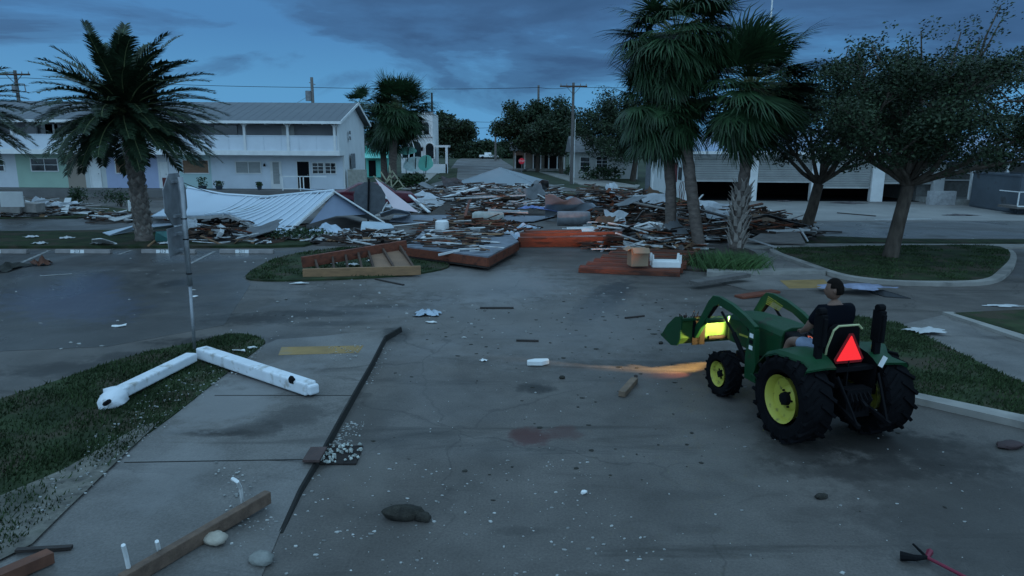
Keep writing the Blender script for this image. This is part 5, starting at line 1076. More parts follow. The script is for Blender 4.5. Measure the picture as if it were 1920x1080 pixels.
t = thing('tank', 'grey cylinder lying behind the lattice panel', 'tank', tuple(P(1075, 424, .2)), -.02); mb = MB(); mb.lathe([(0, -.72), (.3, -.72), (.33, -.66), (.33, .66), (.3, .72), (0, .72)], (0, 0, .33), 16, 'X'); mb.build('shell', mat('grey_drum', (.15, .16, .17), .6), t, auto=40)
CLOTH = mat('pale_blue_cloth', (.38, .45, .52), .7, .2, 3, .3)
def rag(label, px, py, rx, ry, h, m, name='tarp', cat='tarp', seed=0, z=0, group=None):
    rg = random.Random(seed); p = P(px, py, z); n = 14; vs = []; fs = []
    ph = [rg.uniform(0, 6) for _ in range(6)]
    for j in range(n+1):
        for i in range(n+1):
            u = 2*i/n-1; v = 2*j/n-1; r = math.sqrt(u*u+v*v); s_ = max(0, 1-r*.72)
            zz = h*s_*(.55+.45*math.sin(u*5+ph[0])*math.sin(v*4+ph[1])+.25*math.sin(9*u+7*v+ph[2]))+.012
            vs.append((rx*u*(1+.12*math.sin(3*v+ph[3])), ry*v*(1+.15*math.sin(4*u+ph[4])), max(.01, zz)))
    for j in range(n):
        for i in range(n):
            u = (2*(i+.5)/n-1); v = (2*(j+.5)/n-1)
            if u*u+v*v > .85+.3*math.sin(5*math.atan2(v, u)+ph[5]): continue
            a = j*(n+1)+i; fs.append((a, a+1, a+n+2, a+n+1))
    mb = MB(); mb.add(vs, fs); return tag(mb.build(name, m, None, tuple(p), auto=50), label, cat, group)
rag('pale blue bundle of cloth behind the red beams', 990, 430, .55, .4, .35, CLOTH, seed=1, z=.1)
rag('crumpled striped cloth hanging off the deck at the red beams', 958, 452, .5, .4, .5, CLOTH, 'cloth', 'cloth', seed=2, z=.2)
rag('crumpled clear plastic bag lying in the road left of centre', 802, 590, .33, .25, .16, mat('clear_plastic', (.30, .36, .42), .3, .3, 5, .4, spec=.6), 'plastic_bag', 'bag', 3)
rag('grey and blue tarp behind the driver at the edge of the kerbed island', 1605, 540, 1.0, .42, .12, mat('grey_blue_tarp', (.20, .22, .30), .6, .3, 3, .3), seed=4, z=.13)
panel('dark_sheet', 'thin dark pointed sheet lying right of the grey tarp', 'sheet', [P(1625, 545, .03), P(1655, 543, .12), P(1708, 559, .02), P(1660, 556, .02)], mat('dark_felt', (.03, .032, .035), .8), .015)
rag('pale crumpled paper sheet on the pavement right of the tractor', 1735, 622, .42, .2, .1, WD_WH, 'paper_sheet', 'paper', seed=5, z=.1)
rag('pale sheet on the far pavement at the right edge', 1880, 574, .45, .15, .03, WD_WH, 'paper_sheet', 'paper', seed=6)
rag('wrinkled pale blue sheet covering the scraps behind the wall frame', 620, 440, 1.1, .7, .55, CLOTH, seed=7, z=.1)
# curved translucent cover
g_ = curve_surf([PY(682, 416, 28.5), PY(715, 417, 28.6), PY(728, 423, 28.2)], [P(675, 444, .15), P(712, 447, .1), P(744, 444, .1)], 8, 6, lambda u, v: V((0, 0, .25*math.sin(v*math.pi))))
o = grid_mb(g_, .03).build('curved_cover', mat('pale_cover', (.34, .40, .44), .45, .1, 2, .05), None, w=False, auto=50); tag(o, 'curved pale grey cover resting behind the wall frame', 'cover')
# crumpled grey metal sheets behind the red beams
for k, (tp_, bt_, lb) in enumerate((([(1022, 366, 1.3), (1050, 370, 1.2), (1100, 376, 1.0)], [(1022, 405, .2), (1060, 398, .4), (1130, 388, .7)], 'crumpled grey metal sheet at centre, tallest of them'), ([(1060, 372, 1.0), (1100, 370, .9), (1150, 377, .8)], [(1080, 400, .3), (1110, 392, .4), (1160, 384, .5)], 'grey metal sheet sloping right behind the tallest one'),
        ([(995, 348, .9), (1010, 342, 1.2), (1028, 335, 1.5)], [(1000, 356, .4), (1018, 357, .4), (1030, 352, .5)], 'curled grey flashing right of the pyramid roof'), ([(1105, 366, 1.1), (1130, 362, 1.2), (1160, 366, 1.1)], [(1110, 372, .8), (1135, 370, .8), (1160, 372, .8)], 'pale sheet on top of the dark heap'))):
    f = lambda L: [P(*q) for q in L]
    g_ = curve_surf(f(tp_), f(bt_), 14, 8, lambda u, v: V((0, 0, .12*math.sin(u*11+v*4)*math.sin(v*6+1))))
    tag(grid_mb(g_, .02).build('metal_sheet', mat('grey_sheet_metal', (.22, .25, .28), .5, .12, 1, .1, metal=.2), None, auto=50), lb, 'metal sheet', 'crumpled metal sheets')
board(P(1020, 392, .6), P(1058, 400, .3), .5, .03, mat('blue_panel', (.12, .17, .36), .5), 'small blue panel below the crumpled grey sheet', None, 'blue_panel', 'panel')
rag('blue folded sheet left of the crumpled grey metal', 1000, 392, .9, .4, .25, mat('dull_blue', (.11, .16, .34), .6), seed=8, z=.35)
# fallen wall frame on the grass
t = thing('wall_frame', 'fallen timber wall frame with studs and plywood on the grass', 'wall frame', tuple(P(680, 515))); o_ = V(t.location)
A, B = P(568, 514, .12), P(789, 508, .16); Cc, Dd = P(566, 492, .35), P(762, 460, .65)
f0 = A-o_; f1 = B-o_; r0 = Cc-o_; r1 = Dd-o_
MB().bar(f0+V((0, 0, .02)), f1+V((0, 0, .02)), .09, .26).build('front_plate', WD_TAN, t, bevel=.01)
MB().bar(r0, r1, .12, .32).build('rear_plate', WD_RED, t, bevel=.01)
for u, v in ((.13, .12), (.26, .28), (.38, .40), (.5, .52), (.60, .62), (.78, .76), (.95, .93)): MB().bar(f0.lerp(f1, u)+V((0, .05, 0)), r0.lerp(r1, v), .06, .12).build('stud', WD_BR, t)
MB().sheet([f0.lerp(f1, .61)+V((0, .08, .03)), f0.lerp(f1, .97)+V((0, .08, .03)), r0.lerp(r1, .93)-V((0, .15, .1)), r0.lerp(r1, .62)-V((0, .15, .1))], .02).build('plywood', PLY, t)
wire('thin pale cord draped along the back plate of the fallen wall frame', [P(612, 472, .5), P(650, 466, .55), P(700, 458, .72), P(745, 450, .85)], .012, .02)
for k, (x, y) in enumerate(((622, 494), (640, 482), (660, 497), (700, 490), (735, 465), (752, 466), (612, 490))): rag('scrap of white lining inside the fallen wall frame', x, y, .22, .12, .08, WD_WH, 'lining_scrap', 'scrap', 20+k, .07, 'white scraps inside the fallen wall frame')
# pink panel, broken ladder frame, chair by the wrecked car
q = [PY(703, 334, 35.5), PY(762, 380, 33.5), PY(785, 398, 32.8), PY(738, 392, 33)]
MB_ = MB().sheet(q, .05, (0, -1, .4)); tag(MB_.build('pink_panel', mat('pale_pink_panel', (.52, .43, .44), .7, .05, 1, .05), None, w=True), 'tall pale pink panel leaning against the crushed car', 'panel')
g_ = curve_surf([PY(712, 400, 33), PY(740, 390, 33), PY(768, 397, 32.8)], [P(715, 407, .1), P(742, 399, .35), P(770, 402, .1)], 8, 3); tag(grid_mb(g_, .02).build('metal_sheet', MROOF, None, auto=50), 'curved pale metal strip at the foot of the pink panel', 'metal sheet')
t = thing('wood_trellis', 'pale broken wooden trellis sticking up behind the crushed car', 'trellis', tuple(P(735, 375))); Yl = P(735, 375).y; o_ = V(t.location); w_ = lambda x, y: PY(x, y, Yl)-o_; TR = mat('pale_lumber', (.30, .30, .20), .8)
mb = MB()
for a, b in (((722, 345), (735, 320)), ((735, 320), (758, 352)), ((724, 342), (740, 328)), ((730, 356), (748, 336)), ((745, 355), (759, 350)), ((700, 330), (722, 345)), ((714, 322), (724, 338)), ((735, 355), (730, 310))): mb.bar(w_(*a), w_(*b), .08, .06, (0, 1, 0))
mb.build('slats', TR, t)
t = thing('plastic_chair', 'white plastic chair tipped over between the round sign and the pink panel', 'chair', tuple(P(712, 405))); mb = MB(); mb.tube([(-.2, 0, .1), (.25, 0, .85)], .03, 5); mb.tube([(.05, -.1, .05), (.45, -.1, .75)], .03, 5)
for k in range(4): f = .2+k*.2; mb.bar(V((-.2, 0, .1)).lerp(V((.25, 0, .85)), f), V((.05, -.1, .05)).lerp(V((.45, -.1, .75)), f), .03, .03)
mb.build('frame', WHITE, t); mb = MB(); mb.box((.35, .1, .95), (.4, .4, .05), Matrix.Rotation(.4, 3, 'Y')); mb.tube([(-.3, -.1, .05), (.35, -.05, .05)], .03, 5); mb.build('seat', WHITE, t)
board(P(663, 398, .5), PY(675, 366, 34), .12, .05, WD_WH, 'short white board leaning left of the dark round sign')
# crushed maroon car
c = P(700, 398); t = thing('wrecked_car', 'crushed maroon car half buried between the fallen roof and the pink panel', 'car', (c.x-.2, c.y+1.6, .05), R(12)); MAR = mat('maroon_paint', (.10, .012, .022), .35, .2, 2, .05, spec=.5)
mb = MB(); prof = [(-2.3, .35), (2.3, .35), (2.35, .7), (2.1, .92), (1.15, 1.02), (.5, 1.5), (-.9, 1.48), (-1.7, 1.08), (-2.3, 1.0), (-2.38, .6)]
n = len(prof); vs = [V((x, -.85+(.14 if z > 1.1 else 0), z)) for x, z in prof]+[V((x, .85-(.14 if z > 1.1 else 0), z)) for x, z in prof]
mb.add(vs, [tuple(range(n)), tuple(range(2*n-1, n-1, -1))]+[(i, i+n, (i+1) % n+n, (i+1) % n) for i in range(n)]); mb.build('body', MAR, t, bevel=.06)
mb = MB(); mb.sheet([(1.0, -.87, 1.04), (.45, -.74, 1.42), (-.15, -.74, 1.42), (-.15, -.87, 1.04)], .02, (0, -1, 0)); mb.sheet([(-.25, -.87, 1.04), (-.25, -.74, 1.42), (-.85, -.74, 1.42), (-1.5, -.87, 1.08)], .02, (0, -1, 0)); mb.build('side_glass', GLASS, t)
mb = MB(); mb.sheet([(1.2, -.66, 1.05), (1.2, .66, 1.05), (.55, .6, 1.5), (.55, -.6, 1.5)], .02, (1, 0, .6)); mb.build('windscreen', GLASS, t)
for x in (-1.45, 1.45):
    for y in (-.8, .8): mb = MB(); mb.lathe([(0, -.1), (.32, -.1), (.32, .1), (0, .1)], (x, y, .32), 18, 'Y'); w_o = mb.build('wheel', DARK, t); MB().lathe([(0, -.12), (.18, -.12), (.18, -.09)], (x, y, .32), 14, 'Y').build('rim', STEELD, w_o)
# boxes and chair at the left pile
boxy('cardboard_box', 'pale box on the left heap, nearer the picture edge', 'box', 25, 398, (.9, .6, .8), mat('dull_carton', (.24, .22, .20), .85), .2, .1, .3)
boxy('cardboard_box', 'low pale box on the left heap, right of the taller one', 'box', 60, 397, (1.0, .6, .45), MATS['dull_carton'], -.1, .05, .3)
boxy('door_slab', 'white slab standing up behind the boxes of the left heap', 'door', 24, 388, (1.0, .08, .7), WHITE, .1, 0, .75)
board(P(120, 400, .2), PY(128, 372, P(128, 395).y), .3, .06, WD_WH, 'tall white board standing at the right end of the left heap')
board(P(66, 378, .9), P(110, 372, 1.1), .08, .06, WD_WH, 'white rail raised over the left heap')
boxy('bollard', 'short white post standing in the grass left of the date palm', 'bollard', 245, 398, (.16, .16, .65), WHITE, bevel=.03)
g_ = curve_surf([P(172, 448, .35), P(190, 446, .42), P(218, 455, .12)], [P(172, 455, .12), P(195, 455, .14), P(220, 457, .1)], 8, 2); tag(grid_mb(g_, .03).build('curved_trim', WHITE, None, auto=50), 'curved white trim on the verge behind wheel stop 213', 'trim')
for k, (x, y, lb) in enumerate(((60, 445, 'white scrap on the verge left, upper one'), (75, 457, 'white scrap on the verge left, lower one'), (125, 447, 'crumpled white scrap on the verge behind wheel stop 213'), (312, 457, 'white scrap right of the date palm foot'), (186, 457, 'small scrap under the curved white trim'))): rag(lb, x, y, .3, .2, .1, WD_WH, 'scrap', 'scrap', 30+k, .1)
panel('teal_sheet', 'teal sheet lying behind the date palm trunk foot', 'sheet', [P(290, 452, .12), P(325, 452, .12), P(330, 432, .5), P(292, 434, .5)], mat('teal_sheet', (.05, .16, .15), .6), .02)
rag('reddish brown lump on the parking lot left', 77, 497, .3, .3, .35, mat('brown_lump', (.09, .035, .02), .8, .3, 4, .3), 'soil_lump', 'lump', 40)
rag('blackish heap of weed at the left picture edge', 12, 505, .45, .9, .2, mat('weed', (.025, .025, .02), .9, .4, 5, .5), 'weed_heap', 'weed', 41)
# ------------------------------------------------------------------ foreground single things
def boxpost(label, a, b, w, h, m=WHITE):
    a = V(a); b = V(b); t = thing('vinyl_post', label, 'post', tuple((a+b)/2), 0, 'white hollow posts at the sign foot'); o_ = V(t.location); MB().bar(a-o_, b-o_, w, h).build('sleeve', m, t, bevel=.025); return t
VIN = mat('white_vinyl', (.64, .66, .68), .5, .08, 3, .1, stain=((.34, .32, .28), .57, 5))
t = boxpost('white hollow post lying right of the sign foot, pointing to the kerb', P(378, 660, .24), P(583, 728, .22), .21, .19, VIN); o_ = V(t.location)
MB().ball(P(547, 712, .32)-o_, (.05, .05, .06), 8, 5, .3).build('black_cap', DARK, t)
d = (P(583, 728, .22)-P(378, 660, .24)).normalized(); MB().bar(P(583, 728, .21)-o_+d*.0, P(590, 731, .21)-o_, .17, .15).build('end_cap', VIN, t, bevel=.03)
t = boxpost('white hollow post lying left of the sign foot with a ragged lumpy end', P(360, 669, .22), P(215, 740, .26), .20, .15, VIN); o_ = V(t.location)
rg = random.Random(4); _a = P(232, 731, .25)-o_; _b = P(196, 757, .20)-o_; _m = MB(); _m.tube([_a.lerp(_b, q/6)+V((rg.uniform(-.02, .02), rg.uniform(-.02, .02), .02*math.sin(q))) for q in range(7)], [.10, .14, .17, .165, .17, .14, .10], 9)
for _v in _m.v: _v.z = _a.z-.06+(_v.z-_a.z+.06)*.8+rg.uniform(-.02, .02); _v.x += rg.uniform(-.02, .02)
_m.build('lump', VIN, t, auto=60)
MB().tube([P(196, 758, .22)-o_, P(205, 752, .3)-o_], .03, 6).build('dark_hole', DARK, t)
t = thing('timber', 'long weathered brown timber at the bottom left with white pegs beside it', 'timber', tuple(P(370, 1005, .16))); o_ = V(t.location); MB().bar(P(228, 1092, .17)-o_, P(503, 931, .17)-o_, .085, .13).build('beam', mat('old_timber', (.13, .085, .06), .8, .3, 3, .4, stretch=(3, 3, 3)), t, bevel=.008)
for k, (pts, lb) in enumerate(((((455, 945, .12), (451, 915, .35), (445, 903, .5), (435, 897, .52)), 'bent white plastic peg near the upper end of the long timber'), (((301, 1043, .12), (294, 1015, .35)), 'short straight white peg beside the long timber'), (((245, 1084, .12), (237, 1045, .35), (231, 1022, .5)), 'longer white peg at the bottom, left of the long timber'))):
    mb = MB(); mb.tube([P(*q) for q in pts], .018, 6); tag(mb.build('white_peg', WHITE, None, w=True), lb, 'peg', 'white pegs by the long timber')
board(P(-40, 1100, .18), P(95, 1042, .16), .12, .1, mat('dark_red_timber', (.12, .05, .03), .8, .3, 4, .3), 'reddish timber end at the bottom left corner')
board(P(30, 1032, .14), P(135, 1026, .12), .05, .03, WD_DK, 'thin dark stick above the timber end at the bottom left')
STONE = mat('pale_stone', (.36, .32, .26), .9, .2, 6, .5)
def stone(label, px, py, r, z=0, m=STONE, sd=1, group=None, name='stone', cat='stone'):
    p = P(px, py, z); rg = random.Random(sd); mb = MB(); mb.ball((0, 0, r[2]*.8), r, 14, 9, .12, rg); return tag(mb.build(name, m, None, tuple(p), rg.uniform(-.4, .4), auto=60), label, cat, group)
stone('flat pale stone lying against the long timber', 404, 1016, (.13, .09, .05), .1, sd=1); stone('rounded grey stone at the bottom edge right of the long timber', 490, 1056, (.11, .09, .06), .0, mat('grey_stone', (.22, .22, .2), .9, .2, 6, .5), 2)
stone('dark shaggy lump in the near road left of centre', 757, 972, (.21, .085, .08), 0, mat('dark_shaggy', (.035, .032, .025), .95, .5, 12, 1), 3, name='weed_clump', cat='weed clump'); stone('small dark knob joined to the shaggy lump', 793, 976, (.09, .06, .05), 0, MATS['dark_shaggy'], 4, name='weed_clump', cat='weed clump')
t = thing('foam_block', 'white foam block lying alone in the road centre', 'foam block', tuple(P(1009, 684)), .15); mb = MB(); mb.prism([(-.2, -.06), (.05, -.1), (.19, -.02), (.19, .07), (-.05, .09), (-.19, .03)], .01, .09); mb.build('block', WHITE, t, bevel=.012)
rag('small white scrap left of the foam block', 907, 677, .07, .05, .04, WHITE, 'scrap', 'scrap', 50)
a, b = P(1166, 739, .05), P(1190, 712, .05); t = thing('wood_block', 'short split timber block before the tractor, lit by its lamp', 'timber', tuple((a+b)/2)); o_ = V(t.location); MB().bar(a-o_, b-o_, .11, .09).build('block', mat('old_timber2', (.16, .11, .075), .8, .25, 6, .4), t, bevel=.01); MB().ball((P(1192, 707, .05)-o_), (.035, .035, .035), 8, 5, .3).build('knob', WD_DK, t)
# storm drain
q = pp([(612, 838), (681, 838), (668, 872), (600, 872)], .0); t = thing('storm_drain', 'open storm drain in the gutter clogged with shells and leaves', 'drain', tuple(q[3])); o_ = V(t.location)
MB().sheet([x-o_+V((0, 0, .02)) for x in q], .02, (0, 0, 1)).build('opening', mat('drain_dark', (.018, .013, .011), .9, .4, 8, .5), t)
mb = MB(); rg = random.Random(8)
for k in range(60): u, v = rg.random()**1.5, rg.random(); x = q[3].lerp(q[2], u).lerp(q[0].lerp(q[1], u), v)-o_; mb.ball(x+V((0, 0, .04)), rg.uniform(.008, .026), 6, 4, .4, rg)
_s = mb.build('shell_litter', mat('shells', (.42, .44, .40), .8, .3, 8, .2, island=.4), t); _s['kind'] = 'stuff'
MB().bar(pp([(575, 852)], .11)[0]-o_, pp([(606, 852)], .11)[0]-o_, .36, .03).build('inlet_lid', mat('rusty_lid', (.07, .045, .04), .8, .3, 6, .4), t)
# broom at the bottom right
t = thing('broom', 'red handled tool with dark forked head at the bottom right', 'broom', tuple(P(1740, 1045))); o_ = V(t.location); RED = mat('dull_red_handle', (.16, .012, .03), .5)
hb_ = P(1738, 1045, .05)-o_; MB().tube([hb_, P(1835, 1095, .05)-o_], .016, 8).build('handle', RED, t); MB().tube([hb_, P(1712, 1020, .06)-o_], [.014, .01], 6).build('tine', DARK, t)
MB().tube([hb_, P(1715, 1046, .05)-o_, P(1688, 1042, .04)-o_], [.018, .03, .045], 8).build('head', DARK, t); MB().tube([P(1744, 1034, .05)-o_, hb_], [.03, .02], 6).build('clamp', RED, t)
stone('dark reddish heap by the kerb at the right edge', 1893, 838, (.2, .1, .04), 0, mat('wet_litter', (.05, .03, .03), .8), 5, name='leaf_heap', cat='litter')
stone('small dark clod near the bottom right', 1540, 934, (.08, .04, .03), 0, MATS['dark_shaggy'], 6, name='clod', cat='clod'); stone('small dark clod right of the foam block in the road', 1054, 710, (.05, .035, .03), 0, MATS['dark_shaggy'], 7, name='clod', cat='clod'); stone('dark clod in the road left of the bucket', 1239, 645, (.05, .03, .03), 0, MATS['dark_shaggy'], 8, name='clod', cat='clod')
for k, (x, y, l, a, lb) in enumerate(((560, 531, .45, 0, 'flat white strip under the fallen wall frame'), (222, 611, .3, .4, 'white strip with a dark patch on the left parking lot'), (365, 556, .25, .3, 'white scrap just behind the sign post'), (448, 657, .25, .1, 'white scrap right of the sign on the grass tip'), (472, 652, .15, .3, 'second smaller scrap on the grass tip'), (1095, 924, .08, 0, 'tiny white sliver in the near road'), (810, 604, .25, .0, 'pale loop of tape below the plastic bag'), (1190, 604-10, .01, 0, ''), (420, 500-40, .2, 0, 'pale scrap behind wheel stop 211'))):
    if not lb: continue
    p = P(x, y, .02 if y > 600 or x > 560 else .02); 
    if lb.startswith('white scrap right') or lb.startswith('second'): p = P(x, y, .14)
    mb = MB(); n = 9; _r = random.Random(k+70); mb.sheet([V((l*.55*math.cos(2*math.pi*k_/n)*_r.uniform(.55, 1.2), l*.22*math.sin(2*math.pi*k_/n)*_r.uniform(.5, 1.3), _r.uniform(0, .03))) for k_ in range(n)], .015, (0, 0, 1)); tag(mb.build('white_strip', WHITE, None, tuple(p), a), lb, 'scrap')
# sand, shells and litter nobody could count
def litter(name, label, n, polys, m, smin, smax, z, seed, flatk=.5):
    rg = random.Random(seed); mb = MB()
    for k in range(n):
        w, poly = rg.choice(polys) if False else polys[k % len(polys)]; xs = [p.x for p in poly]; ys = [p.y for p in poly]
        for _ in range(60):
            x, y = rg.uniform(min(xs), max(xs)), rg.uniform(min(ys), max(ys))
            if inpoly(x, y, poly): break
        s_ = smin+(smax-smin)*rg.random()**3; mb.ball((x, y, z+s_*flatk*.5), (s_*rg.uniform(.6, 1.6), s_*rg.uniform(.5, 1), s_*flatk), 5, 3, .3, rg)
    return tag(mb.build(name, m), label, 'litter', kind='stuff')
SH = mat('shell_bits', (.34, .34, .32), .8, .2, 8, 0, island=.5)
litter('shell_litter', 'white shell bits scattered over the near road', 620, [(1, pp([(600, 640), (1500, 700), (1900, 900), (1900, 1200), (450, 1200), (560, 930)])), (1, pp([(600, 870), (1100, 860), (1300, 1100), (480, 1100)]))], SH, .005, .022, 0, 1)
litter('shell_litter', 'white shell bits drifted along the kerb gutter', 300, [(1, pp([(700, 655), (735, 650), (700, 720), (665, 740), (640, 800), (660, 730)])), (1, pp([(610, 850), (650, 790), (690, 790), (640, 850)]))], SH, .006, .024, 0, 2)
litter('shell_litter', 'shell bits over the grass strip edge', 420, [(1, pp([(440, 690), (500, 650), (470, 700), (330, 800), (100, 1000), (-20, 1060), (150, 850), (320, 720)]))], SH, .006, .024, .12, 3)
litter('shell_litter', 'white bits on the concrete walk below the kerb paint', 160, [(1, pp([(615, 660), (680, 655), (665, 685), (620, 690)])), (1, pp([(400, 880), (470, 900), (520, 1000), (440, 1060)]))], SH, .006, .022, .11, 4)
litter('leaf_litter', 'dark leaves and twigs scattered over the road', 420, [(1, pp([(500, 560), (1250, 560), (1900, 900), (1900, 1150), (450, 1150)])), (1, pp([(800, 560), (1250, 560), (1400, 900), (800, 900)]))], mat('dark_leaf', (.03, .028, .022), .9), .006, .042, 0, 5, .25)
litter('shell_litter', 'pale scraps scattered over the far road and lots', 480, [(1, pp([(0, 480), (560, 480), (900, 600), (0, 680)])), (1, pp([(1300, 380), (1900, 380), (1900, 450), (1400, 450)])), (1, pp([(560, 540), (1300, 540), (1900, 700), (500, 640)]))], SH, .01, .04, 0, 6)
# dried weed drift on the grass and bare sand at its lower edge
flat('sand_drift', pp([(60, 1020), (-100, 1100), (-200, 1050), (0, 930), (120, 880), (260, 800), (300, 790), (235, 850), (120, 960)], .12), mat('sandy_soil', (.13, .12, .10), .95, .5, 6, .7, stain=((.04, .045, .03), .5, 3)), .124)

rag('dark flattened mat on the driveway before the third garage door', 1590, 381, 1.1, .8, .12, CBL, 'mat', 'mat', 61)
rag('dark soaked cloth on the driveway right of the second garage pier', 1470, 378, .5, .3, .12, CBL, 'cloth', 'cloth', 62)
rag('dark torn felt on the driveway before the grey container', 1800, 404, 1.0, .35, .1, CBL, 'felt', 'cloth', 63)
# ------------------------------------------------------------------ tractor (local: +Y forward, +X right)
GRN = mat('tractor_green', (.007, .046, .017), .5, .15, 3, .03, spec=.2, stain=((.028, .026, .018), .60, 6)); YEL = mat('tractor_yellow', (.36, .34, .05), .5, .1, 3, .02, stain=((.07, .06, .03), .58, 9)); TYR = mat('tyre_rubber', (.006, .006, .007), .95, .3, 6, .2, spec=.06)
BLK = mat('black_plastic', (.004, .004, .005), .75, .2, 4, .05, spec=.1); GRNL = GRN
tr = thing('tractor', 'green compact tractor with yellow wheels and a front loader, headlights on', 'tractor', (4.17, 8.55, 0), R(15))
def tyre(x, y, Rr, w, rim, lug, nl, side):
    m = MB(); m.lathe([(Rr*.60, -w*.36), (Rr*.68, -w*.47), (Rr*.88, -w*.5), (Rr*.95, -w*.44), (Rr*.96, 0), (Rr*.95, w*.44), (Rr*.88, w*.5), (Rr*.68, w*.47), (Rr*.60, w*.36)], (x, y, Rr), 40, 'X')
    for k in range(nl):
        for s_ in (-1, 1):
            a0 = 2*math.pi*(k+(.5 if s_ > 0 else 0))/nl; da = 2*math.pi/nl*.85
            pts = []
            for f in (0, .5, 1):
                a = a0+da*f*1.0; xx = s_*w*(.02+.47*f)
                pts.append(V((x+xx, y+math.cos(a)*Rr*.965, Rr+math.sin(a)*Rr*.965)))
            for a_, b_ in zip(pts[:-1], pts[1:]):
                rad = ((a_+b_)/2-V(((a_+b_).x/2, y, Rr))).normalized(); m.bar(a_, b_, lug*.9, lug, rad)
            a = a0+da; o_ = V((x+s_*w*.49, y+math.cos(a)*Rr*.90, Rr+math.sin(a)*Rr*.90)); rad = V((0, math.cos(a), math.sin(a))); m.bar(o_-rad*Rr*.07, o_+rad*Rr*.07, lug*.8, lug*.6, (1, 0, 0))
    wh = m.build('wheel', TYR, tr, auto=35)
    m = MB(); s = side; m.lathe([(rim, s*w*.42), (rim*1.04, s*w*.45), (rim*.97, s*w*.40), (rim*.90, s*w*.20), (rim*.55, s*w*.13), (rim*.42, s*w*.20), (rim*.18, s*w*.22), (.0, s*w*.22)], (x, y, Rr), 32, 'X')
    m.lathe([(rim*1.02, -s*w*.42), (rim*.9, -s*w*.2), (0, -s*w*.1)], (x, y, Rr), 24, 'X'); m.build('rim', YEL, wh, auto=35)
    m = MB(); m.lathe([(rim*.3, s*w*.20), (rim*.26, s*w*.34), (0, s*w*.36)], (x, y, Rr), 14, 'X')
    for k in range(6): a = k*1.047; m.tube([(x+s*w*.2, y+math.cos(a)*rim*.36, Rr+math.sin(a)*rim*.36), (x+s*w*.27, y+math.cos(a)*rim*.36, Rr+math.sin(a)*rim*.36)], .014, 6)
    m.build('hub', BLK, wh)
RR, FR = .56, .34
for s in (-1, 1): tyre(s*.60, 0, RR, .42, .30, .045, 18, s); tyre(s*.55, 1.66, FR, .25, .185, .028, 15, s)
# chassis, axles
m = MB(); m.box((0, .0, .56), (.34, .7, .36)); m.box((0, .85, .55), (.26, 1.3, .3)); m.tube([(-.5, 0, .56), (.5, 0, .56)], .12, 10); m.tube([(-.5, 1.66, .36), (.5, 1.66, .36)], .06, 8); m.box((0, 1.75, .5), (.3, .5, .16)); m.build('chassis', BLK, tr, bevel=.02)
# hood: lofted
def loft(secs, m=None):
    m = m or MB(); n = len(secs[0]); vs = [p for s_ in secs for p in s_]; fs = []
    for i in range(len(secs)-1):
        for k in range(n): a = i*n+k; b = i*n+(k+1) % n; fs.append((a, b, b+n, a+n))
    fs += [tuple(range(n-1, -1, -1)), tuple(range((len(secs)-1)*n, len(secs)*n))]; return m.add(vs, fs)
def hsec(y, w, z0, z1, rnd_=.09): return [V((-w, y, z0)), V((-w, y, z1-rnd_*1.3)), V((-w*.86, y, z1-rnd_*.45)), V((-w*.45, y, z1)), V((w*.45, y, z1)), V((w*.86, y, z1-rnd_*.45)), V((w, y, z1-rnd_*1.3)), V((w, y, z0))]
hood = loft([hsec(.72, .30, .74, 1.27), hsec(1.2, .29, .74, 1.27), hsec(1.75, .27, .74, 1.235), hsec(2.05, .245, .72, 1.19), hsec(2.16, .21, .72, 1.13)]).build('hood', GRN, tr, bevel=.015)
m = MB()
for s in (-1, 1): m.bar((s*.288, .78, .955), (s*.285, 1.2, .945), .006, .035, (0, 0, 1)); m.bar((s*.285, 1.2, .945), (s*.27, 1.75, .91), .006, .03, (0, 0, 1))
m.build('hood_stripe', YEL, hood)
m = MB(); m.b2((-.17, 2.165, .76), (.17, 2.18, .92)); m.build('grille', BLK, hood)
m = MB()   # headlight light through the hood vents, painted as yellow lines on the right arm
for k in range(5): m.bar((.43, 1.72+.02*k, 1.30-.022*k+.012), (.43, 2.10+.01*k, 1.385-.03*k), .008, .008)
m.bar((.43, 2.06, 1.28), (.43, 1.9, 1.37), .008, .008); m.build('arm_light_stripes', YEL, tr)
m = MB(); m.lathe([(.0, 0), (.045, 0), (.05, .004), (0, .006)], (0, 0, 0), 16, 'X'); e = m.build('badge', YEL, hood, (-.292, .9, .86)); e.scale = (-1, 1.3, .7)
LAMP = mat('headlight_glow', (1, .8, .45), .3, 0, 1, 0, emit=(1, .74, .38), estr=14)
for s in (-1, 1): m = MB(); m.box((s*.13, 2.175, 1.0), (.10, .03, .08)); m.build('headlight', LAMP, tr, bevel=.01)
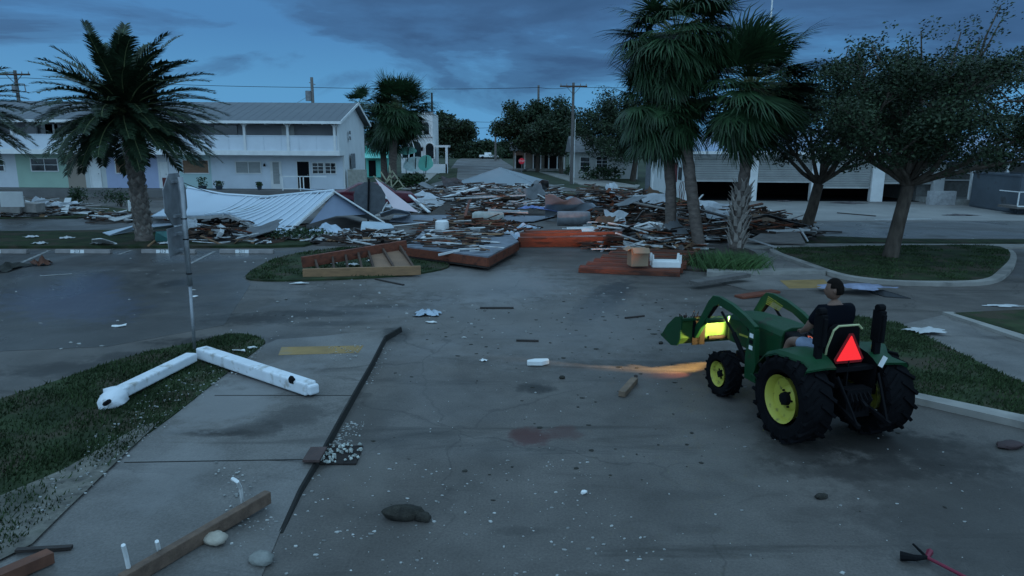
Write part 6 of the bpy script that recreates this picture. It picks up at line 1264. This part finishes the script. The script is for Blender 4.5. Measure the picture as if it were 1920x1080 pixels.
# dashboard, gauges, steering wheel
m = MB(); m.add([(-.24, .36, .78), (.24, .36, .78), (.27, .74, .76), (-.27, .74, .76), (-.2, .46, 1.14), (.2, .46, 1.14), (.26, .74, 1.23), (-.26, .74, 1.23)], [(3, 2, 1, 0), (4, 5, 6, 7), (0, 1, 5, 4), (2, 3, 7, 6), (1, 2, 6, 5), (3, 0, 4, 7)]); dsh = m.build('dashboard', BLK, tr, bevel=.03)
GAU = mat('gauge_glow', (.5, .1, .06), .4, 0, 1, 0, emit=(1, .22, .12), estr=.9)
nd = V((0, -.28, .09)).normalized(); base_c = V((0, .43, 1.17)); 
for gx_, gr_ in ((-.13, .022), (-.055, .045), (.03, .03)):
    m = MB(); n = 16; c0 = V((gx_, .50-.04, 1.185+.0)); ux = V((1, 0, 0)); uy = V((0, .85, .5)).normalized()
    m.sheet([c0+ux*gr_*math.cos(6.2832*k/n)+uy*gr_*math.sin(6.2832*k/n) for k in range(n)], .01, ux.cross(uy)); g0 = m.build('gauge', BLK, dsh)
    m = MB()
    for k in range(n): a = 6.2832*k/n; m.bar(c0+(ux*math.cos(a)+uy*math.sin(a))*gr_*.8+ux.cross(uy)*.004, c0+(ux*math.cos(a+.3)+uy*math.sin(a+.3))*gr_*.8+ux.cross(uy)*.004, .007, .004)
    m.bar(c0-ux*gr_*.4+ux.cross(uy)*.004, c0+uy*gr_*.5+ux.cross(uy)*.004, .006, .004); m.build('gauge_light', GAU, g0)
for k, (sx, sy, sz) in enumerate(((-.15, .38, 1.0),)):   # lit panel on the left cheek of the dash, as seen past the driver
    pass
m = MB(); R_ = .17; c0 = V((0, .36, 1.22)); ux = V((1, 0, 0)); uy = V((0, .8, .55)).normalized()
m.tube([c0+ux*R_*math.cos(6.2832*k/20)+uy*R_*math.sin(6.2832*k/20) for k in range(21)], .014, 6)
for a in (0.2, 2.3, 4.4): m.tube([c0-ux.cross(uy)*.04, c0+ux*R_*math.cos(a)+uy*R_*math.sin(a)], .012, 5)
m.tube([c0-ux.cross(uy)*.04, (0, .5, 1.05)], .02, 6); m.build('steering_wheel', BLK, tr)
# fenders
for s in (-1, 1):
    m = MB(); secs = []
    prof = [(-.40, 1.05), (-.30, 1.11), (-.2, 1.15), (0, 1.19), (.2, 1.17), (.42, 1.08), (.58, .92), (.66, .74)]
    vs = []; fs = []
    for (y, z) in prof:
        y = y*.93; 
        q_ = .60 if z > 1.05 and y < 0 else .74; vs += [V((s*.30, y, z+.0)), V((s*.46, y, z+.01)), V((s*q_, y, z-.01)), V((s*(q_+.03), y*1.02, z-.06))]
    k = len(vs); vs += [v-V((0, 0, .02)) for v in vs]
    for i in range(len(prof)-1):
        for j in range(3): a = i*4+j; fs.append((a, a+1, a+5, a+4)); fs.append((a+4+k, a+5+k, a+1+k, a+k))
    m.add(vs, fs); fd = m.build('fender', GRN, tr, auto=50)
    m = MB(); m.add([V((s*.30, y*.93, z)) for y, z in prof]+[V((s*.30, y*.93, .7)) for y, z in prof], [(i, i+1, i+9, i+8) for i in range(7)]); m.build('fender_inner', BLK, tr)
# platform, steps
m = MB(); m.b2((-.52, .35, .50), (.52, 1.05, .54)); m.b2((-.55, .62, .36), (-.36, .85, .39)); m.build('foot_platform', GRN, tr, bevel=.01)
# seat
m = MB(); m.box((-.05, .12, 1.05), (.46, .44, .12)); st_ = m.build('seat', BLK, tr, bevel=.05)
m = MB(); pts = [(-.24, .98), (.24, .98), (.25, 1.2), (.2, 1.42), (.14, 1.47), (-.14, 1.47), (-.2, 1.42), (-.25, 1.2)]; m.sheet([V((x-.05, -.14-(z-1)*.14, z+.06)) for x, z in pts], .10, (0, -1, -.12)); m.build('seat_back', BLK, st_, bevel=.03)
m = MB(); m.tube([V((x*1.01-.05, -.15-(z-1)*.14, z+.06)) for x, z in [(-.25, 1.1), (-.25, 1.2), (-.205, 1.42), (-.145, 1.475), (.145, 1.475), (.205, 1.42)]], .014, 6); m.build('seat_piping', mat('cream_piping', (.45, .47, .25), .6), st_)
# slow vehicle triangle on its bracket behind the seat
SMV = mat('fluorescent_red_glow', (.85, .03, .03), .4, 0, 1, 0, emit=(1, .02, .025), estr=.75); SMB = mat('reflective_red_border', (.22, .008, .01), .35)  # triangle made to glow, standing in for the light it throws back
m = MB(); tz, ty = 1.22, -.30
def tri(r, r2=None): return [V((r*math.sin(a), ty, tz+r*math.cos(a))) for a in (0, 2.0944, 4.18879)]
def tript(r, cut):
    P3 = [V((0, 0, r)), V((r*.866, 0, -r*.5)), V((-r*.866, 0, -r*.5))]; out = []
    for i in range(3): a, b, c_ = P3[i], P3[(i+1) % 3], P3[i-1]; out += [a.lerp(c_, cut), a.lerp(b, cut)]
    return [V((-.07, ty, tz))+q for q in out]
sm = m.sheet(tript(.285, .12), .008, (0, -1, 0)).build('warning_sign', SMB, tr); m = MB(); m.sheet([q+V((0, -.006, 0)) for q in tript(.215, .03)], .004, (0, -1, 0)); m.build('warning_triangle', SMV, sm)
m = MB(); m.bar((-.07, -.28, .62), (-.07, -.28, 1.2), .05, .02); m.bar((-.3, -.3, 1.0), (.3, -.3, 1.0), .05, .05); m.build('sign_bracket', BLK, tr)
# rear hitch tangle
m = MB(); m.bar((-.18, -.3, .55), (-.22, -.75, .42), .04, .05); m.bar((.18, -.3, .55), (.22, -.75, .42), .04, .05); m.bar((0, -.3, .75), (0, -.6, .6), .04, .04); m.box((0, -.38, .6), (.36, .16, .36)); m.bar((-.3, -.4, .95), (-.22, -.7, .45), .025, .025); m.bar((.3, -.4, .95), (.22, -.7, .45), .025, .025)
for k in range(5): m.tube([(-.12+.06*k, -.42, .78), (-.14+.07*k, -.52, .66), (-.1+.05*k, -.46, .5)], .012, 5)
m.build('rear_hitch', BLK, tr)
# folding roll bar: lower posts and folded top
for s in (-1, 1): m = MB(); m.bar((s*.43-.02, -.2, .6), (s*.43-.02, -.2, 1.35), .07, .09); m.build('roll_bar_post', BLK, tr, bevel=.01); m = MB(); m.box((s*.43-.02, -.20, 1.50), (.085, .15, .40)); m.tube([(s*.43-.07, -.2, 1.73), (s*.43+.03, -.2, 1.73)], .05, 10); m.bar((s*.43-.02, -.28, 1.3), (s*.43-.02, -.28, 1.66), .05, .05); m.build('folded_bar', BLK, tr, bevel=.012)
m = MB(); m.bar((-.43, -.22, .98), (.43, -.22, .98), .08, .07); m.build('roll_bar_cross', BLK, tr)
m = MB(); m.box((.33, -.42, 1.1), (.07, .01, .14), Matrix.Rotation(.5, 3, 'Y')); m.build('decal', WHITE, tr); 
m = MB(); m.bar((.36, -.2, 1.0), (.44, -.1, 1.22), .02, .02); m.build('lever', YEL, tr)
# loader
LD = GRN
for s in (-1, 1):
    x = s*.47
    m = MB(); m.add([V((x+dx, y, z)) for dx in (-.04, .04) for y, z in ((.93, .42), (1.2, .42), (1.22, .75), (1.17, 1.16), (1.03, 1.18), (.98, .75))], [(5, 4, 3, 2, 1, 0), (6, 7, 8, 9, 10, 11)]+[(i, (i+1) % 6, (i+1) % 6+6, i+6) for i in range(6)]); ms = m.build('loader_mast', LD, tr, bevel=.008)
    for zz, mm in ((1.08, WHITE), (.99, BLK), (.905, WHITE)): m = MB(); m.box((x-.045 if s < 0 else x+.045, 1.09, zz), (.004, .085, .06)); m.build('mast_decal', mm, ms)
    arm = [(1.04, 1.22), (1.3, 1.32), (1.65, 1.41), (2.0, 1.45), (2.18, 1.43), (2.30, 1.32), (2.74, .68), (2.64, .62), (2.15, 1.25), (2.02, 1.32), (1.5, 1.26), (1.06, 1.10)]; n = len(arm)
    m = MB(); m.add([V((x-.035, y, z)) for y, z in arm]+[V((x+.035, y, z)) for y, z in arm], [tuple(range(n)), tuple(range(2*n-1, n-1, -1))]+[(i, i+n, (i+1) % n+n, (i+1) % n) for i in range(n)]); m.build('loader_arm', LD, tr, bevel=.008)
    m = MB(); m.tube([(x, 1.12, .55), (x, 1.6, .98)], .035, 8); m.tube([(x, 1.6, .98), (x, 1.95, 1.22)], .02, 8); m.tube([(x, 2.1, 1.30), (x, 2.35, 1.02)], .032, 8); m.tube([(x, 2.35, 1.02), (x, 2.66, .92)], .018, 8); m.build('hydraulic_ram', BLK, tr)
m = MB(); m.tube([(-.5, 2.3, 1.0), (.5, 2.3, 1.0)], .045, 10); m.build('cross_tube', LD, tr)
m = MB(); m.tube([(-.42, 1.2, 1.0), (-.44, 1.5, 1.3), (-.44, 2.0, 1.42), (-.43, 2.3, 1.2)], .012, 5); m.build('hose', BLK, tr)
# bucket: back, floor and cheeks
BW = .76; bp = [(2.66, .93), (2.68, .62), (2.76, .50), (2.95, .45), (3.30, .52)]
m = MB(); outer = bp; inner = [(2.69, .93), (2.71, .63), (2.785, .53), (2.95, .48), (3.30, .535)]; poly = outer+inner[::-1]
n = len(bp); vs = [V((-BW, y, z)) for y, z in outer]+[V((-BW, y, z)) for y, z in inner]+[V((BW, y, z)) for y, z in outer]+[V((BW, y, z)) for y, z in inner]; fs = []
for i in range(n-1): fs += [(i, i+1, i+1+2*n, i+2*n), (i+n, i+3*n, i+1+3*n, i+1+n)]
fs += [(0, 2*n, 3*n, n), (n-1, 2*n-1, 4*n-1, 3*n-1)]; m.add(vs, fs); bk = m.build('bucket', mat('worn_lit_bucket_paint', (.026, .072, .02), .45, .25, 4, .1, stain=((.08, .06, .03), .62, 5)), tr)  # bucket green lightened and reddened to read as lamp glow, with brown wear
for s in (-1, 1):
    m = MB(); m.sheet([V((s*BW, y, z)) for y, z in [(2.64, 1.00), (2.66, .62), (2.75, .48), (2.95, .43), (3.32, .50), (3.12, .74), (2.86, .94)]], .02, (s, 0, 0)); m.build('bucket_cheek', LD, bk)
m = MB(); m.bar((-BW, 3.31, .52), (BW, 3.31, .52), .06, .02); m.bar((-BW, 2.66, .94), (BW, 2.66, .94), .05, .04); m.build('bucket_lip', LD, bk)
m = MB(); m.tube([(-.28, 2.6, .62), (.0, 2.6, .62)], .035, 10); m.tube([(0, 2.6, .62), (.18, 2.6, .62)], .02, 8)
for x in (-.47, -.38, .38, .47): m.bar((x, 2.66, .5), (x, 2.66, .98), .02, .14)
m.build('bucket_bracket', BLK, bk)
m = MB(); rg = random.Random(3)
for k in range(60): m.tube([(rg.uniform(-.74, -.35), rg.uniform(2.72, 3.0), rg.uniform(.5, .6)), (rg.uniform(-.74, -.35), rg.uniform(2.68, 2.95), rg.uniform(.75, 1.02))], .007, 4)
tag(m.build('brushwood', WD_BR, None, tuple(tr.location), tr.rotation_euler.z), 'dry sticks piled in the left end of the loader bucket', 'brushwood')
TL0 = V(tr.location); TWi = Matrix.Rotation(-R(15), 3, 'Z')
# headlight beams and one added streak light
def spot(name, loc, aim, en, size, blend, col=(1, .62, .30), r=.03, par=tr):
    l = bpy.data.lights.new(name, 'SPOT'); l.energy = en; l.spot_size = R(size); l.spot_blend = blend; l.color = col; l.shadow_soft_size = r
    o = bpy.data.objects.new(name, l); C.objects.link(o); o.parent = par; o.location = loc; d = V(aim)-V(loc); o.rotation_euler = d.to_track_quat('-Z', 'Y').to_euler(); return o
for s in (-1, 1): spot('headlight_beam', (s*.13, 2.21, 1.03), (s*.13+2.1, 16, .95), 17000, 16, .8, (1, .40, .17))
spot('headlight_spill', (-.10, 2.20, .97), (-.28, 2.68, .78), 460, 80, .4, (1, .62, .20))
_t = TWi @ (P(1262, 702)-TL0); spot('streak_light', (-.10, 2.60, .46), tuple(_t), 80, 30, 1.0, (1, .30, .14), .03)  # added light without a fixture, throws the orange streak on the road
spot('headlight_spill', (.2, 2.21, .95), (.5, 1.9, 1.4), 1.2, 150, .5, (1, .9, .3))
# ------------------------------------------------------------------ driver
def skinned(name, verts, edges, radii, m, parent, sub=2, root=0):
    me = bpy.data.meshes.new(name); me.from_pydata([tuple(v) for v in verts], edges, []); me.update(); o = bpy.data.objects.new(name, me); C.objects.link(o); me.materials.append(m)
    sk = o.modifiers.new('skin', 'SKIN'); sk.use_smooth_shade = True; lay = me.skin_vertices[0].data
    for i, r in enumerate(radii): lay[i].radius = (r, r) if isinstance(r, (int, float)) else r; lay[i].use_root = (i == root)
    s_ = o.modifiers.new('sub', 'SUBSURF'); s_.levels = sub; s_.render_levels = sub; o.parent = parent
    bpy.context.view_layer.update(); dg = bpy.context.evaluated_depsgraph_get(); nm = bpy.data.meshes.new_from_object(o.evaluated_get(dg)); nm.materials.clear(); nm.materials.append(m)
    o.modifiers.clear(); o.data = nm; nm.polygons.foreach_set('use_smooth', [True]*len(nm.polygons)); return o
SKIN = mat('skin', (.15, .085, .06), .55, .06, 4, .02); HAIR = mat('dark_hair', (.010, .008, .007), .9, .3, 20, .4, spec=.05); SHIRT = mat('dark_shirt', (.004, .005, .008), .9, .2, 4, .2, spec=.05); SHORT = mat('pale_shorts', (.20, .24, .32), .85, .1, 5, .1)
TW = Matrix.Rotation(R(15), 4, 'Z'); TL = V(tr.location)
dp = thing('person', 'driver in a dark T-shirt and pale shorts seated on the tractor, looking left', 'person', tuple(TL+TW @ V((0, .08, 1.04))+V((-.03, .07, .02))), R(15)); O = V((0, .08, 1.04)); dp.scale = (1.1, 1.1, 1.13)
L = lambda x, y, z: V((x, y, z))-O
bv = [L(0, .06, 1.12), L(0, .03, 1.30), L(0, .02, 1.50), L(0, .03, 1.62), L(0, .04, 1.70),
      L(-.19, .03, 1.575), L(-.27, .13, 1.34), L(-.19, .33, 1.24), L(.19, .03, 1.575), L(.27, .13, 1.34), L(.17, .33, 1.24),
      L(-.11, .10, 1.10), L(-.2, .50, 1.10), L(-.24, .56, .72), L(-.24, .68, .60), L(.11, .10, 1.10), L(.2, .50, 1.10), L(.24, .56, .72), L(.24, .68, .60)]
be = [(0, 1), (1, 2), (2, 3), (3, 4), (2, 5), (5, 6), (6, 7), (2, 8), (8, 9), (9, 10), (0, 11), (11, 12), (12, 13), (13, 14), (0, 15), (15, 16), (16, 17), (17, 18)]
br = [(.15, .12), (.145, .115), (.155, .115), (.07, .065), .058, .062, .048, .032, .062, .048, .032, .088, .068, .045, .035, .088, .068, .045, .035]
body = skinned('body', bv, be, br, SKIN, dp)
# shirt: torso and sleeves, a little wider
sk_ = skinned('shirt', [L(0, .06, 1.08), L(0, .02, 1.28), L(0, 0, 1.50), L(0, .02, 1.62), L(-.19, .02, 1.575), L(-.255, .09, 1.40), L(.19, .02, 1.575), L(.255, .09, 1.40)], [(0, 1), (1, 2), (2, 3), (2, 4), (4, 5), (2, 6), (6, 7)], [(.18, .145), (.175, .14), (.19, .14), (.085, .08), .085, .072, .085, .072], SHIRT, dp)
skinned('shorts', [L(0, .05, 1.09), L(-.11, .10, 1.10), L(-.19, .40, 1.11), L(.11, .10, 1.10), L(.19, .40, 1.11)], [(0, 1), (1, 2), (0, 3), (3, 4)], [(.165, .12), .105, .088, .105, .088], SHORT, dp)
# hands gripping the wheel: palm, four fingers, thumb
for s, hub in ((-1, V((-.165, .37, 1.245))), (1, V((.15, .39, 1.25)))):
    w0 = L(s*.19 if s < 0 else .17, .33, 1.24); vs = [w0, hub-O+V((0, -.01, .01))]; ed = [(0, 1)]; rr_ = [.026, (.034, .018)]
    m = skinned('hand', vs, ed, rr_, SKIN, body, 1)
    for f in range(5):
        b0 = hub-O+V((s*.0, -.01+.0, .012))+V((-.03+.02*f, 0, 0)) if f < 4 else hub-O+V((-s*.03, -.02, .0)); ln = (.75, 1, 1.05, .9, .7)[f]
        pts = [b0, b0+V((0, .022, .008))*ln, b0+V((0, .036, -.010))*ln, b0+V((0, .026, -.030))*ln] if f < 4 else [b0, b0+V((-s*.014, .012, -.014)), b0+V((-s*.012, .024, -.028))]
        skinned('finger' if f < 4 else 'thumb', pts, [(i, i+1) for i in range(len(pts)-1)], [.009, .0085, .008, .007][:len(pts)], SKIN, m, 1)
# feet
for s in (-1, 1): MB().ball(L(s*.24, .72, .585), (.05, .12, .045), 12, 8).build('shoe', SHIRT, dp, smooth=True)
# head turned to the left
hd = bpy.data.objects.new('head', None)
import mathutils
def headmesh():
    bm = bmesh.new(); bmesh.ops.create_uvsphere(bm, u_segments=32, v_segments=24, radius=1)
    for v in bm.verts:
        x, y, z = v.co; sx, sy, sz = .076, .095, .118
        k = 1-.26*max(0, -z)**1.6; jaw = 1+.05*max(0, -z)*max(0, y); X, Y, Z = x*sx*k, y*sy*(1-.16*max(0, -z)**2*(y < 0))*jaw, z*sz
        if y > .5: Y -= .006*(1-abs(x))*(.35-abs(z-.05) > 0)
        d = math.exp(-((x/.16)**2+((z+.12)/.26)**2))*(y > 0); Y += .026*d*(1 if z < .1 else .5)
        for ex in (-.38, .38): d = math.exp(-(((x-ex)/.15)**2+((z-.03)/.10)**2))*(y > 0); Y -= .011*d
        d = math.exp(-((x/.3)**2+((z-.22)/.10)**2))*(y > 0); Y += .004*d
        d = math.exp(-((x/.28)**2+((z+.46)/.07)**2))*(y > 0); Y += .007*d
        d = math.exp(-((x/.28)**2+((z+.80)/.14)**2))*(y > 0); Y += .014*d
        v.co = (X, Y, Z)
    me = bpy.data.meshes.new('head'); bm.to_mesh(me); bm.free(); me.polygons.foreach_set('use_smooth', [True]*len(me.polygons)); return me
bpy.data.objects.remove(hd); hm = headmesh(); hm.materials.append(SKIN); hd = bpy.data.objects.new('head', hm); C.objects.link(hd); hd.parent = body; hd.location = L(-.01, .06, 1.80); hd.rotation_euler = (R(-4), 0, R(52))
m = MB()
for s in (-1, 1): m.ball((s*.076, -.005, -.005), (.010, .020, .030), 10, 7)
m.build('ears', SKIN, hd, smooth=True)
m = MB()
for s in (-1, 1): m.ball((s*.029, .074, .006), (.011, .008, .007), 10, 7)
m.build('eyes', DARK, hd, smooth=True); m = MB(); m.bar((-.022, .094, -.054), (.022, .094, -.054), .004, .005); m.build('mouth', mat('lips', (.2, .08, .07), .5), hd)
bm = bmesh.new(); bmesh.ops.create_uvsphere(bm, u_segments=28, v_segments=20, radius=1); dl = []
for v in bm.verts:
    x, y, z = v.co
    if (y > .45 and z < .55) or (y > -.05 and z < .12) or z < -.55: dl.append(v)
    j = 1+.025*math.sin(x*17+z*9)*math.cos(y*15); v.co = (x*.085*j, y*.104*j-.004, z*.127*j+.004)
bmesh.ops.delete(bm, geom=dl, context='VERTS'); me = bpy.data.meshes.new('hair'); bm.to_mesh(me); bm.free(); me.polygons.foreach_set('use_smooth', [True]*len(me.polygons)); me.materials.append(HAIR)
o = bpy.data.objects.new('hair', me); C.objects.link(o); o.parent = hd; sl = o.modifiers.new('thick', 'SOLIDIFY'); sl.thickness = .012; sl.offset = -1
